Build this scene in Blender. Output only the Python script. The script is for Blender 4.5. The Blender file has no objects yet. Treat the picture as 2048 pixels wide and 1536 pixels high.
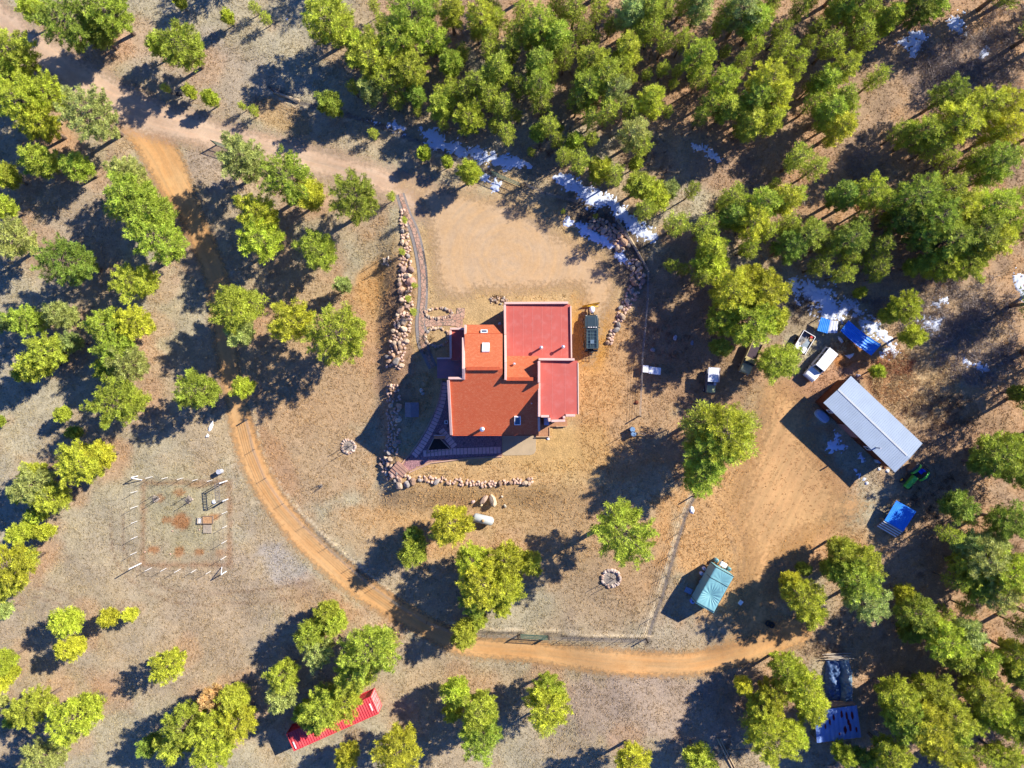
import bpy, math, random
import numpy as np
from mathutils import Vector, Matrix, noise as mnoise

# ------------------------------------------------------------------ camera, sky, sun, exposure
scene = bpy.context.scene
COL = scene.collection
F = 1366.0            # focal length in photo pixels (photo 2048 wide)
H = 92.0              # drone height above the house pad, metres
SC = F / H            # photo pixels per metre at ground level
SUN_EL = math.radians(34.0)
SUN_AZ = math.radians(59.3)     # clockwise from +Y
TAN = math.tan(SUN_EL)

cam_data = bpy.data.cameras.new("camera")
cam = bpy.data.objects.new("camera", cam_data)
COL.objects.link(cam)
cam.location = (0, 0, H)
cam.rotation_euler = (0, 0, 0)
cam_data.sensor_width = 36.0
cam_data.lens = 36.0 * F / 2048.0
cam_data.clip_start = 1.0
cam_data.clip_end = 6000.0
scene.camera = cam

world = bpy.data.worlds.new("World")
scene.world = world
world.use_nodes = True
wn = world.node_tree
wn.nodes.clear()
w_out = wn.nodes.new("ShaderNodeOutputWorld")
w_bg = wn.nodes.new("ShaderNodeBackground")
w_sky = wn.nodes.new("ShaderNodeTexSky")
w_sky.sky_type = 'NISHITA'
w_sky.sun_disc = False
w_sky.sun_elevation = SUN_EL
w_sky.sun_rotation = SUN_AZ
w_sky.altitude = 2600
w_sky.air_density = 1.0
w_sky.dust_density = 0.0
w_sky.ozone_density = 6.0
w_bg.inputs['Strength'].default_value = 0.082
w_tint = wn.nodes.new("ShaderNodeMix")          # deep mountain-winter blue
w_tint.data_type = 'RGBA'; w_tint.blend_type = 'MULTIPLY'; w_tint.inputs[0].default_value = 1.0
w_tint.inputs[7].default_value = (0.50, 0.85, 1.55, 1)
wn.links.new(w_sky.outputs[0], w_tint.inputs[6])
wn.links.new(w_tint.outputs[2], w_bg.inputs[0])
wn.links.new(w_bg.outputs[0], w_out.inputs[0])

sun_data = bpy.data.lights.new("sun", 'SUN')
sun_data.energy = 5.0
sun_data.angle = math.radians(0.53)
sun_data.color = (1.0, 0.93, 0.82)
sun = bpy.data.objects.new("sun", sun_data)
COL.objects.link(sun)
SUNV = Vector((math.sin(SUN_AZ) * math.cos(SUN_EL), math.cos(SUN_AZ) * math.cos(SUN_EL), math.sin(SUN_EL)))
sun.rotation_euler = SUNV.to_track_quat('Z', 'Y').to_euler()
sun.location = (60, 40, 80)

scene.view_settings.view_transform = 'Standard'
scene.view_settings.look = 'None'
scene.view_settings.exposure = 0.97
scene.view_settings.gamma = 1.0

rnd = random.Random(7)
nrs = np.random.RandomState(7)

# ------------------------------------------------------------------ terrain and pixel-to-ground helpers
def _ss(t):
    t = np.clip(t, 0, 1)
    return t * t * (3 - 2 * t)

def T(x, y):
    """terrain height: the house pad is level 0, the land drops past the boulder wall (west) and the rock row (south)"""
    u = 1024 + np.asarray(x, dtype=float) * SC
    v = 768 - np.asarray(y, dtype=float) * SC
    w = _ss((800 - u) / 55.0) * _ss((v - 380) / 200.0)
    s = _ss((v - 962) / 70.0) * _ss((1280 - u) / 260.0)
    d = -1.5 * (1 - (1 - w) * (1 - s))
    xx = np.asarray(x, dtype=float); yy = np.asarray(y, dtype=float)
    far = _ss((np.hypot(u - 1010, v - 770) - 330) / 200.0)
    und = 0.16 * np.sin(xx * 0.21 + 1.3) * np.sin(yy * 0.17 + 0.4) + 0.07 * np.sin(xx * 0.63 + yy * 0.5)
    return d + und * far

def W(u, v, z=0.0):
    k = (H - z) / F
    return ((u - 1024) * k, (768 - v) * k)

def G(u, v, dz=0.0):
    z = 0.0
    for _ in range(3):
        x, y = W(u, v, z + dz)
        z = float(T(x, y))
    return Vector((x, y, z))

def P(u, v, z):
    x, y = W(u, v, z)
    return Vector((x, y, z))

def E(u, v):          # the house is laid out on a 3x enlargement of the photo whose corner is (683, 512)
    return (683 + u / 3.0, 512 + v / 3.0)

# ------------------------------------------------------------------ materials
def srgb(r, g, b, k=1.0):
    def f(c):
        c = c / 255.0
        return (c / 12.92 if c <= 0.04045 else ((c + 0.055) / 1.055) ** 2.4) * k
    return (f(r), f(g), f(b), 1.0)

MATS = {}
def mat(name, col=(0.5, 0.5, 0.5, 1), rough=0.8, var=0.18, scale=2.0, bump=0.15, bscale=25.0, metal=0.0,
        objcol=False, spec=0.3, fine=0.1, transl=0.0, attr=None, coat=0.0, dirt=None, dirtscale=1.0, dirtamt=0.4):
    if name in MATS:
        return MATS[name]
    m = bpy.data.materials.new(name)
    m.use_nodes = True
    nt = m.node_tree
    N = nt.nodes; L = nt.links
    N.clear()
    out = N.new("ShaderNodeOutputMaterial")
    bs = N.new("ShaderNodeBsdfPrincipled")
    bs.inputs['Roughness'].default_value = rough
    bs.inputs['Metallic'].default_value = metal
    bs.inputs['Specular IOR Level'].default_value = spec
    bs.inputs['Coat Weight'].default_value = coat
    tc = N.new("ShaderNodeTexCoord")
    if objcol:
        oi = N.new("ShaderNodeObjectInfo"); base = oi.outputs['Color']
    elif attr:
        at = N.new("ShaderNodeAttribute"); at.attribute_name = attr; base = at.outputs['Color']
    else:
        rgb = N.new("ShaderNodeRGB"); rgb.outputs[0].default_value = col; base = rgb.outputs[0]
    n1 = N.new("ShaderNodeTexNoise"); n1.inputs['Scale'].default_value = scale; n1.inputs['Detail'].default_value = 5
    n2 = N.new("ShaderNodeTexNoise"); n2.inputs['Scale'].default_value = bscale; n2.inputs['Detail'].default_value = 4
    L.new(tc.outputs['Object'], n1.inputs['Vector']); L.new(tc.outputs['Object'], n2.inputs['Vector'])
    def mapr(src, a, b, lo=0.3, hi=0.7):
        r = N.new("ShaderNodeMapRange"); r.inputs[1].default_value = lo; r.inputs[2].default_value = hi
        r.inputs[3].default_value = a; r.inputs[4].default_value = b
        L.new(src, r.inputs[0]); return r.outputs[0]
    v1 = mapr(n1.outputs[0], 1 - var, 1 + var)
    v2 = mapr(n2.outputs[0], 1 - fine, 1 + fine)
    mm = N.new("ShaderNodeMath"); mm.operation = 'MULTIPLY'; L.new(v1, mm.inputs[0]); L.new(v2, mm.inputs[1])
    if dirt is not None:
        nd = N.new("ShaderNodeTexNoise"); nd.inputs['Scale'].default_value = dirtscale; nd.inputs['Detail'].default_value = 6
        L.new(tc.outputs['Object'], nd.inputs['Vector'])
        md = mapr(nd.outputs[0], 0, dirtamt * 2, 0.5, 0.68)
        mx0 = N.new("ShaderNodeMix"); mx0.data_type = 'RGBA'; mx0.clamp_factor = True
        L.new(md, mx0.inputs[0]); L.new(base, mx0.inputs[6]); mx0.inputs[7].default_value = dirt
        base = mx0.outputs[2]
    vm = N.new("ShaderNodeVectorMath"); vm.operation = 'SCALE'
    L.new(base, vm.inputs[0]); L.new(mm.outputs[0], vm.inputs[3])
    L.new(vm.outputs[0], bs.inputs['Base Color'])
    if bump > 0:
        bp = N.new("ShaderNodeBump"); bp.inputs['Strength'].default_value = bump; bp.inputs['Distance'].default_value = 0.05
        L.new(n2.outputs[0], bp.inputs['Height']); L.new(bp.outputs[0], bs.inputs['Normal'])
    L.new(bs.outputs[0], out.inputs[0])
    if transl > 0:
        tr = N.new("ShaderNodeBsdfTranslucent"); mx = N.new("ShaderNodeMixShader")
        mx.inputs[0].default_value = transl
        L.new(vm.outputs[0], tr.inputs[0]); L.new(bs.outputs[0], mx.inputs[1]); L.new(tr.outputs[0], mx.inputs[2])
        L.new(mx.outputs[0], out.inputs[0])
    MATS[name] = m
    return m

# ------------------------------------------------------------------ mesh collecting helper
class MB:
    def __init__(s):
        s.v = []; s.f = []; s.smooth = False
    def add(s, vs, fs):
        o = len(s.v)
        s.v += [Vector(p) for p in vs]
        s.f += [tuple(i + o for i in f) for f in fs]
        return s
    def box(s, c, size, rz=0.0, tilt=None):
        hx, hy, hz = size[0] / 2, size[1] / 2, size[2] / 2
        R = Matrix.Rotation(rz, 3, 'Z')
        if tilt is not None:
            R = R @ tilt
        vs = [R @ Vector((x * hx, y * hy, z * hz)) + Vector(c) for z in (-1, 1) for y in (-1, 1) for x in (-1, 1)]
        return s.add(vs, [(0, 2, 3, 1), (4, 5, 7, 6), (0, 1, 5, 4), (2, 6, 7, 3), (0, 4, 6, 2), (1, 3, 7, 5)])
    def bar(s, a, b, w, h=None, up=Vector((0, 0, 1))):
        """box beam from a to b"""
        a = Vector(a); b = Vector(b); h = w if h is None else h
        d = (b - a)
        if d.length < 1e-6: return s
        d.normalize()
        side = d.cross(up)
        if side.length < 1e-3: side = d.cross(Vector((0, 1, 0)))
        side.normalize(); u2 = side.cross(d)
        vs = []
        for p in (a, b):
            for sy, sz in ((-1, -1), (1, -1), (1, 1), (-1, 1)):
                vs.append(p + side * sy * w / 2 + u2 * sz * h / 2)
        return s.add(vs, [(0, 1, 2, 3), (7, 6, 5, 4), (0, 4, 5, 1), (1, 5, 6, 2), (2, 6, 7, 3), (3, 7, 4, 0)])
    def tube(s, pts, r, n=8, cap=True):
        """tapered tube through points; r is one radius or a list"""
        pts = [Vector(p) for p in pts]
        if not isinstance(r, (list, tuple)): r = [r] * len(pts)
        o = len(s.v)
        for i, p in enumerate(pts):
            d = (pts[min(i + 1, len(pts) - 1)] - pts[max(i - 1, 0)])
            d.normalize()
            side = d.cross(Vector((0, 0, 1)))
            if side.length < 1e-3: side = Vector((1, 0, 0))
            side.normalize(); up = side.cross(d)
            for k in range(n):
                a = 2 * math.pi * k / n
                s.v.append(p + (side * math.cos(a) + up * math.sin(a)) * r[i])
        for i in range(len(pts) - 1):
            for k in range(n):
                k2 = (k + 1) % n
                s.f.append((o + i * n + k, o + i * n + k2, o + (i + 1) * n + k2, o + (i + 1) * n + k))
        if cap:
            s.f.append(tuple(o + k for k in range(n))[::-1])
            s.f.append(tuple(o + (len(pts) - 1) * n + k for k in range(n)))
        return s
    def prism(s, top, bottom_z=None, thick=None):
        """solid below a top polygon (3D points, counter-clockwise or not)"""
        top = [Vector(p) for p in top]
        n = len(top)
        bot = [Vector((p.x, p.y, bottom_z if thick is None else p.z - thick)) for p in top]
        area = sum(top[i].x * top[(i + 1) % n].y - top[(i + 1) % n].x * top[i].y for i in range(n))
        if area < 0:
            top.reverse(); bot.reverse()
        fs = [tuple(range(n)), tuple(range(2 * n - 1, n - 1, -1))]
        for i in range(n):
            j = (i + 1) % n
            fs.append((i, n + i, n + j, j))
        return s.add(top + bot, fs)
    def loft(s, rings, cap=True):
        n = len(rings[0]); o = len(s.v)
        for r in rings: s.v += [Vector(p) for p in r]
        for i in range(len(rings) - 1):
            for k in range(n):
                k2 = (k + 1) % n
                s.f.append((o + i * n + k, o + i * n + k2, o + (i + 1) * n + k2, o + (i + 1) * n + k))
        if cap:
            s.f.append(tuple(o + k for k in range(n))[::-1])
            s.f.append(tuple(o + (len(rings) - 1) * n + k for k in range(n)))
        return s
    def grid(s, fn, nu, nv, close_bottom=None):
        o = len(s.v)
        for j in range(nv + 1):
            for i in range(nu + 1):
                s.v.append(Vector(fn(i / nu, j / nv)))
        for j in range(nv):
            for i in range(nu):
                a = o + j * (nu + 1) + i
                s.f.append((a, a + 1, a + nu + 2, a + nu + 1))
        return s
    def corr(s, A, B, C, D, n, amp=0.03, thick=0.02, flat=False):
        """corrugated sheet: A->B is the lower edge the ribs are counted along, D->C the upper edge"""
        A, B, C, D = [Vector(p) for p in (A, B, C, D)]
        nrm = (B - A).cross(D - A).normalized()
        if nrm.z < 0: nrm = -nrm
        o = len(s.v); prof = []
        for i in range(n):
            if flat:
                prof += [(i + 0.0, 0), (i + 0.72, 0), (i + 0.76, 1), (i + 0.94, 1), (i + 0.98, 0)]
            else:
                prof += [(i + 0.0, 0), (i + 0.25, 0.5), (i + 0.5, 1), (i + 0.75, 0.5)]
        prof.append((n, 0))
        for side in (0, 1):
            for (t, h) in prof:
                t /= n
                off = nrm * (amp * h - side * thick)
                s.v.append(A.lerp(B, t) + off); s.v.append(D.lerp(C, t) + off)
        m = len(prof)
        for i in range(m - 1):
            a = o + 2 * i
            s.f.append((a, a + 2, a + 3, a + 1))
            b = o + 2 * m + 2 * i
            s.f.append((b, b + 1, b + 3, b + 2))
            s.f.append((a, b, b + 2, a + 2)); s.f.append((a + 1, a + 3, b + 3, b + 1))
        s.f.append((o, o + 1, o + 2 * m + 1, o + 2 * m))
        e = o + 2 * (m - 1); e2 = o + 2 * m + 2 * (m - 1)
        s.f.append((e, e2, e2 + 1, e + 1))
        return s
    def build(s, name, material, parent=None, local=False, smooth=None, bevel=0.0):
        me = bpy.data.meshes.new(name)
        vs = s.v
        if parent is not None and not local:
            inv = parent.matrix_basis.inverted()
            vs = [inv @ p for p in vs]
        me.from_pydata([tuple(p) for p in vs], [], s.f)
        me.materials.append(material)
        if smooth if smooth is not None else s.smooth:
            me.polygons.foreach_set('use_smooth', [True] * len(me.polygons))
        me.update()
        o = bpy.data.objects.new(name, me)
        COL.objects.link(o)
        if parent is not None: o.parent = parent
        if bevel > 0:
            md = o.modifiers.new("bevel", 'BEVEL'); md.width = bevel; md.segments = 2; md.limit_method = 'ANGLE'
        return o

def npmesh(name, verts, faces, material, nper, smooth=False):
    me = bpy.data.meshes.new(name)
    verts = np.asarray(verts, dtype=np.float32); faces = np.asarray(faces, dtype=np.int32)
    me.vertices.add(len(verts)); me.vertices.foreach_set('co', verts.ravel())
    me.loops.add(faces.size); me.loops.foreach_set('vertex_index', faces.ravel())
    me.polygons.add(len(faces))
    me.polygons.foreach_set('loop_start', np.arange(0, faces.size, nper, dtype=np.int32))
    me.polygons.foreach_set('loop_total', np.full(len(faces), nper, dtype=np.int32))
    if smooth: me.polygons.foreach_set('use_smooth', np.ones(len(faces), dtype=bool))
    me.materials.append(material)
    me.update(calc_edges=True); me.validate()
    return me

def link(name, me, parent=None, loc=None):
    o = bpy.data.objects.new(name, me); COL.objects.link(o)
    if parent is not None: o.parent = parent
    if loc is not None: o.location = loc
    return o

def thing(name, label, cat, loc=(0, 0, 0), rz=0.0, group=None):
    o = bpy.data.objects.new(name, None)
    COL.objects.link(o)
    o.location = loc; o.rotation_euler = (0, 0, rz)
    o.matrix_basis = Matrix.Translation(Vector(loc)) @ Matrix.Rotation(rz, 4, 'Z')
    o.empty_display_size = 0.3
    o['label'] = label; o['category'] = cat
    if group: o['group'] = group
    return o

def tag(o, label, cat, group=None):
    o['label'] = label; o['category'] = cat
    if group: o['group'] = group
    return o

def ang(u0, v0, u1, v1):   # world heading of a photo direction
    return math.atan2(-(v1 - v0), u1 - u0)
# ------------------------------------------------------------------ ground colour field
K = 0.60
def lattice(seed, n=256):
    return np.random.RandomState(seed).rand(n, n)
_LAT = {}
def vnoise(x, y, scale, seed=0):
    if seed not in _LAT: _LAT[seed] = lattice(seed)
    a = _LAT[seed]; n = a.shape[0]
    x = np.asarray(x) * scale + 1000; y = np.asarray(y) * scale + 1000
    xi = np.floor(x).astype(int); yi = np.floor(y).astype(int)
    fx = x - xi; fy = y - yi
    fx = fx * fx * (3 - 2 * fx); fy = fy * fy * (3 - 2 * fy)
    g = lambda i, j: a[i % n, j % n]
    return (g(xi, yi) * (1 - fx) * (1 - fy) + g(xi + 1, yi) * fx * (1 - fy) + g(xi, yi + 1) * (1 - fx) * fy + g(xi + 1, yi + 1) * fx * fy)
def fbm(x, y, scale, seed=0, oc=4):
    s = 0; a = 0.5; t = 0
    for i in range(oc):
        s = s + a * vnoise(x, y, scale * 2 ** i, seed + i); t += a; a *= 0.55
    return s / t

def seg_dist(u, v, pts):
    """distance to a polyline; also arc length, signed offset and interpolated width factor"""
    best = np.full(np.shape(u), 1e9); al = np.zeros(np.shape(u)); sg = np.zeros(np.shape(u)); wd = np.zeros(np.shape(u))
    acc = 0.0
    for (x0, y0, *w0), (x1, y1, *w1) in zip(pts[:-1], pts[1:]):
        dx, dy = x1 - x0, y1 - y0; L = math.hypot(dx, dy) + 1e-9
        t = np.clip(((u - x0) * dx + (v - y0) * dy) / (L * L), 0, 1)
        px = x0 + t * dx; py = y0 + t * dy
        d = np.hypot(u - px, v - py)
        m = d < best
        best = np.where(m, d, best)
        al = np.where(m, acc + t * L, al)
        sg = np.where(m, ((u - x0) * dy - (v - y0) * dx) / L, sg)
        if w0: wd = np.where(m, w0[0] + (w1[0] - w0[0]) * t, wd)
        acc += L
    return best, al, sg, wd

def smooth_line(pts, n=6):
    """Catmull-Rom resampling of a photo polyline (any number of values per point)"""
    P_ = [np.array(p, float) for p in pts]
    out = []
    for i in range(len(P_) - 1):
        p0 = P_[max(i - 1, 0)]; p1 = P_[i]; p2 = P_[i + 1]; p3 = P_[min(i + 2, len(P_) - 1)]
        for k in range(n):
            t = k / n
            out.append(0.5 * ((2 * p1) + (-p0 + p2) * t + (2 * p0 - 5 * p1 + 4 * p2 - p3) * t ** 2 + (-p0 + 3 * p1 - 3 * p2 + p3) * t ** 3))
    out.append(P_[-1])
    return [tuple(p) for p in out]

def poly_sd(u, v, poly):
    """signed distance to polygon in photo pixels, positive inside"""
    n = len(poly); inside = np.zeros(np.shape(u), bool); d = np.full(np.shape(u), 1e9)
    for i in range(n):
        x0, y0 = poly[i][:2]; x1, y1 = poly[(i + 1) % n][:2]
        dx, dy = x1 - x0, y1 - y0; L2 = dx * dx + dy * dy + 1e-9
        t = np.clip(((u - x0) * dx + (v - y0) * dy) / L2, 0, 1)
        d = np.minimum(d, np.hypot(u - x0 - t * dx, v - y0 - t * dy))
        c = ((y0 > v) != (y1 > v))
        xin = (x1 - x0) * (v - y0) / (y1 - y0 + 1e-12) + x0
        inside ^= c & (u < xin)
    return np.where(inside, d, -d)

ROAD_MAIN = smooth_line([(-60, -10, 62), (0, 40, 64), (60, 88, 66), (120, 132, 72), (185, 175, 82), (250, 212, 84), (320, 240, 72), (400, 262, 62), (480, 283, 58), (560, 303, 60), (640, 325, 58), (720, 347, 56), (800, 375, 62), (850, 400, 80)])
ROAD_LOOP = smooth_line([(250, 226, 60), (288, 262, 66), (322, 310, 72), (350, 365, 66), (378, 420, 46), (400, 480, 48), (420, 540, 50), (432, 610, 50), (442, 690, 44), (458, 780, 40), (474, 850, 46), (492, 910, 48), (520, 972, 48), (565, 1040, 46), (620, 1102, 46), (690, 1162, 48), (760, 1210, 48), (830, 1250, 46), (900, 1288, 46), (960, 1304, 44), (1040, 1308, 44), (1130, 1318, 46), (1220, 1325, 50), (1310, 1328, 50), (1390, 1326, 48), (1460, 1312, 50), (1520, 1290, 56), (1590, 1262, 60)])
PARKING = [(790, 338), (842, 352), (900, 364), (950, 374), (1010, 390), (1075, 420), (1115, 450), (1165, 476), (1210, 500), (1240, 540), (1244, 585), (1228, 625), (1206, 690), (1196, 740), (1158, 740), (1150, 590), (1000, 600), (960, 596), (930, 614), (880, 604), (856, 570), (850, 500), (838, 440), (815, 396), (780, 380)]
YARD = [(1520, 740), (1600, 760), (1660, 800), (1640, 860), (1700, 960), (1760, 1000), (1730, 1050), (1640, 1090), (1580, 1130), (1570, 1200), (1590, 1280), (1500, 1310), (1400, 1330), (1400, 1290), (1450, 1240), (1470, 1120), (1440, 1000), (1480, 880), (1500, 800)]
FENCE_MAIN = [(496, 838), (505, 880), (520, 930), (545, 975), (580, 1020), (620, 1060), (665, 1100), (715, 1145), (760, 1180), (810, 1215), (860, 1245), (905, 1262), (960, 1268), (1036, 1270)]
FENCE_SOUTH = [(1098, 1272), (1150, 1274), (1220, 1276), (1292, 1277)]
FENCE_EAST = [(1292, 1277), (1305, 1235), (1322, 1190), (1338, 1130), (1352, 1080), (1368, 1030), (1385, 992)]
FENCE_HOUSE = [(1278, 832), (1281, 800), (1281, 740), (1286, 680), (1292, 610), (1297, 560), (1290, 535), (1262, 490), (1235, 452), (1226, 440)]
FENCE_NORTH = [(1168, 408), (1120, 398), (1085, 388), (1050, 372)]
FENCE_NORTH2 = [(972, 345), (925, 325), (870, 302), (815, 280), (765, 258), (715, 240), (660, 225), (600, 210), (548, 184)]

EL = []   # soft ellipses: cx, cy, rx, ry, rotation(deg), colour, strength
def el(cx, cy, rx, ry, rot, c, s): EL.append((cx, cy, rx, ry, math.radians(rot), c, s))
GOLD = (214, 180, 128); ORG = (222, 170, 108); RUST = (196, 140, 100); GREY = (194, 183, 156); PALE = (206, 190, 165); PINK = (206, 168, 138)
BRN = (176, 140, 110); DARK = (118, 92, 74); DUFF = (170, 130, 100); SAND = (216, 180, 128); GRN = (168, 160, 112)
el(1010, 640, 330, 300, 0, GOLD, .85); el(1030, 920, 300, 120, 0, GOLD, .8); el(1000, 1040, 330, 130, 10, (212, 172, 122), .7)
el(1250, 780, 160, 200, 0, (196, 150, 108), .6); el(1190, 790, 60, 90, 0, ORG, .35); el(1180, 660, 45, 90, 0, (214, 158, 78), .8)
el(1120, 900, 120, 60, 0, (212, 172, 112), .6)
el(640, 700, 220, 190, 0, (196, 160, 120), .6); el(740, 620, 60, 120, 8, (205, 165, 115), .7); el(735, 570, 30, 60, 0, ORG, .5)
el(620, 900, 150, 130, 0, (200, 165, 125), .7); el(545, 930, 35, 110, -20, RUST, .3); el(780, 1080, 180, 60, 10, ORG, .35)
el(350, 1040, 95, 115, 0, (186, 176, 142), .85); el(300, 1260, 330, 170, 0, (190, 168, 142), .6); el(560, 1140, 60, 35, 30, (196, 190, 184), .6)
el(200, 1150, 160, 140, 0, (188, 172, 146), .5); el(640, 1220, 90, 60, 25, (192, 150, 112), .5)
el(420, 150, 180, 90, 20, (188, 172, 154), .6); el(560, 235, 70, 35, 25, (200, 160, 105), .6); el(270, 190, 60, 30, 25, (205, 160, 110), .4)
el(420, 330, 60, 55, 0, (186, 166, 148), .7); el(150, 400, 150, 110, 0, (188, 168, 148), .5); el(100, 300, 70, 60, 0, RUST, .45)
el(1250, 1180, 140, 90, 0, (190, 162, 128), .6); el(1340, 1260, 60, 100, 15, (188, 172, 148), .6); el(1330, 1420, 260, 80, 0, (186, 164, 148), .7)
el(900, 1400, 220, 80, 0, (190, 165, 132), .5); el(1050, 1290, 180, 22, 0, (190, 170, 135), .5); el(1290, 1100, 60, 140, 20, (196, 156, 112), .5)
el(1490, 1030, 190, 230, 20, (222, 172, 114), .85); el(1600, 960, 120, 100, 40, (190, 140, 100), .6); el(1620, 780, 120, 50, -20, (196, 140, 105), .7)
el(1700, 705, 45, 30, 0, (205, 135, 70), .8); el(1640, 1080, 120, 50, 0, ORG, .6); el(1530, 780, 60, 90, 0, (200, 160, 110), .5)
el(1830, 760, 120, 90, 35, (216, 186, 140), .9); el(1770, 760, 70, 40, 40, (190, 132, 90), .6); el(1900, 900, 150, 80, -20, (168, 136, 106), .6)
el(1650, 1280, 160, 50, 20, (186, 150, 112), .6); el(1500, 1400, 110, 70, 0, (170, 138, 112), .5)
el(1700, 190, 60, 160, 40, (186, 158, 128), .8); el(1620, 330, 70, 60, 40, (190, 155, 122), .6); el(1480, 360, 120, 40, 10, (186, 156, 132), .7)
el(1340, 160, 110, 60, 40, (190, 150, 112), .5); el(1100, 330, 100, 40, 10, (170, 140, 110), .5); el(1950, 160, 130, 110, 0, (180, 158, 142), .7)
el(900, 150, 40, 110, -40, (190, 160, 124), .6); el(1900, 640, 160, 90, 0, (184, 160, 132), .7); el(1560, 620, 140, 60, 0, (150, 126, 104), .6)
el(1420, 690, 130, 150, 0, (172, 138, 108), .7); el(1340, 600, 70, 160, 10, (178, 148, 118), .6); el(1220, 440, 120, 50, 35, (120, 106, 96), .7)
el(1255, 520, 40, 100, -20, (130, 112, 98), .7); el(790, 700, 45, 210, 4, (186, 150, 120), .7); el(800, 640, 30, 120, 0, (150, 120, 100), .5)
el(860, 650, 70, 60, 0, (190, 160, 120), .5)

def ground_rgb(x, y):
    u = 1024 + x * SC; v = 768 - y * SC
    n1 = fbm(x, y, 0.12, 3); n2 = fbm(x, y, 0.5, 11); n3 = fbm(x, y, 1.6, 23, 3)
    c = np.empty(np.shape(u) + (3,))
    base = np.array([srgb(*GREY, K)[:3]])
    c[:] = base
    def blend(m, colr):
        nonlocal c
        col = np.array(srgb(*colr, K)[:3])
        c = c * (1 - m[..., None]) + col * m[..., None]
    blend(_ss((n1 - 0.38) * 4) * .55, (196, 170, 138))
    # forest floor in the upper right and along the right edge
    fm = _ss(((u - 640) * 0.62 - (v - 20) * 1.0 - 60 + (n1 - .5) * 260) / 130.0)
    fm = np.maximum(fm, _ss((u - 1700 + (v - 900) * 0.1 + (n1 - .5) * 300) / 160.0))
    blend(fm * .9, (194, 162, 132))
    lm = _ss((n2 - 0.5) * 5) * fm
    blend(lm * .6, (204, 164, 126))
    blend(_ss((0.44 - n2) * 6) * fm * .5, (138, 112, 92))
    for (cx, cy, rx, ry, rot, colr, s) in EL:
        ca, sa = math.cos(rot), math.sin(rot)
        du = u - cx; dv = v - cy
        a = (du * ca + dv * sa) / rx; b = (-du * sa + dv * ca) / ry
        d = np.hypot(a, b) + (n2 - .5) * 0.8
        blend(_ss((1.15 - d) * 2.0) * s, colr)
    for (cx, cy, r, s) in TREE_DUFF:
        d = np.hypot(u - cx, v - cy) / r + (n2 - .5) * .9
        blend(_ss((1.2 - d) * 1.8) * s, (208, 166, 130))
    # wire fence berm, relief put into the colour: dark gravel band, pale soil line
    for fl, sgn in ((FENCE_MAIN, 1), (FENCE_EAST, 1), (FENCE_SOUTH, 1), (FENCE_NORTH2, 1)):
        d, al, sg, _ = seg_dist(u, v, fl)
        blend(_ss(1.2 - np.abs(sg + 4) / 6 + (n3 - .5) * 1.4) * (d < 16) * .9, (116, 106, 98))
        blend(_ss(1.1 - np.abs(sg - 4) / 4 + (n3 - .5)) * (d < 16) * .9, (238, 218, 184))
    # vegetable garden: worn brown strip round it, bare beds, mounds
    gd = np.abs(np.maximum(np.abs(u - 362) - 88, np.abs(v - 1052) - 84))
    blend(_ss(1 - np.abs(gd) / 9 + (n3 - .5) * 1.2) * .6, (164, 122, 92))
    for (cx, cy, rx, ry, s) in ((350, 1047, 20, 18, .9), (322, 1045, 12, 8, .7), (418, 1039, 12, 8, .8), (297, 1105, 13, 8, .8), (347, 1110, 11, 10, .8), (387, 1110, 11, 9, .8), (433, 1111, 12, 9, .5), (350, 988, 14, 7, .7), (308, 1000, 12, 8, .6), (402, 1056, 8, 8, .8), (385, 975, 20, 6, .4)):
        d = np.hypot((u - cx) / rx, (v - cy) / ry) + (n3 - .5) * .6
        blend(_ss((1.15 - d) * 2.5) * s, (186, 132, 88))
    # two-wheel tracks worn in the grass
    for tr in (smooth_line([(220, 1040), (225, 1110), (260, 1160), (320, 1195), (400, 1205), (500, 1200), (600, 1185)]), smooth_line([(60, 1190), (110, 1205), (150, 1240), (190, 1300)]),
               smooth_line([(1500, 760), (1510, 840), (1530, 930), (1560, 1010), (1600, 1060)]), smooth_line([(1430, 1010), (1480, 1090), (1490, 1180)]), smooth_line([(1600, 1000), (1660, 1040), (1720, 1050)]),
               smooth_line([(1470, 830), (1500, 900), (1510, 1000), (1500, 1120), (1490, 1220)])):
        d, al, sg, _ = seg_dist(u, v, tr)
        blend(_ss(1 - np.abs(np.abs(sg) - 12) / 4.5 + (n3 - .5)) * (d < 20) * .55, (150, 122, 98))
    g = (0.84 + 0.36 * n3)[..., None]
    w = ((n2 - .5) * 0.14)[..., None]
    return np.clip(c * g * np.concatenate([1.06 + w, 1.05 + w * .4, .99 - w], axis=-1), 0, 1)

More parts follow.
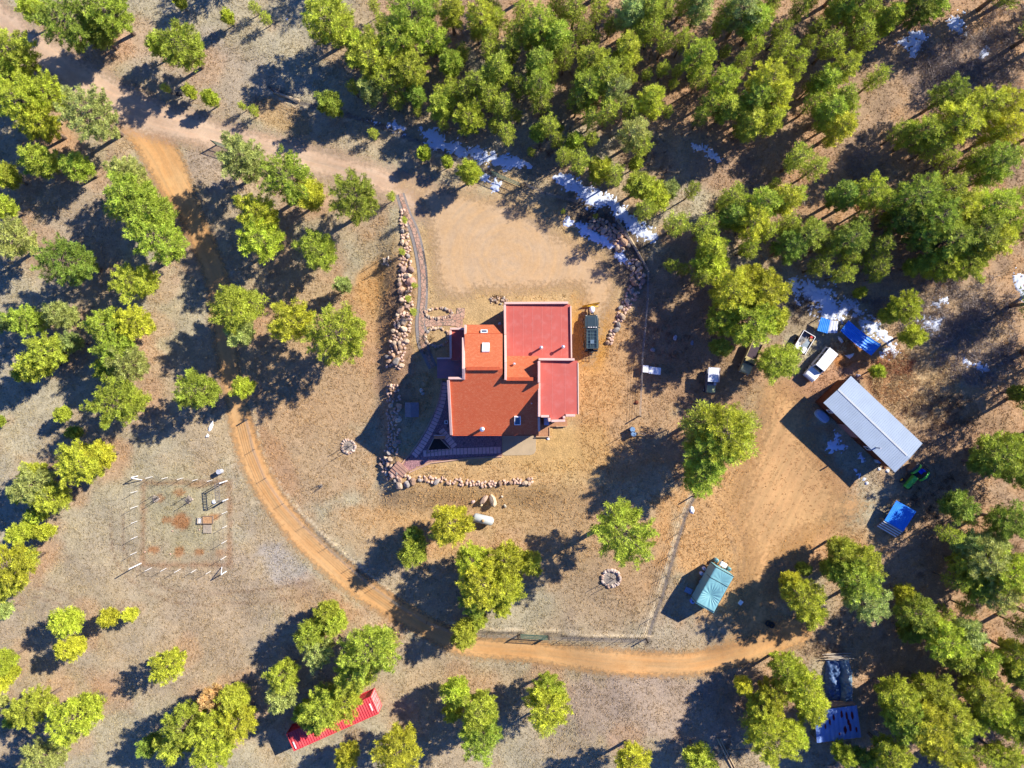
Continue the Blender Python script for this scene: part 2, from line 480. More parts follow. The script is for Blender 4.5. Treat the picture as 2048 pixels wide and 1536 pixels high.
def ground_material():
    m = bpy.data.materials.new("dry_grass_soil"); m.use_nodes = True
    nt = m.node_tree; N = nt.nodes; L = nt.links; N.clear()
    out = N.new("ShaderNodeOutputMaterial"); bs = N.new("ShaderNodeBsdfPrincipled")
    bs.inputs['Roughness'].default_value = .95; bs.inputs['Specular IOR Level'].default_value = .1
    at = N.new("ShaderNodeAttribute"); at.attribute_name = 'Col'
    tc = N.new("ShaderNodeTexCoord")
    def noise(sc, det=4, dist=0.0, rough=.6):
        n = N.new("ShaderNodeTexNoise"); n.inputs['Scale'].default_value = sc; n.inputs['Detail'].default_value = det
        n.inputs['Distortion'].default_value = dist; n.inputs['Roughness'].default_value = rough
        L.new(tc.outputs['Object'], n.inputs['Vector']); return n.outputs[0]
    def mapr(src, lo, hi, a, b):
        r = N.new("ShaderNodeMapRange"); r.inputs[1].default_value = lo; r.inputs[2].default_value = hi
        r.inputs[3].default_value = a; r.inputs[4].default_value = b; L.new(src, r.inputs[0]); return r.outputs[0]
    def mul(a, b):
        q = N.new("ShaderNodeMath"); q.operation = 'MULTIPLY'; L.new(a, q.inputs[0]); L.new(b, q.inputs[1]); return q.outputs[0]
    na = noise(4.5, 5, 0.6, .7); nb = noise(14, 3, 0.4, .6); nc = noise(1.1, 5, 0.3)
    val = mul(mul(mapr(na, .32, .68, .76, 1.26), mapr(nb, .3, .7, .86, 1.16)), mapr(nc, .3, .7, .88, 1.12))
    vm = N.new("ShaderNodeVectorMath"); vm.operation = 'SCALE'; L.new(at.outputs['Color'], vm.inputs[0]); L.new(val, vm.inputs[3])
    # scattered darker litter flecks
    nf = noise(7.5, 2, 1.2, .5)
    fl = mapr(nf, .63, .72, 0, .30)
    mx = N.new("ShaderNodeMix"); mx.data_type = 'RGBA'; L.new(fl, mx.inputs[0]); L.new(vm.outputs[0], mx.inputs[6])
    mx.inputs[7].default_value = (0.07, 0.05, 0.035, 1)
    L.new(mx.outputs[2], bs.inputs['Base Color'])
    b1 = N.new("ShaderNodeBump"); b1.inputs['Strength'].default_value = .9; b1.inputs['Distance'].default_value = .10
    b2 = N.new("ShaderNodeBump"); b2.inputs['Strength'].default_value = .7; b2.inputs['Distance'].default_value = .03
    L.new(na, b1.inputs['Height']); L.new(nb, b2.inputs['Height']); L.new(b1.outputs[0], b2.inputs['Normal'])
    L.new(b2.outputs[0], bs.inputs['Normal']); L.new(bs.outputs[0], out.inputs[0])
    return m

def build_ground():
    def axis(half, step):
        a = list(np.arange(-half, half + 1e-6, step)); s = step; x = a[-1]; ext = []
        while x < 2600:
            s *= 1.35; x += s; ext.append(x)
        return np.array([-e for e in ext[::-1]] + a + ext)
    xs = axis(76, .4); ys = axis(58, .4)
    X, Y = np.meshgrid(xs, ys)
    Z = T(X, Y)
    nx, ny = len(xs), len(ys)
    verts = np.stack([X, Y, Z], -1).reshape(-1, 3)
    idx = np.arange(nx * ny).reshape(ny, nx)
    faces = np.stack([idx[:-1, :-1], idx[:-1, 1:], idx[1:, 1:], idx[1:, :-1]], -1).reshape(-1, 4)
    me = npmesh("ground", verts, faces, ground_material(), 4, smooth=True)
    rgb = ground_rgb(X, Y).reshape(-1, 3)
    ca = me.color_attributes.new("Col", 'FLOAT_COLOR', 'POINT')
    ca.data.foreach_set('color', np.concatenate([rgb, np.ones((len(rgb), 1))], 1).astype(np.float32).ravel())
    o = link("ground", me); o['kind'] = 'structure'
    return o

def sheet(name, field, box, z, material, step=.25, cut=-0.25):
    """flat-lying sheet over the ground: field(u,v)->(edge, cross, along) in metres"""
    u0, v0, u1, v1 = box
    x0, y1 = (u0 - 1024) / SC, (768 - v0) / SC; x1, y0 = (u1 - 1024) / SC, (768 - v1) / SC
    xs = np.arange(x0, x1 + step, step); ys = np.arange(y0, y1 + step, step)
    X, Y = np.meshgrid(xs, ys)
    e, cr, al = field(1024 + X * SC, 768 - Y * SC)
    nx, ny = len(xs), len(ys)
    idx = np.arange(nx * ny).reshape(ny, nx)
    f = np.stack([idx[:-1, :-1], idx[:-1, 1:], idx[1:, 1:], idx[1:, :-1]], -1).reshape(-1, 4)
    ef = e.ravel()
    f = f[(ef[f] > cut).any(1)]
    used = np.unique(f); remap = -np.ones(nx * ny, int); remap[used] = np.arange(len(used))
    Z = T(X, Y) + z
    V = np.stack([X, Y, Z], -1).reshape(-1, 3)[used]
    me = npmesh(name, V, remap[f], material, 4, smooth=True)
    at = me.color_attributes.new("rd", 'FLOAT_COLOR', 'POINT')
    D = np.stack([ef[used], cr.ravel()[used], al.ravel()[used], np.ones(len(used))], 1)
    at.data.foreach_set('color', D.astype(np.float32).ravel())
    o = link(name, me); o['kind'] = 'structure'
    return o

def road_material(name, cola, colb, soft=1.0, streak=.25, rut=0.0, edgenoise=1.6, fleck=.0):
    m = bpy.data.materials.new(name); m.use_nodes = True
    nt = m.node_tree; N = nt.nodes; L = nt.links; N.clear()
    out = N.new("ShaderNodeOutputMaterial"); bs = N.new("ShaderNodeBsdfPrincipled")
    bs.inputs['Roughness'].default_value = .95; bs.inputs['Specular IOR Level'].default_value = .1
    at = N.new("ShaderNodeAttribute"); at.attribute_name = 'rd'
    tc = N.new("ShaderNodeTexCoord"); sp = N.new("ShaderNodeSeparateColor"); L.new(at.outputs['Color'], sp.inputs[0])
    def noise(sc, det=4, vec=None, dist=0.0):
        n = N.new("ShaderNodeTexNoise"); n.inputs['Scale'].default_value = sc; n.inputs['Detail'].default_value = det
        n.inputs['Distortion'].default_value = dist
        L.new(vec if vec is not None else tc.outputs['Object'], n.inputs['Vector']); return n.outputs[0]
    def mapr(src, lo, hi, a, b):
        r = N.new("ShaderNodeMapRange"); r.inputs[1].default_value = lo; r.inputs[2].default_value = hi
        r.inputs[3].default_value = a; r.inputs[4].default_value = b; L.new(src, r.inputs[0]); return r.outputs[0]
    def math_(op, a, b):
        q = N.new("ShaderNodeMath"); q.operation = op
        for i, s in enumerate((a, b)):
            if isinstance(s, (int, float)): q.inputs[i].default_value = s
            else: L.new(s, q.inputs[i])
        return q.outputs[0]
    cx = N.new("ShaderNodeCombineXYZ")
    L.new(math_('MULTIPLY', sp.outputs[1], 2.2), cx.inputs[0]); L.new(math_('MULTIPLY', sp.outputs[2], .10), cx.inputs[1])
    st = noise(1.0, 5, cx.outputs[0], .4)
    nl = noise(.35, 5); nf = noise(9, 4); nm = noise(2.2, 5)
    mixf = mapr(math_('ADD', math_('MULTIPLY', st, .6), math_('MULTIPLY', nl, .5)), .42, .68, 0, 1)
    mx = N.new("ShaderNodeMix"); mx.data_type = 'RGBA'; L.new(mixf, mx.inputs[0])
    mx.inputs[6].default_value = cola; mx.inputs[7].default_value = colb
    val = math_('MULTIPLY', math_('MULTIPLY', mapr(st, .3, .7, 1 - streak * .5, 1 + streak * .5), mapr(nf, .3, .7, .93, 1.07)), mapr(nm, .3, .7, .93, 1.07))
    if rut > 0:      # two pale wheel lines either side of the crown, wandering a little
        off = math_('ABSOLUTE', math_('SUBTRACT', math_('ABSOLUTE', math_('ADD', sp.outputs[1], math_('MULTIPLY', math_('SUBTRACT', nl, .5), 1.6)), 0), .82), 0)
        val = math_('MULTIPLY', val, mapr(off, 0.05, .45, 1 + rut, 1 - rut * .6))
    vm = N.new("ShaderNodeVectorMath"); vm.operation = 'SCALE'; L.new(mx.outputs[2], vm.inputs[0]); L.new(val, vm.inputs[3])
    L.new(vm.outputs[0], bs.inputs['Base Color'])
    bp = N.new("ShaderNodeBump"); bp.inputs['Strength'].default_value = .5; bp.inputs['Distance'].default_value = .04
    hh = math_('ADD', math_('MULTIPLY', st, 1.4), math_('MULTIPLY', nf, .5))
    L.new(hh, bp.inputs['Height']); L.new(bp.outputs[0], bs.inputs['Normal'])
    ed = math_('ADD', sp.outputs[0], math_('MULTIPLY', math_('SUBTRACT', math_('ADD', math_('MULTIPLY', nm, .7), math_('MULTIPLY', nf, .3)), .52), edgenoise * 2))
    al = mapr(ed, 0.0, soft, 0, 1)
    tr = N.new("ShaderNodeBsdfTransparent"); ms = N.new("ShaderNodeMixShader")
    L.new(al, ms.inputs[0]); L.new(tr.outputs[0], ms.inputs[1]); L.new(bs.outputs[0], ms.inputs[2]); L.new(ms.outputs[0], out.inputs[0])
    return m

def road_field(line, ext=5):
    def f(u, v):
        d, al, sg, wd = seg_dist(u, v, line)
        return (wd / 2 + ext - d) / SC, sg / SC, al / SC
    return f
def poly_field(poly, lin=None):
    cx = sum(p[0] for p in poly) / len(poly); cy = sum(p[1] for p in poly) / len(poly)
    def f(u, v):
        if lin is not None:
            ca, sa = math.cos(lin), math.sin(lin); w = 14 * np.sin((u + v) / 90.0)
            return poly_sd(u, v, poly) / SC, (-(u - cx) * sa + (v - cy) * ca + w) / SC * .6, ((u - cx) * ca + (v - cy) * sa) / SC
        return poly_sd(u, v, poly) / SC, np.hypot(u - cx, v - cy) / SC * .6, np.arctan2(v - cy, u - cx) * 12
    return f
def bbox(pts, m=40):
    return (min(p[0] for p in pts) - m, min(p[1] for p in pts) - m, max(p[0] for p in pts) + m, max(p[1] for p in pts) + m)

def build_roads():
    r1 = road_material("pink_gravel", srgb(236, 206, 174, K), srgb(224, 188, 154, K), soft=2.0, streak=.22, rut=.06)
    sheet("gravel_road", road_field(ROAD_MAIN, 15), bbox(ROAD_MAIN, 60), .035, r1)
    r2 = road_material("orange_dirt", srgb(236, 190, 132, K), srgb(228, 172, 110, K), soft=1.1, streak=.3, edgenoise=1.3, rut=.05)
    sheet("dirt_road", road_field(ROAD_LOOP, 8), bbox(ROAD_LOOP, 40), .02, r2)
    r3 = road_material("parking_gravel", srgb(226, 194, 154, K), srgb(220, 182, 134, K), soft=2.2, streak=.2, edgenoise=2.2)
    sheet("gravel_parking", poly_field(PARKING), bbox(PARKING, 40), .05, r3)
    r4 = road_material("yard_dirt", srgb(234, 188, 130, K), srgb(220, 172, 118, K), soft=4.0, streak=.4, edgenoise=3.5)
    sheet("dirt_yard", poly_field(YARD, 2.0), bbox(YARD, 50), .03, r4)

def mask_open(u, v):
    """1 where loose grass can grow"""
    m = np.ones(np.shape(u))
    for ln in (ROAD_MAIN, ROAD_LOOP):
        d, al, sg, wd = seg_dist(u, v, ln)
        m *= _ss((d - wd / 2 + 6) / 14)
    m *= _ss((-poly_sd(u, v, PARKING) + 18) / 40)
    m *= 1 - .6 * _ss((poly_sd(u, v, YARD) + 10) / 30)
    m *= 1 - (((u > 868) & (u < 1162) & (v > 600) & (v < 916)))
    m *= 1 - ((poly_sd(u, v, [(886, 750), (820, 920), (806, 932), (1080, 914), (1080, 860)]) > -3))
    m *= 1 - (seg_dist(u, v, PATH)[0] < 14)
    return m

def build_grass():
    n = 210000
    X = nrs.uniform(-76, 76, n); Y = nrs.uniform(-58, 58, n)
    u = 1024 + X * SC; v = 768 - Y * SC
    dens = mask_open(u, v) * (.35 + .65 * _ss((fbm(X, Y, .45, 51) - .35) * 4))
    k = nrs.rand(n) < dens
    X, Y, u, v = X[k], Y[k], u[k], v[k]; n = len(X)
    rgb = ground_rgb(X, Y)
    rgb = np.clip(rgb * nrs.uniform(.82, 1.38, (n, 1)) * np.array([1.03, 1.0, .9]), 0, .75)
    Z = T(X, Y)
    B = 3
    a = nrs.uniform(0, 2 * np.pi, (n, B)); ln = nrs.uniform(.10, .26, (n, B)); hgt = nrs.uniform(.04, .16, (n, B)); w = nrs.uniform(.03, .06, (n, B))
    bx = X[:, None] + nrs.uniform(-.08, .08, (n, B)); by = Y[:, None] + nrs.uniform(-.08, .08, (n, B))
    dx, dy = np.cos(a), np.sin(a)
    p0 = np.stack([bx - dy * w, by + dx * w, np.repeat(Z[:, None], B, 1) + .01], -1)
    p1 = np.stack([bx + dy * w, by - dx * w, np.repeat(Z[:, None], B, 1) + .01], -1)
    p2 = np.stack([bx + dx * ln, by + dy * ln, Z[:, None] + hgt], -1)
    V = np.stack([p0, p1, p2], 2).reshape(-1, 3)
    Fc = np.arange(len(V)).reshape(-1, 3)
    m = mat("dry_grass_blades", attr='Col', rough=.9, var=.1, bump=0, spec=.1, transl=.25)
    me = npmesh("dry_grass", V, Fc, m, 3)
    ca = me.color_attributes.new("Col", 'FLOAT_COLOR', 'POINT')
    c = np.repeat(rgb, B * 3, 0)
    ca.data.foreach_set('color', np.concatenate([c, np.ones((len(c), 1))], 1).astype(np.float32).ravel())
    o = link("dry_grass", me); o['kind'] = 'stuff'; o['label'] = 'short dry winter grass scattered over the open ground'; o['category'] = 'grass'

PATH = smooth_line([(800, 388, 13), (812, 425, 14), (828, 462, 15), (838, 500, 15), (845, 545, 15), (846, 590, 15), (842, 640, 17), (843, 668, 17), (846, 690, 16), (856, 714, 14), (866, 735, 13)], 4)

# ------------------------------------------------------------------ snow
def snow_patch(label, line, dens=.5, seed=1, thick=.07):
    """thin melting snow lying on the ground: cells kept where a noisy field round a photo polyline (u, v, radius px) is high"""
    box = bbox(line, max(p[2] for p in line) + 14)
    st = .12
    x0, y1 = (box[0] - 1024) / SC, (768 - box[1]) / SC; x1, y0 = (box[2] - 1024) / SC, (768 - box[3]) / SC
    xs = np.arange(x0, x1, st); ys = np.arange(y0, y1, st)
    X, Y = np.meshgrid(xs, ys)
    u = 1024 + X * SC; v = 768 - Y * SC
    pts = line if len(line) > 1 else [line[0], (line[0][0] + .5, line[0][1], line[0][2])]
    d, al, sg, wd = seg_dist(u, v, pts)
    n = fbm(X, Y, 1.0, 100 + seed, 4) * .45 + vnoise(X, Y, 2.6, 200 + seed) * .25 + vnoise(X, Y, 5.5, 300 + seed) * .30
    fld = (1 - d / wd) * .9 + (n - (1 - dens) - .07) * 4.2 - .1
    hgt = np.clip(fld * .10, 0, thick)
    keep = fld > 0
    keep[0, :] = keep[-1, :] = False; keep[:, 0] = keep[:, -1] = False
    ny, nx = keep.shape
    cell = keep[:-1, :-1] | keep[:-1, 1:] | keep[1:, 1:] | keep[1:, :-1]
    idx = np.arange(nx * ny).reshape(ny, nx)
    f = np.stack([idx[:-1, :-1], idx[:-1, 1:], idx[1:, 1:], idx[1:, :-1]], -1)[cell]
    if len(f) == 0: return
    used = np.unique(f); rm = -np.ones(nx * ny, int); rm[used] = np.arange(len(used))
    g = T(X, Y)
    Z = np.where(keep, g + hgt + .05, g - .02)
    V = np.stack([X, Y, Z], -1).reshape(-1, 3)[used]
    me = npmesh("snow_patch", V, rm[f], mat("snow", (0.60, 0.66, 0.78, 1), rough=.6, var=.05, scale=4, bump=.2, bscale=14, fine=.03), 4, smooth=True)
    o = link("snow_patch", me)
    o['label'] = label; o['category'] = 'snow'; o['group'] = 'melting snow patches'

SNOW = [
 ("small scattered bits of snow above the roadside fence, left end of the snow line", [(738, 242, 7), (760, 246, 6), (785, 247, 9), (806, 264, 8)], .46),
 ("broken strip of snow under the pines above the gravel road", [(843, 262, 8), (868, 275, 15), (893, 290, 13), (930, 308, 9)], .58),
 ("patch of snow in the pine shade just above the green mesh gate", [(955, 305, 9), (985, 318, 15), (1010, 322, 13), (1040, 322, 7)], .56),
 ("tiny sprinkle of snow right of the snow above the green mesh gate", [(1052, 327, 6), (1068, 334, 6)], .5),
 ("long thin strip of snow curving behind the boulder bank", [(1116, 354, 7), (1140, 366, 10), (1170, 384, 12), (1192, 402, 16), (1215, 402, 10), (1240, 425, 10), (1262, 445, 10), (1285, 462, 12), (1306, 474, 9)], .62),
 ("curved strip of snow along the inside foot of the boulder bank", [(1158, 452, 7), (1175, 462, 9), (1195, 476, 7), (1218, 486, 8), (1236, 497, 6), (1243, 515, 7), (1254, 526, 5)], .62),
 ("small spot of snow at the upper left end of the boulder bank", [(1136, 444, 7)], .62),
 ("snow patch between the brush near the top right corner, the lower left one of two", [(1812, 88, 12), (1838, 80, 16), (1830, 98, 12)], .56),
 ("snow patch nearest the top right corner", [(1898, 50, 10), (1912, 46, 14), (1920, 62, 9)], .56),
 ("narrow sliver of snow among grey brush at upper right", [(1972, 100, 7), (1962, 112, 6)], .55),
 ("broad snow patch above the blue and white roofing sheets", [(1585, 566, 12), (1615, 582, 20), (1650, 600, 27), (1668, 625, 22), (1690, 610, 10)], .56),
 ("snow between the blue sheet roof and the young pine behind it", [(1700, 608, 12), (1726, 630, 15), (1745, 655, 16), (1768, 672, 14), (1790, 700, 14)], .5),
 ("snow patch right of the young pine beyond the blue sheet roof", [(1850, 645, 13), (1862, 662, 15), (1878, 640, 8)], .5),
 ("two small lumps of snow in the brush right of the blue sheet roof", [(1922, 722, 7), (1938, 728, 10), (1972, 738, 6)], .5),
 ("snow flecks in the dark brush at the right above the young pine", [(1870, 606, 8), (1890, 600, 12)], .44),
 ("snow at the right edge of the photo under the pines", [(2038, 552, 12), (2046, 590, 9)], .55),
 ("faint snow patch among the upper right pines", [(1388, 292, 9), (1412, 300, 14), (1436, 318, 8)], .46),
 ("snow lump on shaded ground in front of the barn's middle door", [(1668, 894, 9), (1684, 897, 8)], .6),
 ("small snow blotch between the barn and the larger lump before it", [(1674, 870, 7)], .58),
 ("snow streak in front of the barn's right window", [(1718, 908, 6), (1726, 918, 5)], .52),
 ("bit of snow at the lower end of the barn shade", [(1713, 944, 6), (1732, 963, 5)], .5),
 ("upright snow lump on the grass below the green mesh gate", [(992, 365, 6), (991, 376, 6)], .72),
 ("small snow corner left of the lump below the green mesh gate", [(972, 356, 6)], .7),
 ("speck of snow in tree shade near the top left", [(572, 38, 6)], .5),
 ("snow below the bent blue sheet roof", [(1764, 706, 8), (1790, 706, 10)], .46),
]
def build_snow():
    for i, (lb, ln, dn) in enumerate(SNOW): snow_patch(lb, ln, dn, i)
# ------------------------------------------------------------------ pines: x y radius tint (+ optional height) on 3x enlargements of the photo
# tints: y yellow green, g bright green, d deep green, b pale grey green, o dying orange; suffix f = slender forest tree
TILES = {
 (0, 0): """410 130 150 d;650 60 125 g;585 195 80 d;205 60 70 y;1095 280 118 g;945 265 62 g;1080 12 34 g;1365 100 36 y;1525 40 32 g;1592 108 32 y;1975 130 135 g
 993 528 26 y;1140 548 34 g;1265 592 42 y;1452 635 22 g;1520 662 30 g;1985 625 72 d;80 330 125 g;50 470 105 g;130 610 140 y;285 560 105 y;235 740 105 y;548 690 148 b
 245 975 88 g;465 1000 78 g;25 1050 75 g;15 1240 68 g;60 1430 120 b;775 1045 98 b;800 1180 130 g;900 1280 130 g;965 1440 145 g;750 1240 90 y;1455 960 128 b;1735 1085 148 g;1860 1165 85 y
 1555 1290 118 y;1570 1425 125 y;2128 1190 145 d;1915 1505 108 g;415 1570 145 d""",
 (683, 0): """430 80 140 g;540 230 95 g;330 240 125 g;180 350 120 g;80 245 68 g;410 430 105 g;175 545 75 b;445 575 60 d;655 380 72 g;20 100 60 g;655 70 75 g f;845 100 90 g f;935 115 50 y f
 600 640 78 g;455 668 27 g;772 705 92 y;1085 75 60 g f;1200 165 105 g f;1300 205 85 g f;1130 200 70 g f;935 420 85 g f;830 500 75 g f;885 570 68 g f;1185 380 85 g f;1190 510 88 g f;1200 610 62 d f;970 640 62 g f
 995 800 52 g f;918 750 42 g f;1500 360 90 g f;1580 450 100 g f;1480 520 95 g f;1640 540 88 b f;1420 610 62 d f;1600 670 66 y f;1400 60 66 g f;1545 50 58 g f;1740 85 85 b f;1850 80 85 g f;1935 60 66 g f
 1720 300 78 g f;1800 195 58 g f;1860 175 64 g f;1940 255 48 g f;1450 190 55 d f;1020 300 60 d f;1340 340 60 d f;1060 520 55 d f;1855 610 78 y f;1992 500 28 g;1930 415 38 g f;1832 448 32 b;1755 790 92 b f;1800 875 56 g f
 1183 800 45 d;1140 912 25 d;1318 772 20 d;1400 850 48 g;1500 830 42 g f;1430 975 62 g f;1550 1010 72 y;1640 1045 58 g f;1335 935 45 g f;1530 1060 45 d;1790 1110 78 g;1885 1190 76 y;1825 1260 60 g f;1765 985 38 g
 1960 1150 58 b;2010 1345 70 g f;765 1040 66 y;495 920 40 y;637 972 34 g;190 800 30 g;300 1180 27 g;378 1320 19 y;365 1510 20 y;1330 1268 14 y;1523 1296 16 d""",
 (1366, 0): """95 340 95 y f;100 40 78 b f;365 60 105 b f;440 130 82 g f;495 100 48 y f;430 285 48 y f;250 490 92 y f;520 490 112 y f;560 590 88 y f;440 610 98 g f;520 710 76 y f;400 745 84 g f;270 640 76 g f;110 695 46 g f
 600 290 66 g f;680 370 58 g f;662 445 48 g f;885 270 66 y f;1055 195 74 g f;1090 265 50 g f;1240 110 76 y f;1125 95 66 g f;1050 35 96 g f;930 60 76 g f;1400 40 92 d f;1510 30 76 g f;700 60 60 d f;800 180 50 d f
 965 400 86 g f;850 490 76 g f;780 615 56 y f;950 600 76 g f;870 670 82 g f;930 770 80 y f;975 680 56 y f;1160 470 58 b f;790 500 50 d f;690 945 74 y f;790 1010 62 b f;548 1105 34 g f
 1600 565 88 d f;1780 640 120 y f;1905 640 105 y f;1640 740 120 y f;1430 800 100 y f;1310 790 58 y f;1940 780 92 y f;1850 820 56 y f;1500 880 70 g f;1580 960 50 g f;1870 980 110 g f;1760 960 70 g f;1965 930 58 g f;1830 1065 66 g f
 1115 1155 95 y f;1185 1205 66 y f;960 1180 76 d f;1400 1190 135 g f;1560 1150 120 g f;1500 1300 135 g f;1650 1240 115 y f;1850 1240 120 y f;1925 1340 92 y f;1760 1380 120 d f;1855 1440 105 y f;1600 1440 120 g f;1450 1410 92 d f;1310 1320 90 d f
 300 1180 72 b f;480 1225 100 g f;600 1205 84 y f;665 1180 62 y f;420 1335 100 y f;500 1385 58 y f;290 1290 76 d f;130 1370 74 y f;175 1480 78 y f;390 1490 54 y f;740 1400 100 d f;640 1480 90 d f;1000 1440 105 d f;1180 1480 66 d f;860 1470 60 d f;2030 1180 55 g f;2025 1400 48 d f;1060 1320 50 d f""",
 (0, 512): """10 400 55 b;165 390 92 g;370 360 78 b;290 570 100 g;225 650 86 g;430 520 58 b;150 700 48 g;650 430 110 g;810 400 100 y;700 560 105 g;770 640 105 b;640 680 72 g;700 880 145 g;805 860 72 b;375 950 42 g;450 1060 38 d
 -10 990 35 g;500 1250 125 y;590 1200 84 y;420 1215 72 g;215 1380 112 b;310 1440 92 g;200 1290 64 g;345 1475 60 b;135 1430 55 g;1190 810 116 g;1460 785 64 y;1400 320 130 g;1480 280 100 g;1440 450 82 b;1755 390 122 y;2030 480 178 g;2058 175 48 b;815 150 112 g""",
 (683, 512): """438 175 18 y;400 255 19 y;432 335 22 y""",
 (1366, 512): """160 40 86 y;290 220 130 y;490 200 125 y;400 400 135 y;235 400 92 y;535 370 86 y;400 150 100 y;220 545 60 d;560 640 108 g;625 590 72 y;1320 320 92 y;1375 480 66 y;1240 350 58 g;1060 222 34 g;1165 690 38 y
 230 1050 165 y;150 1180 150 g;290 1110 130 y;110 1020 115 g;350 1000 88 y;110 1320 115 g;1900 1190 130 g;2000 1150 84 y;1985 1280 100 y;1800 1250 74 d;2030 820 60 d;1560 60 100 y;1700 40 105 g;1400 60 64 g;960 110 56 g f;1160 60 60 d f;1650 1500 86 d;820 60 60 d f""",
 (0, 1024): """138 120 74 y;270 120 46 y;230 12 48 g;70 320 120 y;30 440 86 g;145 290 72 b;12 590 46 b;395 660 80 y;655 625 48 y;780 615 40 y;425 820 72 y;1010 915 92 y;8 900 72 y;78 960 38 y;8 1020 55 y;5 1140 34 b
 200 1170 108 g;95 1235 46 d;460 1230 135 y;500 1170 76 b;275 1480 115 b;1110 1270 115 g;1050 1390 88 g;1285 1310 120 y;1290 1430 110 y;1430 1260 104 y;1410 1110 78 g;1265 1120 68 o;905 1400 62 d;1965 600 68 g;1870 720 84 g;1920 840 90 b
 1700 980 92 g;1690 1100 82 b;1955 1165 122 g;1895 1255 66 g;1830 1195 60 g""",
 (683, 1024): """165 830 165 g;250 790 84 b;85 950 122 g;20 1125 100 g;-30 660 70 g;650 70 122 y;600 120 70 g;440 232 84 g;430 140 55 d;790 300 105 y;1000 290 110 y;1130 300 74 g;850 420 135 y;980 440 115 y;800 520 92 g;965 560 60 g
 815 640 58 g;735 720 76 g;745 765 50 g;1700 125 185 g;1245 1060 92 g;1240 1160 125 y;1230 1250 80 g;680 1080 82 y;665 1190 58 y;830 1190 112 g;835 1330 122 g;335 1430 135 y;35 1455 70 y;1750 1500 104 y""",
 (1366, 1024): """710 500 112 y;650 420 62 y;765 600 76 y;720 340 40 d;950 220 76 g;1085 290 100 g;1030 400 120 g;1085 540 110 b;905 340 70 g;1800 290 120 b;1940 360 125 y;1700 190 78 b;1850 190 80 b;1960 60 110 d;1700 330 92 g;1880 480 105 b;1760 450 85 g
 1390 600 105 d;1560 760 120 y;1475 690 86 g;1700 730 84 b;1800 880 84 y;1640 870 82 g;1330 490 52 y;1350 720 60 d;1995 850 92 y;2010 960 78 d;620 940 96 y;720 1050 112 y;540 1090 90 y;470 1180 92 g;360 1040 52 y;530 1340 150 y;460 1290 92 g;655 1330 76 y;760 1170 84 y
 1290 1120 120 y;1490 1060 96 g;1330 1230 120 g;1450 1260 130 y;1590 1210 110 g;1520 1400 96 y;1640 1290 76 g;1790 1090 105 g;1850 1180 92 y;1925 1250 84 y;1740 1260 64 g;1250 1460 110 y;960 1450 62 y;1080 1480 62 d;1680 1510 74 y;1930 1480 92 g;2030 1330 60 y;100 1490 88 g;2010 1180 60 d""",
}
TINT = {'y': (0.515, 0.550, 0.050), 'g': (0.430, 0.495, 0.055), 'd': (0.285, 0.365, 0.048), 'b': (0.430, 0.490, 0.135), 'o': (0.62, 0.44, 0.19)}
TREES = []
for (ox, oy), txt in TILES.items():
    for e in txt.replace("\n", ";").split(";"):
        p = e.split()
        if len(p) < 4: continue
        x, y, r = float(p[0]), float(p[1]), float(p[2])
        if ox == 1366: pass
        TREES.append((ox + x / 3.0, oy + y / 3.0, r / 3.0, p[3], len(p) > 4))

def tree_dims(rp, forest):
    rm = rp / SC * 0.94
    h = (4.4 + 2.3 * rm) if forest else (2.0 + 2.55 * rm)
    if rm < 0.9: h = 1.2 + 2.6 * rm + (1.2 if forest else 0)
    return rm, min(h, 14.5)

def tree_base(u, v, rp, forest):
    rm, h = tree_dims(rp, forest)
    g = Vector((0, 0, 0)); z = 0.0
    for _ in range(3):
        hc = h * 0.68 + z
        x, y = W(u, v, hc)
        z = float(T(x, y))
    return x, y, z, rm * (H - h * .68) / H / 0.94 , h

# young pines filling the gaps between the forest trees
def _fill():
    out = []; R = random.Random(99)
    boxes = [(700, 0, 1330, 330, 34), (1330, 0, 1700, 300, 14), (1330, 380, 1900, 560, 10), (1890, 1040, 2048, 1536, 14)]
    for (x0, y0, x1, y1, n) in boxes:
        k = 0; t = 0
        while k < n and t < n * 60:
            t += 1
            u, v = R.uniform(x0, x1), R.uniform(y0, y1); r = R.uniform(10, 21)
            if v > 0.42 * (u - 640) + 150 and y1 < 400: continue
            if any(math.hypot(u - q[0], v - q[1]) < q[2] * .75 + r * .6 for q in TREES + out): continue
            if any(math.hypot(u - p[0], v - p[1]) < p[2] + r + 6 for sn in SNOW for p in sn[1]): continue
            if 1560 < u < 1780 and 140 < v < 420 and abs((v - 400) + 1.5 * (u - 1590)) < 110: continue
            out.append((u, v, r, R.choice('gggyd'), True)); k += 1
    return out
TREES += _fill()
def _score(i):
    u, v, r, t, f = TREES[i]
    ov = max([0] + [1 for j, q in enumerate(TREES) if j != i and q[2] > r * .8 and math.hypot(u - q[0], v - q[1]) < q[2] * .8])
    return r * (1 - .45 * ov) + (14 if not f and not ov else 0)
_rank = sorted(range(len(TREES)), key=lambda i: -_score(i))
SOLO = set(_rank[:292])
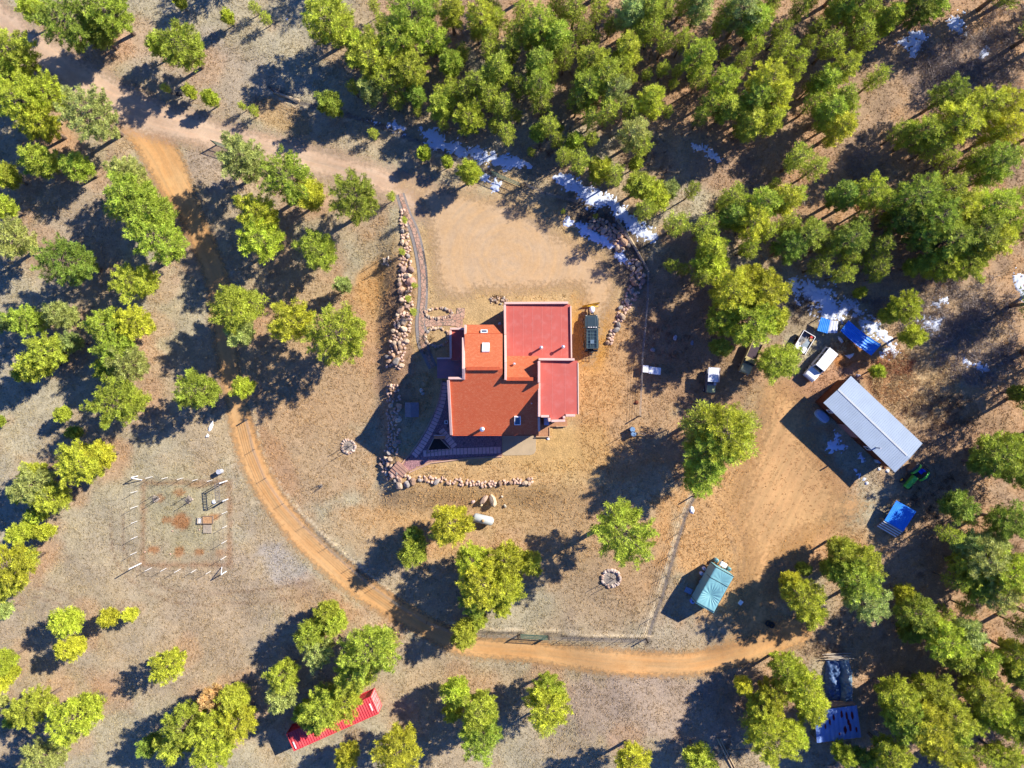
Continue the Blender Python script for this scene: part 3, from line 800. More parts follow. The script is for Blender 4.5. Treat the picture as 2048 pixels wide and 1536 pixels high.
# trees standing just outside the frame, which throw their shade into it
_R2 = random.Random(5)
for (u, v, r) in [(2105, 40, 40), (2150, 130, 42), (2090, -60, 40), (2190, 20, 44), (2110, 250, 34), (2120, 420, 40), (2100, 600, 40), (2165, 560, 40), (2130, 700, 42), (2090, 800, 36), (2160, 860, 44), (2110, 930, 40),
                  (2190, 700, 40), (2120, 1080, 40), (2110, 1250, 44), (2120, 1420, 40), (1700, -50, 40), (1790, -60, 40), (1870, -45, 44), (1960, -60, 40), (2030, -40, 38), (1590, -60, 40), (1450, -60, 36), (1330, -70, 36), (1200, -60, 36), (1050, -60, 36)]:
    TREES.append((u, v, r, 'g', True))
for _ in range(60):
    side = _R2.randrange(4); q = _R2.uniform(60, 420)
    u, v = [(-q, _R2.uniform(-300, 1800)), (2048 + q + 60, _R2.uniform(-300, 1800)), (_R2.uniform(-200, 2200), -q - 60), (_R2.uniform(-200, 2200), 1536 + q)][side]
    TREES.append((u, v, _R2.uniform(24, 46), 'g', side in (1, 2)))

TREE_DUFF = []
for (u, v, r, t, f) in TREES:
    x, y, z, rm, h = tree_base(u, v, r, f)
    TREE_DUFF.append((1024 + x * SC, 768 - y * SC, r * 1.15, .42 if r > 20 else .2))

# ------------------------------------------------------------------ pine meshes
def needle_material():
    m = bpy.data.materials.new("pine_needles"); m.use_nodes = True
    nt = m.node_tree; N = nt.nodes; L = nt.links; N.clear()
    out = N.new("ShaderNodeOutputMaterial"); bs = N.new("ShaderNodeBsdfPrincipled"); bs.inputs['Roughness'].default_value = .55
    bs.inputs['Specular IOR Level'].default_value = .25
    oi = N.new("ShaderNodeObjectInfo"); at = N.new("ShaderNodeAttribute"); at.attribute_name = 'tone'
    sp = N.new("ShaderNodeSeparateColor"); L.new(at.outputs['Color'], sp.inputs[0])
    vm = N.new("ShaderNodeVectorMath"); vm.operation = 'SCALE'; L.new(oi.outputs['Color'], vm.inputs[0]); L.new(sp.outputs[0], vm.inputs[3])
    mx = N.new("ShaderNodeMix"); mx.data_type = 'RGBA'; L.new(sp.outputs[1], mx.inputs[0]); L.new(vm.outputs[0], mx.inputs[6])
    mx.inputs[7].default_value = (0.40, 0.38, 0.055, 1)
    L.new(mx.outputs[2], bs.inputs['Base Color'])
    tr = N.new("ShaderNodeBsdfTranslucent"); L.new(mx.outputs[2], tr.inputs[0])
    ms = N.new("ShaderNodeMixShader"); ms.inputs[0].default_value = .22
    L.new(bs.outputs[0], ms.inputs[1]); L.new(tr.outputs[0], ms.inputs[2]); L.new(ms.outputs[0], out.inputs[0])
    return m

BLADES = 28
def make_pine(seed, r, h, slim=False, sparse=1.0):
    R = np.random.RandomState(seed)
    tk = MB(); cl = []
    zb = h * (.34 if slim else .30)
    lean = R.uniform(-.03, .03, 2) * h
    def axis(t): return Vector((lean[0] * t * t, lean[1] * t * t, h * t))
    rad = 0.022 * h * (.8 if slim else 1.0)
    tk.tube([axis(t) for t in (0, .25, .5, .75, .97)], [rad * 1.25, rad, rad * .75, rad * .42, rad * .1], 7)
    ph = R.uniform(0, 6.28, 3)
    def lobes(a, t): return 1 + .06 * math.sin(2 * a + ph[0]) + .07 * math.sin(3 * a + ph[1] + 3 * t) + .06 * math.sin(5 * a + ph[2] - 6 * t)
    def prof(t):      # radius profile from crown base (0) to tip (1)
        if slim: return (0.50 + 1.1 * t) * (1 - t) ** .75 * 1.25 + .12
        return max(0.12, (0.62 + 1.35 * t - 0.25 * t * t) * (1 - t ** 2.6) ** .75 * .86)
    nl = int((30 + 16 * r) * (1.1 if slim else 1.0))
    az = R.uniform(0, 6.28)
    for i in range(nl):
        t = (i + R.uniform(0, .8)) / nl
        az += 2.4 + R.uniform(-.5, .5)
        z0 = zb + (h - zb) * t * .95
        ln = r * prof(t) * lobes(az, t) * R.uniform(.74, 1.06)
        rise = (.10 + .45 * t) * ln * R.uniform(.5, 1.4)
        a0 = axis(z0 / h)
        d = Vector((math.cos(az), math.sin(az), 0))
        sd = Vector((-d.y, d.x, 0))
        bend = R.uniform(-.15, .15) * ln
        pts = [a0, a0 + d * ln * .5 + sd * bend * .6 + Vector((0, 0, rise * .3)), a0 + d * ln + sd * bend + Vector((0, 0, rise))]
        br = .012 + .012 * ln
        tk.tube(pts, [br * 1.6, br, br * .35], 4, cap=False)
        nc = max(2, int(ln * (4.2 if slim else 5.2) * sparse))
        for k in range(nc):
            s = 1 - (k / nc) * (.62 if ln > 1.2 else .8)
            wid = .30 * ln * (1.05 - s) * 1.0 + .18
            c = pts[0].lerp(pts[1], s * 2) if s < .5 else pts[1].lerp(pts[2], s * 2 - 1)
            c = c + sd * R.uniform(-1, 1) * wid + Vector((0, 0, R.uniform(-.08, .30) + .05 * ln))
            cl.append((c, d, s))
    cl.append((axis(1.0), Vector((0, 0, 1)), 1))
    n = len(cl); B = BLADES
    C = np.array([tuple(c[0]) for c in cl]); D = np.array([tuple(c[1]) for c in cl])
    q = R.normal(size=(n, B, 3)); q[..., 2] = np.abs(q[..., 2]) * .9 + .05
    q += D[:, None, :] * .35
    q /= np.linalg.norm(q, axis=-1, keepdims=True)
    L_ = R.uniform(.22, .40, (n, B, 1)) * (1.0 if r > 1 else .75)
    t1 = np.cross(q, R.normal(size=(n, B, 3))); t1 /= np.linalg.norm(t1, axis=-1, keepdims=True)
    w = R.uniform(.014, .032, (n, B, 1))
    c0 = C[:, None, :] + q * .03
    a = c0 + q * L_ * .45 + t1 * w; b = c0 + q * L_ * .45 - t1 * w; tip = c0 + q * L_
    V = np.stack([c0, a, tip, b], 2).reshape(-1, 3)
    Fc = np.arange(len(V)).reshape(-1, 4)
    me = npmesh("pine_crown", V, Fc, NEEDLE, 4)
    tone = np.repeat(R.uniform(.55, 1.5, n), B) * R.uniform(.85, 1.15, n * B)
    yel = np.repeat(np.clip(R.normal(.04, .10, n), 0, .4), B)
    col = np.stack([tone, yel, yel * 0, np.ones(n * B)], 1).repeat(4, 0)
    ca = me.color_attributes.new("tone", 'FLOAT_COLOR', 'POINT')
    ca.data.foreach_set('color', col.astype(np.float32).ravel())
    tme = bpy.data.meshes.new("pine_trunk")
    tme.from_pydata([tuple(p) for p in tk.v], [], tk.f); tme.materials.append(BARK); tme.update()
    return (me, tme, r, h)

LANDMARKS = [("the red shipping container", 660, 1450), ("the red-roofed house", 1020, 740), ("the silver-roofed barn", 1745, 850), ("the teal-tarped camper", 1427, 1175),
 ("the white-posted garden", 362, 1050), ("the propane tank", 967, 1036), ("the stone fire ring", 1222, 1155), ("the upper green gate", 1010, 360),
 ("the lower green gate", 1050, 1270), ("the photo's top left corner", 0, 0), ("the photo's bottom left corner", 0, 1536), ("the photo's top right corner", 2048, 0),
 ("the photo's bottom right corner", 2048, 1536), ("the green tractor", 1822, 950), ("the blue platform roof", 1800, 1032), ("the rust-streaked tin roof", 1675, 1448), ("the bent blue sheet roof", 1722, 675),
 ("the white car", 1637, 725), ("the road fork", 240, 220), ("the boulder bank", 1240, 500), ("the long snow strip", 1210, 410),
 ("the roadside snow", 895, 290), ("the top edge's middle", 1024, 0), ("the faint forest snow", 1412, 300), ("the left edge's middle", 0, 768),
 ("the right edge's middle", 2048, 768), ("the crumpled white sheet", 420, 850), ("the white utility cart", 1420, 760), ("the upper right snow pair", 1868, 68),
 ("the orange road's top", 350, 370), ("the bottom edge's middle", 1024, 1536), ("the wall's caged sapling", 770, 520), ("the white fence cloth", 1383, 1020)]
DIRS = ["right of", "lower right of", "below", "lower left of", "left of", "upper left of", "above", "upper right of"]
ORD = ["", "second nearest", "third nearest", "fourth nearest", "fifth nearest", "sixth nearest", "seventh nearest", "eighth nearest", "ninth nearest", "tenth nearest", "eleventh nearest", "twelfth nearest"]

def tree_labels():
    rows = []
    for i, (u, v, r, t, f) in enumerate(TREES):
        lm = min(LANDMARKS, key=lambda l: math.hypot(l[1] - u, l[2] - v))
        a = math.atan2(v - lm[2], u - lm[1])
        d = DIRS[int(round(a / (math.pi / 4))) % 8]
        size = "tiny" if r < 13 else "small" if r < 25 else "mid-sized" if r < 38 else "big"
        tn = {'y': "yellow-green", 'g': "bright green", 'd': "dark green", 'b': "pale grey-green", 'o': "orange-brown dying"}[t]
        if t == 'o': size = "small"
        rows.append([lm[0], d, size, tn, math.hypot(lm[1] - u, lm[2] - v), i])
    lab = {}
    from collections import defaultdict
    gr = defaultdict(list)
    for rw in rows: gr[(rw[0], rw[1], rw[2], rw[3])].append(rw)
    for k, L_ in gr.items():
        L_.sort(key=lambda z: z[4])
        for j, rw in enumerate(L_):
            s = f"{k[2]} {k[3]} pine {k[1]} {k[0]}"
            if len(L_) > 1: s += ", nearest such" if j == 0 else f", {ORD[min(j, 11)]} such"
            lab[rw[5]] = s
    return lab

def build_trees():
    global NEEDLE, BARK
    NEEDLE = needle_material()
    BARK = mat("pine_bark", srgb(150, 128, 110, .6), rough=.9, var=.3, scale=3, bump=.4, bscale=30)
    S = [make_pine(11 + i, .8, 3.2, False, 1.7) for i in range(3)]
    M1 = [make_pine(21 + i, 1.45, 5.8, False, 1.35) for i in range(4)]
    M2 = [make_pine(31 + i, 2.35, 8.2, False, 1.1) for i in range(4)]
    Lg = [make_pine(41 + i, 3.4, 10.8, False, 1.0) for i in range(5)]
    SF = [make_pine(51 + i, 1.4, 8.5, True, 1.35) for i in range(3)]
    MF = [make_pine(61 + i, 2.2, 11.0, True, 1.1) for i in range(4)]
    LF = [make_pine(71 + i, 3.1, 13.0, True, .95) for i in range(3)]
    global BLADES
    BLADES = 11
    LO = [make_pine(81 + i, 1.4, 6.5, i % 2 == 0, 1.2) for i in range(4)]
    low = []
    for (cm, tm, vr, vh) in LO:
        n = len(cm.vertices); co = np.empty(n * 3, np.float32); cm.vertices.foreach_get('co', co)
        tn = np.empty(n * 4, np.float32); cm.color_attributes['tone'].data.foreach_get('color', tn)
        low.append((co.reshape(-1, 3), tn, vr, vh, np.array([tuple(v.co) for v in tm.vertices]), [tuple(p.vertices) for p in tm.polygons]))
    labs = tree_labels()
    V = []; TN = []; TV = []; TF = []; tn0 = 0
    for i, (u, v, r, t, f) in enumerate(TREES):
        x, y, z, rm, h = tree_base(u, v, r, f)
        if i not in SOLO:
            co, tn, vr, vh, tv, tf = low[rnd.randrange(len(low))]
            s = rm / vr * 1.12; a = rnd.uniform(0, 6.28); ca, sa = math.cos(a), math.sin(a)
            def tf_(c): return np.stack([(c[:, 0] * ca - c[:, 1] * sa) * s + x, (c[:, 0] * sa + c[:, 1] * ca) * s + y, c[:, 2] * h / vh + z - .05], 1)
            V.append(tf_(co)); k = {'y': 1.1, 'g': 1.0, 'd': .75, 'b': 1.0, 'o': 1.0}[t]
            q = tn.reshape(-1, 4).copy(); q[:, 0] *= k; TN.append(q)
            TV.append(tf_(tv)); TF += [tuple(j + tn0 for j in p) for p in tf]; tn0 += len(tv)
            continue
        pool = (SF if rm < 1.8 else MF if rm < 2.7 else LF) if (f and rm > .9) else (S if rm < 1.1 else M1 if rm < 1.9 else M2 if rm < 2.9 else Lg)
        cm, tm, vr, vh = pool[rnd.randrange(len(pool))]
        root = thing("pine_tree", labs[i], "pine tree", (x, y, z - .05), rnd.uniform(0, 6.28), group="ponderosa pines on the property")
        s = rm / vr * 1.12
        if not f and r > 25: s *= 1.05
        root.scale = (s, s, h / vh)
        o1 = link("trunk", tm, root); o2 = link("crown", cm, root)
        c = TINT[t]; k = rnd.uniform(.85, 1.15); hu = rnd.uniform(-.07, .07)
        o2.color = (c[0] * k * (1 + hu * 1.6), c[1] * k, c[2] * k * (1 - hu), 1)
    if V:
        V = np.concatenate(V); TN = np.concatenate(TN)
        nv = len(V); TVc = np.concatenate(TV)
        me = bpy.data.meshes.new("pine_thicket")
        quads = np.arange(nv).reshape(-1, 4)
        allv = np.concatenate([V, TVc]); me.vertices.add(len(allv)); me.vertices.foreach_set('co', allv.astype(np.float32).ravel())
        lv = list(quads.ravel()); ls = list(range(0, nv, 4)); lt = [4] * len(quads); mi = [0] * len(quads)
        cur = nv
        for p in TF:
            ls.append(cur); lt.append(len(p)); lv += [j + nv for j in p]; cur += len(p); mi.append(1)
        me.loops.add(len(lv)); me.loops.foreach_set('vertex_index', lv)
        me.polygons.add(len(ls)); me.polygons.foreach_set('loop_start', ls); me.polygons.foreach_set('loop_total', lt)
        me.materials.append(NEEDLE); me.materials.append(BARK); me.polygons.foreach_set('material_index', mi)
        me.update(calc_edges=True)
        ca_ = me.color_attributes.new("tone", 'FLOAT_COLOR', 'POINT')
        ca_.data.foreach_set('color', np.concatenate([TN, np.ones((len(TVc), 4))]).astype(np.float32).ravel())
        o = link("pine_thicket", me); o['kind'] = 'stuff'; o['label'] = 'young and half hidden pines filling the gaps of the wood'; o['category'] = 'trees'
        c = TINT['g']; o.color = (c[0], c[1], c[2], 1)

# ------------------------------------------------------------------ brush thickets
def build_brush():
    spots = []
    def fill(cx, cy, rx, ry, n, c, s=1.0):
        for _ in range(n):
            a = nrs.uniform(0, 6.28); d = math.sqrt(nrs.rand())
            spots.append((cx + math.cos(a) * d * rx, cy + math.sin(a) * d * ry, c, s * nrs.uniform(.6, 1.2)))
    g = (184, 170, 160); tn = (236, 206, 156); rd = (206, 146, 108)
    fill(1950, 150, 100, 90, 130, g, 1.1); fill(2010, 40, 50, 50, 40, g); fill(1860, 130, 60, 40, 36, g); fill(1880, 620, 90, 70, 120, g, 1.1); fill(1980, 640, 60, 90, 80, g)
    fill(1830, 760, 90, 60, 230, tn, .7); fill(1785, 730, 40, 30, 60, rd, .7); fill(1880, 820, 70, 40, 70, (165, 135, 105), .8); fill(1560, 400, 50, 30, 20, g); fill(1720, 330, 30, 30, 30, g)
    fill(1950, 720, 80, 50, 70, g); fill(1610, 625, 40, 30, 26, (150, 130, 108), .7); fill(1690, 690, 40, 20, 30, tn, .55); fill(1340, 680, 40, 40, 30, (176, 140, 110), .5)
    fill(1200, 440, 45, 22, 36, (130, 112, 100), .5); fill(1000, 600, 16, 8, 12, (150, 120, 96), .5); fill(855, 690, 22, 20, 24, (176, 150, 110), .5); fill(1740, 620, 60, 25, 40, g, .8)
    fill(1730, 410, 30, 16, 16, rd, .7); fill(1290, 330, 60, 60, 40, (150, 124, 104), .6); fill(1100, 260, 40, 50, 24, (150, 124, 104), .6); fill(1440, 1510, 60, 40, 26, (170, 140, 116), .5)
    fill(1650, 1250, 60, 30, 30, (176, 150, 120), .5); fill(1830, 1420, 30, 50, 20, (150, 110, 84), .5); fill(1900, 1000, 80, 50, 40, (120, 98, 80), .7); fill(1650, 1300, 40, 14, 40, (186, 158, 128), .5)
    fill(1980, 1080, 60, 40, 24, (120, 98, 80), .7); fill(790, 950, 30, 20, 14, tn, .4); fill(880, 945, 30, 8, 14, tn, .4)
    V = []; Cc = []; 
    for (u, v, c, s) in spots:
        p = G(u, v); nb = int(26 * s) + 8
        a = nrs.uniform(0, 6.28, nb); e = nrs.uniform(.1, 1.0, nb); L_ = nrs.uniform(.35, 1.15, nb) * s
        d = np.stack([np.cos(a) * np.cos(e), np.sin(a) * np.cos(e), np.sin(e)], 1)
        o = np.array(p) + np.concatenate([nrs.uniform(-.35, .35, (nb, 2)) * s, np.zeros((nb, 1))], 1)
        w = np.cross(d, nrs.normal(size=(nb, 3))); w /= np.linalg.norm(w, axis=1, keepdims=True)
        w *= nrs.uniform(.012, .03, (nb, 1))
        V.append(np.stack([o - w, o + w, o + d * L_[:, None] + w * .3], 1).reshape(-1, 3))
        # side twigs
        o2 = o + d * L_[:, None] * nrs.uniform(.4, .8, (nb, 1)); d2 = d + nrs.normal(size=(nb, 3)) * .6
        V.append(np.stack([o2 - w, o2 + w, o2 + d2 * L_[:, None] * .45], 1).reshape(-1, 3))
        cc = np.array(srgb(*c, .72)[:3]) * nrs.uniform(.6, 1.3, (nb * 2, 1))
        Cc.append(cc.repeat(3, 0))
    V = np.concatenate(V); Cc = np.clip(np.concatenate(Cc), 0, .8)
    m = mat("dry_twigs", attr='Col', rough=.9, var=.15, bump=0, spec=.1)
    me = npmesh("oak_brush", V, np.arange(len(V)).reshape(-1, 3), m, 3)
    ca = me.color_attributes.new("Col", 'FLOAT_COLOR', 'POINT')
    ca.data.foreach_set('color', np.concatenate([Cc, np.ones((len(Cc), 1))], 1).astype(np.float32).ravel())
    o = link("oak_brush", me); o['kind'] = 'stuff'; o['label'] = 'leafless grey and tan scrub thickets in the clearings'; o['category'] = 'brush'
# ------------------------------------------------------------------ house
def plane_pt(u, v, f):
    """photo point (3x house enlargement) lying on a roof plane whose height is f(world y)"""
    U, V_ = E(u, v); z = 5.0
    for _ in range(12):
        x, y = W(U, V_, z); z = f(y, x)
    return Vector((x, y, z))
def ey(v, z): return W(0, E(0, v)[1], z)[1]
def ex(u, z): return W(E(u, 0)[0], 0, z)[0]

def build_house():
    hx, hy = W(1010, 760)
    R = thing("house", "adobe style house with red and orange roofs and pink parapets", "house", (hx, hy, 0))
    stucco = mat("pink_stucco", srgb(222, 170, 146, .62), rough=.9, var=.08, scale=.8, bump=.2, bscale=14)
    cap = mat("parapet_cap", srgb(250, 206, 188, .66), rough=.85, var=.06, scale=1.5, bump=.1, bscale=12)
    memb = mat("red_membrane", srgb(214, 106, 92, .64), rough=.55, var=.05, scale=.7, bump=.05, bscale=8, fine=.03, dirt=srgb(228, 140, 128, .6), dirtscale=1.2, dirtamt=.22)
    shA = shingle("orange_shingle_upper", srgb(226, 122, 80, .60), srgb(240, 158, 112, .60))
    shB = shingle("orange_shingle_main", srgb(230, 112, 70, .86), srgb(240, 146, 100, .86))  # base colour lifted to make up for this slope turning from the sun
    ridge = mat("ridge_tile", srgb(222, 104, 62, .6), rough=.8, var=.15, scale=3)
    porchm = mat("porch_metal", srgb(196, 142, 146, .55), rough=.5, var=.06, scale=1, metal=.1)
    glass = mat("window_glass", (0.05, 0.08, 0.12, 1), rough=.08, var=.1, spec=.9, bump=0, fine=0)
    frame = mat("white_frame", (0.75, 0.75, 0.73, 1), rough=.5, var=.04, bump=0)
    steel = mat("galvanised", (0.55, 0.56, 0.58, 1), rough=.4, metal=.6, var=.1, bump=.05)
    wood = mat("weathered_wood", srgb(190, 150, 120, .6), rough=.85, var=.2, scale=4)
    GZ = -1.9
    zr, ze = 9.9, 4.9
    yr = ey(675, zr); ye = ey(1072, ze)
    sp = lambda y, x=0: ze + (y - ye) / (yr - ye) * (zr - ze)
    yr2 = ey(738, sp(ey(738, 9.1)))
    # main south slope, its ridge steps down where the lower right-hand ridge begins
    pts = [plane_pt(u, v, sp) for u, v in ((640, 735), (738, 735), (738, 675), (966, 675), (966, 738), (1183, 738), (1183, 1072), (662, 1072))]
    walls = MB().prism([p - Vector((0, 0, .12)) for p in pts], GZ)
    # left north slope
    yn = ey(468, 6.6)
    npf = lambda y, x=0: zr - (y - yr) / (yn - yr) * (zr - 6.6)
    ptsn = [plane_pt(u, v, npf) for u, v in ((738, 675), (738, 468), (966, 468), (966, 675))]
    walls.prism([p - Vector((0, 0, .12)) for p in ptsn], GZ)
    # lower entry slope
    z1, z2 = 6.0, 5.2
    ya, yb = ey(468, z1), ey(412, z2)
    ep = lambda y, x=0: z1 - (y - ya) / (yb - ya) * (z1 - z2)
    ptse = [plane_pt(u, v, ep) for u, v in ((745, 468), (745, 412), (966, 412), (966, 468))]
    walls.prism([p - Vector((0, 0, .12)) for p in ptse], GZ)
    # right north slope
    zr2 = sp(yr2); yc = ey(600, 7.4)
    cp = lambda y, x=0: zr2 - (y - yr2) / (yc - yr2) * (zr2 - 7.4)
    ptsc = [plane_pt(u, v, cp) for u, v in ((984, 738), (984, 600), (1183, 600), (1183, 738))]
    walls.prism([p - Vector((0, 0, .12)) for p in ptsc], GZ)
    # garage block, east block, west block
    def flat(pts_, f): return [plane_pt(u, v, f) for u, v in pts_]
    ga = lambda y, x=0: 5.95 - (x - ex(980, 5.9)) * .02
    ptsa = flat([(976, 290), (1372, 290), (1378, 640), (978, 640)], ga)
    walls.prism([p - Vector((0, 0, .10)) for p in ptsa], GZ)
    ba = lambda y, x=0: 8.05 - (x - ex(1190, 8)) * .03
    ptsb = flat([(1190, 628), (1417, 628), (1419, 950), (1335, 950), (1335, 985), (1250, 985), (1250, 955), (1190, 955)], ba)
    walls.prism([p - Vector((0, 0, .10)) for p in ptsb], GZ)
    da = lambda y, x=0: 4.1
    ptsd = flat([(656, 438), (738, 438), (738, 625), (656, 625)], da)
    walls.prism([p - Vector((0, 0, .10)) for p in ptsd], GZ)
    walls.build("wall", stucco, R)
    def slab(name, pts_, m, th=.12): return MB().prism(pts_, thick=th).build(name, m, R)
    rf = slab("shingle_roof", pts, shB)
    slab("shingle_roof", ptsn, shA); slab("shingle_roof", ptse, shA); slab("shingle_roof", ptsc, shA)
    slab("membrane_roof", ptsa, memb, .1); slab("membrane_roof", ptsb, memb, .1); slab("membrane_roof", ptsd, memb, .1)
    # seams welded into the membrane roofs
    seam = mat("membrane_seam", srgb(226, 130, 116, .62), rough=.6, var=.1)
    q = MB()
    for k in range(1, 7):
        uu = 976 + k * 57
        q.bar(plane_pt(uu, 300, ga) + Vector((0, 0, .004)), plane_pt(uu, 600, ga) + Vector((0, 0, .004)), .07, .012)
    for k in range(1, 3):
        uu = 1190 + k * 76
        q.bar(plane_pt(uu, 640, ba) + Vector((0, 0, .004)), plane_pt(uu, 948, ba) + Vector((0, 0, .004)), .06, .012)
    q.build("roof_seam", seam, R)
    # parapets: photo line, half width in px, top height, foot height
    def para(a, b, top, w=.29, foot=None, top2=None):
        top2 = top if top2 is None else top2
        A = P(*E(*a), top); B = P(*E(*b), top2)
        d = (B - A); d.z = 0; d.normalize(); s = Vector((-d.y, d.x, 0)) * w / 2
        m = MB()
        quad = [A + s, A - s, B - s, B + s]
        m.prism(quad, (min(top, top2) - 1.2) if foot is None else foot)
        m.build("parapet", cap, R, bevel=.04)
    para((976, 282), (1360, 280), 6.25, foot=4); para((979, 291), (982, 470), 6.25, foot=4); para((982, 471), (984, 640), 6.3, foot=5, top2=9.4); para((984, 641), (984, 744), 9.7, foot=6)
    para((1375, 300), (1380, 612), 6.02, w=.18, foot=4)
    para((1182, 619), (1398, 621), 8.45, foot=6); para((1185, 630), (1185, 760), 9.75, foot=5); para((1186, 761), (1186, 965), 8.45, foot=4)
    para((1196, 962), (1246, 962), 8.45, foot=6); para((1246, 972), (1248, 994), 8.4, foot=6); para((1258, 990), (1342, 988), 8.4, foot=6); para((1336, 976), (1334, 960), 8.4, foot=6); para((1345, 957), (1402, 957), 8.4, foot=6)
    para((1419, 640), (1421, 950), 8.0, w=.14, foot=6)
    para((650, 436), (742, 436), 4.45, foot=2); para((653, 446), (656, 612), 4.45, foot=2)
    para((742, 412), (742, 484), 6.3, foot=3); para((731, 488), (732, 676), 6.7, w=.36, foot=4, top2=10.2); para((732, 677), (732, 742), 10.2, w=.36, foot=4, top2=9.3)
    para((640, 733), (724, 733), 9.35, foot=5)
    W1 = plane_pt(641, 745, sp); W2 = plane_pt(659, 1074, sp)
    m = MB(); m.prism([W1 + Vector((-.17, 0, .3)), W1 + Vector((.17, 0, .3)), W2 + Vector((.17, 0, .3)), W2 + Vector((-.17, 0, .3))], thick=1.1); m.build("parapet", cap, R, bevel=.04)
    E1 = plane_pt(1184, 966, sp); E2 = plane_pt(1185, 1052, sp)
    m = MB(); m.prism([E1 + Vector((-.15, 0, .3)), E1 + Vector((.15, 0, .3)), E2 + Vector((.15, 0, .3)), E2 + Vector((-.15, 0, .3))], thick=1.1); m.build("parapet", cap, R, bevel=.04)
    # ridge caps and eave
    MB().bar(plane_pt(748, 675, sp) + Vector((0, 0, .08)), plane_pt(950, 675, sp) + Vector((0, 0, .08)), .42, .16).build("ridge_cap", ridge, R)
    MB().bar(plane_pt(988, 738, sp) + Vector((0, 0, .08)), plane_pt(1165, 738, sp) + Vector((0, 0, .08)), .42, .16).build("ridge_cap", ridge, R)
    MB().bar(plane_pt(663, 1073, sp) + Vector((0, -.06, -.05)), plane_pt(1183, 1073, sp) + Vector((0, -.06, -.05)), .12, .14).build("gutter", ridge, R)
    MB().bar(plane_pt(748, 466, npf) + Vector((0, 0, -.05)), plane_pt(964, 466, npf) + Vector((0, 0, -.05)), .10, .12).build("gutter", ridge, R)
    # skylights
    def sky(c, wu, wv, f, gm=glass):
        p = plane_pt(*c, f); k = 3 * SC
        nx = Vector((1, 0, (f(p.y, p.x + 1) - f(p.y, p.x)))).normalized(); ny = Vector((0, 1, f(p.y + 1, p.x) - f(p.y, p.x))).normalized(); nz = nx.cross(ny)
        hw, hh = wu / k / 2, wv / k / 2
        def rect(a, b, h): return [p + nx * sx * a + ny * sy * b + nz * h for sx, sy in ((-1, -1), (1, -1), (1, 1), (-1, 1))]
        fo = MB(); o = rect(hw, hh, .22); i = rect(hw - .1, hh - .1, .22); ob = rect(hw, hh, -.05); ib = rect(hw - .1, hh - .1, .12)
        fo.add(o + i + ob + ib, [(0, 1, 5, 4), (1, 2, 6, 5), (2, 3, 7, 6), (3, 0, 4, 7), (8, 9, 1, 0), (9, 10, 2, 1), (10, 11, 3, 2), (11, 8, 0, 3), (4, 5, 13, 12), (5, 6, 14, 13), (6, 7, 15, 14), (7, 4, 12, 15)])
        fr = fo.build("skylight", frame, R)
        MB().prism(rect(hw - .1, hh - .1, .17), thick=.03).build("pane", gm, fr, local=False) if False else None
        g = MB(); g.prism(rect(hw - .095, hh - .095, .17), thick=.03)
        g.v = [R.matrix_basis.inverted() @ q_ for q_ in g.v]
        g.build("pane", gm, fr, local=True)
    acr = mat("skylight_acrylic", (0.78, 0.82, 0.84, 1), rough=.3, var=.05, scale=8, bump=0)
    sky((866, 553), 40, 62, npf, acr); sky((856, 457), 38, 22, ep); sky((1056, 984), 36, 56, sp)
    # vents on the roofs
    def vent(c, f, h, r, capr=0):
        p = plane_pt(*c, f); m = MB(); m.tube([p - Vector((0, 0, .2)), p + Vector((0, 0, h))], r, 10)
        o = m.build("vent_pipe", steel, R)
        m = MB(); m.tube([p + Vector((0, 0, h)), p + Vector((0, 0, h + .1)), p + Vector((0, 0, h + .22))], [r * 1.6, r * 1.7, r * .4], 10)
        m.v = [R.matrix_basis.inverted() @ q_ for q_ in m.v]; m.build("cap", steel, o, local=True)
    vent((1196, 552), ga, 1.0, .13); vent((1326, 548), ga, 1.05, .13); vent((846, 1036), sp, 1.15, .18); vent((1036, 648), cp, .35, .10); vent((1140, 884), sp, .2, .06)
    # porch roof on the west side
    A = [P(*E(u, v), z) for u, v, z in ((574, 734, 3.0), (724, 734, 3.3), (724, 616, 3.3), (574, 616, 3.0))]
    MB().corr(A[0], A[3], A[2], A[1], 16, amp=.03).build("porch_roof", porchm, R)
    MB().bar(A[3] + Vector((0, .05, .06)), A[2] + Vector((0, .05, .06)), .22, .2).build("parapet", cap, R)
    for p in (A[0], A[3]):
        MB().tube([Vector((p.x + .25, p.y + (.25 if p is A[0] else -.25), GZ)), Vector((p.x + .25, p.y + (.25 if p is A[0] else -.25), 3.0))], .1, 8).build("post", wood, R)
    # windows and doors on the walls (south, west, east, north)
    def opening(c, wdt, hgt, normal, name="window"):
        c = Vector(c); n = Vector(normal); t = Vector((-n.y, n.x, 0))
        m = MB()
        for sx in (-1, 1): m.bar(c + t * sx * wdt / 2 - Vector((0, 0, hgt / 2)), c + t * sx * wdt / 2 + Vector((0, 0, hgt / 2)), .1, .1)
        for sz in (-1, 1): m.bar(c - t * wdt / 2 + Vector((0, 0, sz * hgt / 2)), c + t * wdt / 2 + Vector((0, 0, sz * hgt / 2)), .1, .1)
        o = m.build(name, frame, R)
        g = MB(); g.bar(c - t * wdt / 2 + n * .01, c + t * wdt / 2 + n * .01, .04, hgt - .1)
        g.v = [R.matrix_basis.inverted() @ q_ for q_ in g.v]; g.build("pane", glass if name == "window" else wood, o, local=True)
    ys = ye - .02
    for xx in (-6.2, -3.0): opening((xx, ys - .03, 1.6), 1.5, 1.5, (0, -1, 0))
    opening((.6, ys - .03, 1.1), 1.9, 2.2, (0, -1, 0), "door")
    xw = ptsn[0].x
    xe = max(p.x for p in ptsb)
    for yy in (.5, -2.5): opening((xe + .03, yy, 4.6), 1.2, 1.4, (1, 0, 0))
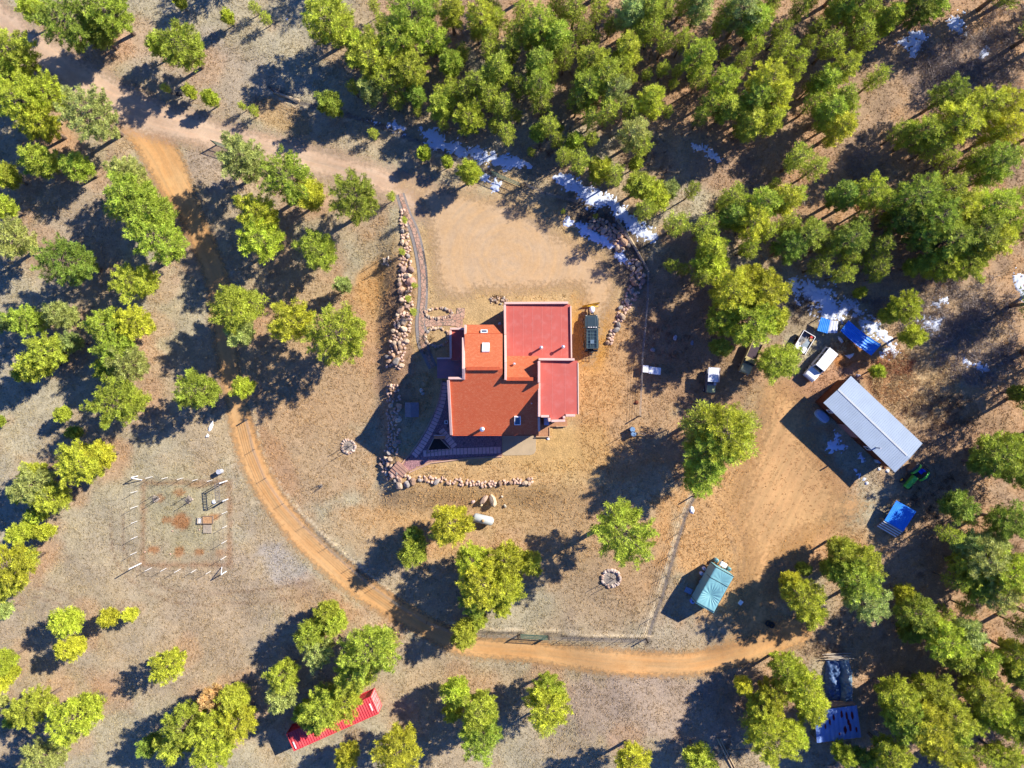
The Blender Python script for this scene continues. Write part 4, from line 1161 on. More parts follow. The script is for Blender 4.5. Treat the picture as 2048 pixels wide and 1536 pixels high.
    gx = (ptsa[0].x + ptsa[1].x) / 2; gy = max(p.y for p in ptsa)
    opening((gx - 2.2, gy + .03, 1.3), 2.7, 2.5, (0, 1, 0), "garage_door"); opening((gx + 2.0, gy + .03, 1.3), 2.7, 2.5, (0, 1, 0), "garage_door")
    opening((pts[0].x - .2, 0 - 4.5, 2.2), 1.3, 1.4, (-1, 0, 0)); opening((pts[0].x - .1, -2.0, 2.2), 1.3, 1.4, (-1, 0, 0))

def shingle(name, ca, cb):
    m = bpy.data.materials.new(name); m.use_nodes = True
    nt = m.node_tree; N = nt.nodes; L = nt.links; N.clear()
    out = N.new("ShaderNodeOutputMaterial"); bs = N.new("ShaderNodeBsdfPrincipled"); bs.inputs['Roughness'].default_value = .9; bs.inputs['Specular IOR Level'].default_value = .15
    tc = N.new("ShaderNodeTexCoord"); br = N.new("ShaderNodeTexBrick")
    br.inputs['Scale'].default_value = 1.0; br.inputs['Brick Width'].default_value = .30; br.inputs['Row Height'].default_value = .14; br.inputs['Mortar Size'].default_value = .008
    br.inputs['Color1'].default_value = ca; br.inputs['Color2'].default_value = tuple(ca[i] * .6 + cb[i] * .4 for i in range(4)); br.inputs['Mortar'].default_value = tuple(c * .6 for c in ca[:3]) + (1,)
    br.inputs['Bias'].default_value = -.2
    L.new(tc.outputs['Object'], br.inputs['Vector'])
    n = N.new("ShaderNodeTexNoise"); n.inputs['Scale'].default_value = 4.5; n.inputs['Detail'].default_value = 4; L.new(tc.outputs['Object'], n.inputs['Vector'])
    r = N.new("ShaderNodeMapRange"); r.inputs[1].default_value = .56; r.inputs[2].default_value = .7; r.inputs[3].default_value = 0; r.inputs[4].default_value = .6; L.new(n.outputs[0], r.inputs[0])
    mx = N.new("ShaderNodeMix"); mx.data_type = 'RGBA'; L.new(r.outputs[0], mx.inputs[0]); L.new(br.outputs[0], mx.inputs[6]); mx.inputs[7].default_value = cb
    L.new(mx.outputs[2], bs.inputs['Base Color'])
    bp = N.new("ShaderNodeBump"); bp.inputs['Strength'].default_value = .5; bp.inputs['Distance'].default_value = .02; L.new(br.outputs[1], bp.inputs['Height']); bp.invert = True
    L.new(bp.outputs[0], bs.inputs['Normal']); L.new(bs.outputs[0], out.inputs[0])
    return m

def flag_material(name, stone, stone2, joint, scale, brick=False):
    m = bpy.data.materials.new(name); m.use_nodes = True
    nt = m.node_tree; N = nt.nodes; L = nt.links; N.clear()
    out = N.new("ShaderNodeOutputMaterial"); bs = N.new("ShaderNodeBsdfPrincipled"); bs.inputs['Roughness'].default_value = .9
    tc = N.new("ShaderNodeTexCoord")
    v1 = N.new("ShaderNodeTexVoronoi"); v1.feature = 'DISTANCE_TO_EDGE'; v1.inputs['Scale'].default_value = scale
    v2 = N.new("ShaderNodeTexVoronoi"); v2.inputs['Scale'].default_value = scale
    for v in (v1, v2): L.new(tc.outputs['Object'], v.inputs['Vector'])
    r = N.new("ShaderNodeMapRange"); r.inputs[1].default_value = .04; r.inputs[2].default_value = .09; L.new(v1.outputs['Distance'], r.inputs[0])
    sp = N.new("ShaderNodeSeparateColor"); L.new(v2.outputs['Color'], sp.inputs[0])
    m1 = N.new("ShaderNodeMix"); m1.data_type = 'RGBA'; L.new(sp.outputs[0], m1.inputs[0]); m1.inputs[6].default_value = stone; m1.inputs[7].default_value = stone2
    m2 = N.new("ShaderNodeMix"); m2.data_type = 'RGBA'; L.new(r.outputs[0], m2.inputs[0]); m2.inputs[6].default_value = joint; L.new(m1.outputs[2], m2.inputs[7])
    L.new(m2.outputs[2], bs.inputs['Base Color'])
    bp = N.new("ShaderNodeBump"); bp.inputs['Strength'].default_value = .6; bp.inputs['Distance'].default_value = .03; L.new(r.outputs[0], bp.inputs['Height'])
    L.new(bp.outputs[0], bs.inputs['Normal']); L.new(bs.outputs[0], out.inputs[0])
    return m

def draped(name, poly_px, z, material, kind='structure', thick=.25):
    pts = []
    for (u, v) in poly_px:
        p = G(u, v); pts.append(Vector((p.x, p.y, z)))
    o = MB().prism(pts, thick=thick).build(name, material)
    if kind: o['kind'] = kind
    return o

def strip(name, line, z, material):
    """walkway slab along a photo polyline (u, v, width px)"""
    L_ = []; Rr = []
    for i, (u, v, w) in enumerate(line):
        a = line[max(i - 1, 0)]; b = line[min(i + 1, len(line) - 1)]
        dx, dy = b[0] - a[0], b[1] - a[1]; l = math.hypot(dx, dy)
        nx, ny = -dy / l * w / 2, dx / l * w / 2
        for S, sg in ((L_, 1), (Rr, -1)):
            p = G(u + nx * sg, v + ny * sg); S.append(p + Vector((0, 0, z)))
    m = MB(); n = len(line); vs = L_ + Rr + [p - Vector((0, 0, .2)) for p in L_] + [p - Vector((0, 0, .2)) for p in Rr]
    f = []
    for i in range(n - 1):
        f += [(i, i + 1, n + i + 1, n + i), (i, 2 * n + i, 2 * n + i + 1, i + 1), (n + i, n + i + 1, 3 * n + i + 1, 3 * n + i)]
    m.add(vs, f)
    o = m.build(name, material); o['kind'] = 'structure'
    return o

def build_paving():
    fl = flag_material("flagstone", srgb(226, 184, 156, .6), srgb(208, 160, 134, .6), srgb(160, 140, 120, .55), 2.1)
    br = flag_material("paving_stone", srgb(200, 150, 150, .62), srgb(184, 136, 136, .62), srgb(150, 116, 116, .5), 3.2)
    pad = mat("concrete_pad", srgb(212, 188, 152, .6), rough=.9, var=.08, scale=1.0, bump=.1)
    grv = mat("grey_gravel", srgb(164, 156, 150, .6), rough=.95, var=.25, scale=12, bump=.5, bscale=30)
    strip("walkway", [(u, v, w + 5) for (u, v, w) in PATH], .05, grv)
    strip("walkway", [(u + 1, v, w * .62) for (u, v, w) in PATH], .09, fl)
    strip("walkway", [(850, 646, 17), (870, 643, 18), (890, 641, 20), (910, 640, 24), (926, 640, 36)], .07, fl)
    strip("walkway", [(922, 616, 16), (921, 636, 16)], .078, fl)
    # terrace west and south of the house
    ter = [(886, 762), (880, 800), (864, 842), (848, 870), (830, 900), (806, 928), (816, 943), (858, 924), (930, 915), (1004, 911), (1004, 862), (905, 862), (900, 765)]
    draped("terrace", ter, .045, br, thick=1.7)
    # raised dashes of pale paving along the terrace edge
    m = MB()
    ln = smooth_line([(889, 768), (885, 800), (872, 838), (857, 868), (842, 893), (826, 914)], 5)
    import itertools
    def dashes(line, w, gap, off=0):
        d = 0; nxt = 0
        for (a, b) in zip(line[:-1], line[1:]):
            L_ = math.hypot(b[0] - a[0], b[1] - a[1]); t = nxt - d
            while t < L_:
                f = t / L_; u = a[0] + (b[0] - a[0]) * f; v = a[1] + (b[1] - a[1]) * f
                p = G(u, v); m.box((p.x, p.y, .05), (.85, .42, .06), ang(*a, *b) + math.pi / 2)
                nxt += gap; t = nxt - d
            d += L_
    dashes(ln, .8, 7.4); dashes([(884, 862), (908, 892)], .8, 7.4); dashes([(850, 907), (905, 903), (1000, 900)], .8, 7.4)
    paver = mat("pale_paver", srgb(244, 190, 178, .8), rough=.9, var=.12, scale=3)
    o = m.build("paving_stones", paver); o['kind'] = 'structure'
    wl = mat("terrace_kerb", srgb(226, 184, 160, .6), rough=.9)
    m = MB()
    ke = smooth_line([(884, 760), (878, 800), (861, 842), (845, 872), (826, 900), (803, 928)], 5)
    for a, b in zip(ke[:-1], ke[1:]):
        pa, pb = G(*a), G(*b); m.bar((pa.x, pa.y, .08), (pb.x, pb.y, .08), .14, .2)
    for a, b in (((818, 945), (860, 926)), ((860, 926), (930, 917)), ((930, 917), (1004, 913))):
        pa, pb = G(*a), G(*b); m.bar((pa.x, pa.y, .08), (pb.x, pb.y, .08), .14, .2)
    o = m.build("terrace_kerb", wl); o['kind'] = 'structure'
    # triangular planting bed in the terrace
    bed = thing("planting_bed", "triangular dark planting bed with a white kerb in the terrace", "planter", tuple(G(875, 892)))
    tri = [(872, 868), (853, 906), (901, 898)]
    tp = [Vector((G(*q).x, G(*q).y, .07)) for q in tri]
    MB().prism([p + Vector((0, 0, -.0)) for p in tp], thick=.06).build("soil", mat("dark_soil", (0.035, 0.026, 0.022, 1), rough=1, var=.4, scale=8, bump=.6), bed)
    m = MB()
    for i in range(3): m.bar(tp[i] + Vector((0, 0, .06)), tp[(i + 1) % 3] + Vector((0, 0, .06)), .12, .2)
    m.build("kerb", wl, bed)
    # rounded concrete pad
    pp = [(1005, 871), (1072, 871)]
    arc = [(1072, 900), (1070, 905), (1067, 908), (1061, 910), (1010, 911), (1005, 909)]
    draped("patio_pad", pp + arc, .04, pad, thick=1.8)
    # timber deck strip between the two blocks
    t = thing("wood_deck", "low tan timber deck in the corner between the main roof and the right block", "deck", tuple(G(1085, 862)))
    dk = [(1080, 838), (1134, 838), (1134, 852), (1099, 853), (1099, 872), (1072, 872), (1072, 860)]
    MB().prism([Vector((G(*q).x, G(*q).y, .28)) for q in dk], thick=2.0).build("deck_boards", mat("deck_wood", srgb(208, 152, 112, .6), rough=.85, var=.2, scale=5), t)
    for a, b in (((1072, 873), (1104, 873)), ((1112, 853), (1132, 852)), ((1099, 854), (1099, 872))):
        MB().bar(Vector((G(*a).x, G(*a).y, .34)), Vector((G(*b).x, G(*b).y, .34)), .1, .1).build("edge_board", mat("pale_board", srgb(230, 190, 150, .6)), t)
    # stone steps at the lower left corner of the terrace
    t = thing("timber_steps", "flight of timber and stone steps below the terrace's lower left tip", "steps", tuple(G(800, 938)))
    tim = mat("step_timber", srgb(206, 160, 136, .6), rough=.85, var=.2, scale=4)
    a0 = Vector((G(808, 930).x, G(808, 930).y, 0)); dirv = Vector((-.66, -.75, 0)); sd = Vector((-dirv.y, dirv.x, 0))
    for k in range(5):
        c = a0 + dirv * (.25 + k * .42); z = float(T(c.x, c.y)) + .42 - k * .05
        MB().bar(c - sd * .95 + Vector((0, 0, z - .15)), c + sd * .95 + Vector((0, 0, z - .15)), .40, .3, up=Vector((0, 0, 1))).build("step", tim, t)
# ------------------------------------------------------------------ boulders
def make_rocks():
    out = []
    m = mat("boulder_stone", objcol=True, rough=.9, var=.22, scale=1.6, bump=.5, bscale=9, fine=.14)
    for s in range(8):
        R = random.Random(300 + s)
        import bmesh
        bm = bmesh.new(); bmesh.ops.create_icosphere(bm, subdivisions=3, radius=1.0)
        off = Vector((R.uniform(-50, 50), R.uniform(-50, 50), R.uniform(-50, 50)))
        planes = [(Vector((R.gauss(0, 1), R.gauss(0, 1), R.gauss(0, .8))).normalized(), R.uniform(.62, .86)) for _ in range(9)]
        for v in bm.verts:
            p = v.co.copy()
            for n, d in planes:
                k = p.dot(n)
                if k > d: p -= n * (k - d) * .85
            p *= 1 + .10 * mnoise.noise(p * 1.7 + off) + .05 * mnoise.noise(p * 5 + off)
            v.co = p
        me = bpy.data.meshes.new("boulder"); bm.to_mesh(me); bm.free()
        me.materials.append(m)
        out.append(me)
    return out

ROCKNAME = ['cream pink', 'salmon pink', 'mauve', 'pale cream', 'brown', 'beige', 'grey']
ROCKCOL = [(228, 196, 166), (216, 176, 144), (192, 162, 144), (234, 208, 176), (182, 150, 124), (212, 186, 158), (178, 168, 158)]
def boulder(u, v, r, label, group, parent=None, squash=.8, stretch=None, rz=None, name="boulder", col=None):
    p = G(u, v); rm = r / SC
    me = ROCKS[rnd.randrange(len(ROCKS))]
    o = bpy.data.objects.new(name, me); COL.objects.link(o)
    st = stretch or rnd.uniform(.75, 1.3)
    loc = Vector((p.x, p.y, p.z + rm * squash * .45))
    if parent is not None:
        o.parent = parent; loc = parent.matrix_basis.inverted() @ loc
    o.location = loc
    o.scale = (rm * st, rm / st, rm * squash)
    o.rotation_euler = (rnd.uniform(-.15, .15), rnd.uniform(-.15, .15), rnd.uniform(0, 6.28) if rz is None else rz)
    c = col or ROCKCOL[rnd.randrange(len(ROCKCOL))]; k = rnd.uniform(.52, .8)
    o.color = srgb(*c, k)
    if parent is None:
        o['label'] = label; o['category'] = 'boulder'
        if group: o['group'] = group
    return o

RUBBLE = []; RUBBLE_R = 4.3
def scatter_line(line, n, rlo, rhi, label, group):
    """boulders heaped along a photo polyline (u, v, width px), kept from sitting on each other"""
    placed = []
    segs = [(a, b, math.hypot(b[0] - a[0], b[1] - a[1])) for a, b in zip(line[:-1], line[1:])]
    tot = sum(s[2] for s in segs); tries = 0
    while len(placed) < n and tries < n * 40:
        tries += 1
        t = rnd.uniform(0, tot)
        for a, b, l in segs:
            if t <= l: break
            t -= l
        f = t / l; u = a[0] + (b[0] - a[0]) * f; v = a[1] + (b[1] - a[1]) * f; w = a[2] + (b[2] - a[2]) * f
        nx, ny = -(b[1] - a[1]) / l, (b[0] - a[0]) / l; k = rnd.uniform(-.5, .5) * w
        u += nx * k; v += ny * k; r = rlo + (rhi - rlo) * rnd.random() ** 1.8
        if any(math.hypot(u - q[0], v - q[1]) < (r + q[2]) * .72 for q in placed): continue
        placed.append((u, v, r))
    # labels: size and colour, then the place among its like counted along the wall from the first end
    cnt = {}
    def along(q):
        best = (1e9, 0); acc = 0
        for a, b, l in segs:
            t = max(0, min(1, ((q[0] - a[0]) * (b[0] - a[0]) + (q[1] - a[1]) * (b[1] - a[1])) / (l * l)))
            d = math.hypot(q[0] - a[0] - t * (b[0] - a[0]), q[1] - a[1] - t * (b[1] - a[1]))
            if d < best[0]: best = (d, acc + t * l)
            acc += l
        return best[1]
    placed.sort(key=along)
    rs = sorted(q[2] for q in placed); lo, hi = rs[len(rs) // 3], rs[2 * len(rs) // 3]
    for (u, v, r) in placed:
        ci = rnd.randrange(len(ROCKCOL)); sz = "small" if r < lo else "big" if r > hi else "middling"
        k = (ci, sz); cnt[k] = cnt.get(k, 0) + 1; n = cnt[k]
        o = {1: 'first', 2: 'second', 3: 'third', 4: 'fourth', 5: 'fifth', 6: 'sixth', 7: 'seventh', 8: 'eighth', 9: 'ninth', 10: 'tenth', 11: 'eleventh', 12: 'twelfth'}.get(n, str(n) + 'th')
        if r < RUBBLE_R: RUBBLE.append((u, v, r, ci)); continue
        boulder(u, v, r, f"{sz} {ROCKNAME[ci]} rock in {label[0]}, {o} such from its {label[1]} end", group, col=ROCKCOL[ci])

def ring(u, v, rad, n, r, parent, ry=1.0, col=None):
    for k in range(n):
        a = 6.283 * k / n + rnd.uniform(-.1, .1); q = rad * rnd.uniform(.92, 1.08)
        boulder(u + math.cos(a) * q, v + math.sin(a) * q * ry, r * rnd.uniform(.75, 1.3), "", None, parent=parent, name="stone", col=col)

def build_rocks():
    global ROCKS
    ROCKS = make_rocks()
    lw = ("the long rock wall", "upper")
    scatter_line([(806, 420, 8), (808, 460, 14), (812, 500, 18), (810, 540, 24), (812, 580, 26), (812, 620, 28), (802, 660, 34), (795, 700, 34), (788, 735, 32)], 150, 2.8, 8.8, lw, "boulders of the long wall above the shaded part")
    ls = ("the kennel-side wall", "upper")
    scatter_line([(786, 770, 26), (788, 810, 26), (787, 850, 26), (786, 885, 24), (782, 905, 26)], 70, 2.6, 8.0, ls, "shaded boulders of the long wall")
    lc = ("the heap round the steps", "upper")
    scatter_line([(768, 915, 20), (775, 935, 26), (790, 955, 30), (808, 962, 26), (822, 955, 20)], 30, 3.5, 10, lc, "boulders round the timber steps")
    lr = ("the row below the terrace", "left")
    scatter_line([(838, 956, 12), (865, 960, 13), (895, 962, 12), (920, 964, 12), (945, 966, 11), (975, 968, 11), (1005, 966, 9), (1035, 962, 9), (1064, 962, 14)], 62, 2.8, 6.5, lr, "rocks of the low row below the terrace")
    lb = ("the upper curved bank", "left")
    scatter_line([(1180, 442, 16), (1205, 452, 26), (1230, 470, 34), (1252, 495, 34)], 60, 3.5, 9, lb, "boulders of the upper curved bank")
    lb2 = ("the lower curved bank", "upper")
    scatter_line([(1262, 518, 26), (1276, 545, 28), (1272, 575, 24), (1255, 605, 20), (1243, 625, 14), (1236, 645, 12), (1226, 668, 10), (1218, 690, 9)], 62, 3.2, 8.5, lb2, "boulders of the lower curved bank")
    rb = {}
    V = []; Fc = []; n0 = 0
    for (u, v, r, ci) in RUBBLE:
        p = G(u, v); rm = r / SC; me = ROCKS[rnd.randrange(len(ROCKS))]; a = rnd.uniform(0, 6.28); ca, sa = math.cos(a), math.sin(a)
        st = rnd.uniform(.75, 1.3)
        for q in me.vertices:
            x, y, z = q.co.x * rm * st, q.co.y * rm / st, q.co.z * rm * .85
            V.append((p.x + x * ca - y * sa, p.y + x * sa + y * ca, p.z + rm * .27 + z))
        Fc += [tuple(i + n0 for i in f.vertices) for f in me.polygons]; n0 += len(me.vertices)
    me = bpy.data.meshes.new("rock_rubble"); me.from_pydata(V, [], Fc); me.materials.append(ROCKS[0].materials[0]); me.update()
    o = link("rock_rubble", me); o['kind'] = 'stuff'; o['label'] = 'small pinkish rubble filling the gaps of the rock walls'; o['category'] = 'rubble'; o.color = srgb(224, 188, 164, .72)
    # single large ones
    boulder(986, 1000, 10.5, "largest pale boulder on the lawn above the propane tank", None, stretch=1.32, rz=math.pi / 2 + .15, squash=.9, col=(232, 206, 170))
    boulder(969, 998, 8.5, "long slanting pale boulder left of the largest lawn boulder", None, stretch=1.5, rz=.85, squash=.8, col=(230, 196, 168))
    boulder(946, 1003, 4.2, "small pinkish boulder at the left end of the lawn boulders", None, squash=.8, col=(230, 200, 190))
    boulder(963, 1010, 3.2, "small round yellowish stone below the slanting lawn boulder", None, squash=.8, col=(236, 214, 170))
    boulder(1010, 1012, 3.6, "lone grey stone lying right of the largest lawn boulder", None, col=(200, 190, 170))
    boulder(1004, 993, 2.6, "small pale stone above right of the largest lawn boulder", None, col=(226, 206, 180))
    boulder(843, 781, 4.6, "white stone pair in the house's shade, the upper one", None, col=(240, 232, 210)); boulder(846, 787, 3.8, "white stone pair in the house's shade, the lower one", None, col=(240, 232, 210))
    boulder(1305, 700, 5.5, "lone pale boulder right of the wire fence, above the three white chests", None, col=(205, 195, 190))
    boulder(1350, 676, 5, "pale grey stone under the right-hand pines, left of the big yellow pine", None, col=(190, 190, 196))
    boulder(1384, 686, 4.2, "flat bluish stone left of the brown truck", None, squash=.4, col=(176, 184, 200))
    boulder(785, 948, 8.5, "big flat pink slab stone beside the lower steps", None, squash=.5, stretch=1.2, col=(236, 200, 180))
    boulder(822, 563, 10, "largest pink boulder in the upper rock wall, beside the walkway's bend", None, squash=.7, col=(206, 160, 140))
    # planters ringed with stones
    t = thing("rock_planter", "oval planting bed ringed with small stones left of the walkway's cross arm", "planter", tuple(G(878, 626)))
    ring(878, 627, 27, 34, 3.0, t, ry=.38)
    t = thing("rock_planter", "rock-edged planting bed against the left side of the red-roofed house", "planter", tuple(G(872, 672)))
    ring(874, 674, 24, 26, 3.6, t, ry=.75)
    t = thing("rock_planter", "heap of stones and dry plants at the garage's upper left corner", "planter", tuple(G(1000, 600)))
    for _ in range(34):
        boulder(1000 + rnd.uniform(-20, 18), 602 + rnd.uniform(-8, 6), rnd.uniform(1.2, 3.2), '', None, parent=t, name='stone')
    # stone rings
    soil = mat("ash_soil", srgb(190, 176, 160, .55), rough=1, var=.25, scale=6, bump=.5)
    post = mat("dark_post", (0.06, 0.05, 0.045, 1), rough=.8)
    def stonering(u, v, rad, n, rr, name, label, cat, posts, sap=True):
        c = G(u, v); t = thing(name, label, cat, tuple(c))
        MB().tube([c + Vector((0, 0, -.1)), c + Vector((0, 0, .07))], rad / SC * .95, 20).build("soil", soil, t)
        ring(u, v, rad, n, rr, t, col=(226, 204, 186))
        if rad > 12: ring(u, v, rad * 1.0, n, rr * .8, t, col=(222, 184, 156))
        wire = mat("wire_grey", (0.2, 0.2, 0.2, 1), rough=.6, metal=.5)
        for (du, dv, h) in posts:
            p = G(u + du, v + dv)
            MB().tube([p, p + Vector((0, 0, h))], .035, 6).build("post", post, t)
        ps = [G(u + a, v + b) for a, b, h in posts]
        m = MB()
        for i in range(len(ps)):
            for z in (.35, .8, 1.25): m.bar(ps[i] + Vector((0, 0, z)), ps[(i + 1) % len(ps)] + Vector((0, 0, z)), .008)
        if len(ps) > 1: m.build("wire", wire, t)
        if sap:
            m = MB()
            for k in range(14):
                a = rnd.uniform(0, 6.28); e = rnd.uniform(.5, 1.4); L_ = rnd.uniform(.4, .9)
                m.bar(c + Vector((0, 0, .05)), c + Vector((math.cos(a) * math.cos(e), math.sin(a) * math.cos(e), math.sin(e))) * L_, .02)
            m.build("sapling", mat("bare_sapling", srgb(120, 112, 108, .5), rough=.9), t)
    stonering(1222, 1156, 17, 22, 3.6, "stone_ring", "whitish stone ring with wire posts on the lawn above the green gate's road", "stone ring", [(-14, 9, 1.6), (-4, 14, 1.6), (10, 0, 1.6)])
    stonering(697, 893, 13, 16, 3.0, "stone_ring", "small grey and pink stone ring with three posts, left of the shade's tip", "stone ring", [(-10, 2, 1.7), (-4, 11, 1.7), (8, -3, 1.6)])
    stonering(774, 523, 8, 5, 2.5, "caged_sapling", "caged sapling in a bare earth ring left of the boulder wall", "caged sapling", [(-14, -2, 1.9), (-6, 10, 1.9), (10, 0, 1.9)])
    stonering(312, 997, 7, 3, 1.6, "caged_sapling", "caged sapling in the garden's upper left", "caged sapling", [(-6, -5, 1.5), (6, -2, 1.5), (0, 6, 1.5)])
    stonering(378, 999, 7, 4, 1.6, "caged_sapling", "caged sapling in the middle of the garden's upper half", "caged sapling", [(-6, -5, 1.5), (6, 2, 1.5), (-2, 7, 1.5)])
    stonering(642, 972, 4, 2, 1.4, "caged_sapling", "small bare caged sapling between the dirt road and the terrace", "caged sapling", [(-4, -2, .9), (4, -1, .9), (0, 4, .9)])
# ------------------------------------------------------------------ vehicles
def sub(mb, name, m, parent, **k):       # a sub-part whose vertices are already in the thing's frame
    return mb.build(name, m, parent, local=True, **k)

def MM():
    g = {}
    g['tyre'] = mat("tyre_rubber", (0.025, 0.025, 0.026, 1), rough=.8, var=.2, scale=6)
    g['rim'] = mat("wheel_rim", (0.35, 0.35, 0.36, 1), rough=.4, metal=.6, var=.1)
    g['glass'] = mat("car_glass", (0.02, 0.03, 0.045, 1), rough=.06, spec=.9, var=.1, bump=0)
    g['black'] = mat("black_plastic", (0.03, 0.03, 0.033, 1), rough=.6, var=.2)
    g['lamp'] = mat("lamp_lens", (0.7, 0.7, 0.68, 1), rough=.2, var=.05)
    g['redlamp'] = mat("tail_lens", (0.4, 0.02, 0.02, 1), rough=.3, var=.05)
    g['steel'] = mat("galvanised", (0.55, 0.56, 0.58, 1), rough=.4, metal=.6, var=.1, bump=.05)
    g['rust'] = mat("rusty_steel", srgb(140, 84, 58, .6), rough=.9, var=.35, scale=4, bump=.3)
    g['wood'] = mat("grey_timber", srgb(176, 152, 130, .6), rough=.9, var=.25, scale=5, bump=.3)
    g['paleplank'] = mat("pale_plank", srgb(226, 210, 186, .6), rough=.85, var=.15, scale=5)
    g['white'] = mat("white_paint", (0.78, 0.78, 0.77, 1), rough=.5, var=.05, scale=1.5, bump=.03)
    g['yellow'] = mat("plow_yellow", (0.80, 0.50, 0.04, 1), rough=.45, var=.1, scale=3)
    return g

def wheel(t, x, y, r, w, g, tyrecol=None, rimm=None, z=None):
    z = r if z is None else z
    a = Vector((x, y - w / 2, z)); b = Vector((x, y + w / 2, z))
    m = MB(); m.tube([a, a.lerp(b, .12), a.lerp(b, .88), b], [r * .9, r, r, r * .9], 20)
    o = m.build("wheel", g['tyre'], t, local=True)
    s = 1 if y > 0 else -1
    m = MB(); c = Vector((x, y + s * (w / 2 - .01), z)); m.tube([c, c + Vector((0, s * .03, 0))], [r * .6, r * .52], 12)
    sub(m, "rim", rimm or g['rim'], o)
    return o

def shell(L, Wd, z0, zh, nose=.82, tail=.95, zt=None, hoodfront=None):
    zt = zh if zt is None else zt; hf = zh * .93 if hoodfront is None else hoodfront
    st = [(L / 2, .84, z0 + .15, hf - .12), (L / 2 - .1, .94, z0, hf), (L / 2 - .7, 1, z0, hf + (zh - hf) * .5), (.3, 1, z0, zh), (-.5, 1, z0, zt), (-L / 2 + .12, .98, z0, zt), (-L / 2, .93, z0 + .1, zt - .06)]
    rings = []
    for x, k, a, b in st:
        w = Wd / 2 * k
        rings.append([(x, -w * .96, a), (x, -w, a + .1), (x, -w, b - .12), (x, -w * .93, b), (x, w * .93, b), (x, w, b - .12), (x, w, a + .1), (x, w * .96, a)])
    return rings

def cabin(t, xh, xr0, xr1, xt, Wd, zh, zr, paint, g, top=.86):
    w0, w1 = Wd / 2 * .93, Wd / 2 * top
    b = [Vector((xt, -w0, zh - .02)), Vector((xh, -w0, zh - .02)), Vector((xh, w0, zh - .02)), Vector((xt, w0, zh - .02))]
    u = [Vector((xr1, -w1, zr)), Vector((xr0, -w1, zr)), Vector((xr0, w1, zr)), Vector((xr1, w1, zr))]
    m = MB(); m.add(b + u, [(3, 2, 1, 0), (4, 5, 6, 7), (0, 1, 5, 4), (1, 2, 6, 5), (2, 3, 7, 6), (3, 0, 4, 7)])
    m.build("cabin", paint, t, local=True, bevel=.04)
    def pane(name, q, s0=.08, s1=.92, t0=.14, t1=.9):
        a, b2, c, d = q; n = (b2 - a).cross(d - a).normalized() * .012
        f = lambda s, k: a.lerp(b2, s).lerp(d.lerp(c, s), k)
        v = [f(s0, t0), f(s1, t0), f(s1, t1), f(s0, t1)]
        mm = MB(); mm.add([p + n for p in v] + [p - n for p in v], [(0, 1, 2, 3), (7, 6, 5, 4), (0, 4, 5, 1), (1, 5, 6, 2), (2, 6, 7, 3), (3, 7, 4, 0)])
        mm.build(name, g['glass'], t, local=True)
    pane("windscreen", (b[1], b[2], u[2], u[1])); pane("rear_window", (b[3], b[0], u[0], u[3]))
    for q in ((b[0], b[1], u[1], u[0]), (b[2], b[3], u[3], u[2])):
        pane("side_window", q, .05, .32); pane("side_window", q, .36, .62); pane("side_window", q, .66, .93)

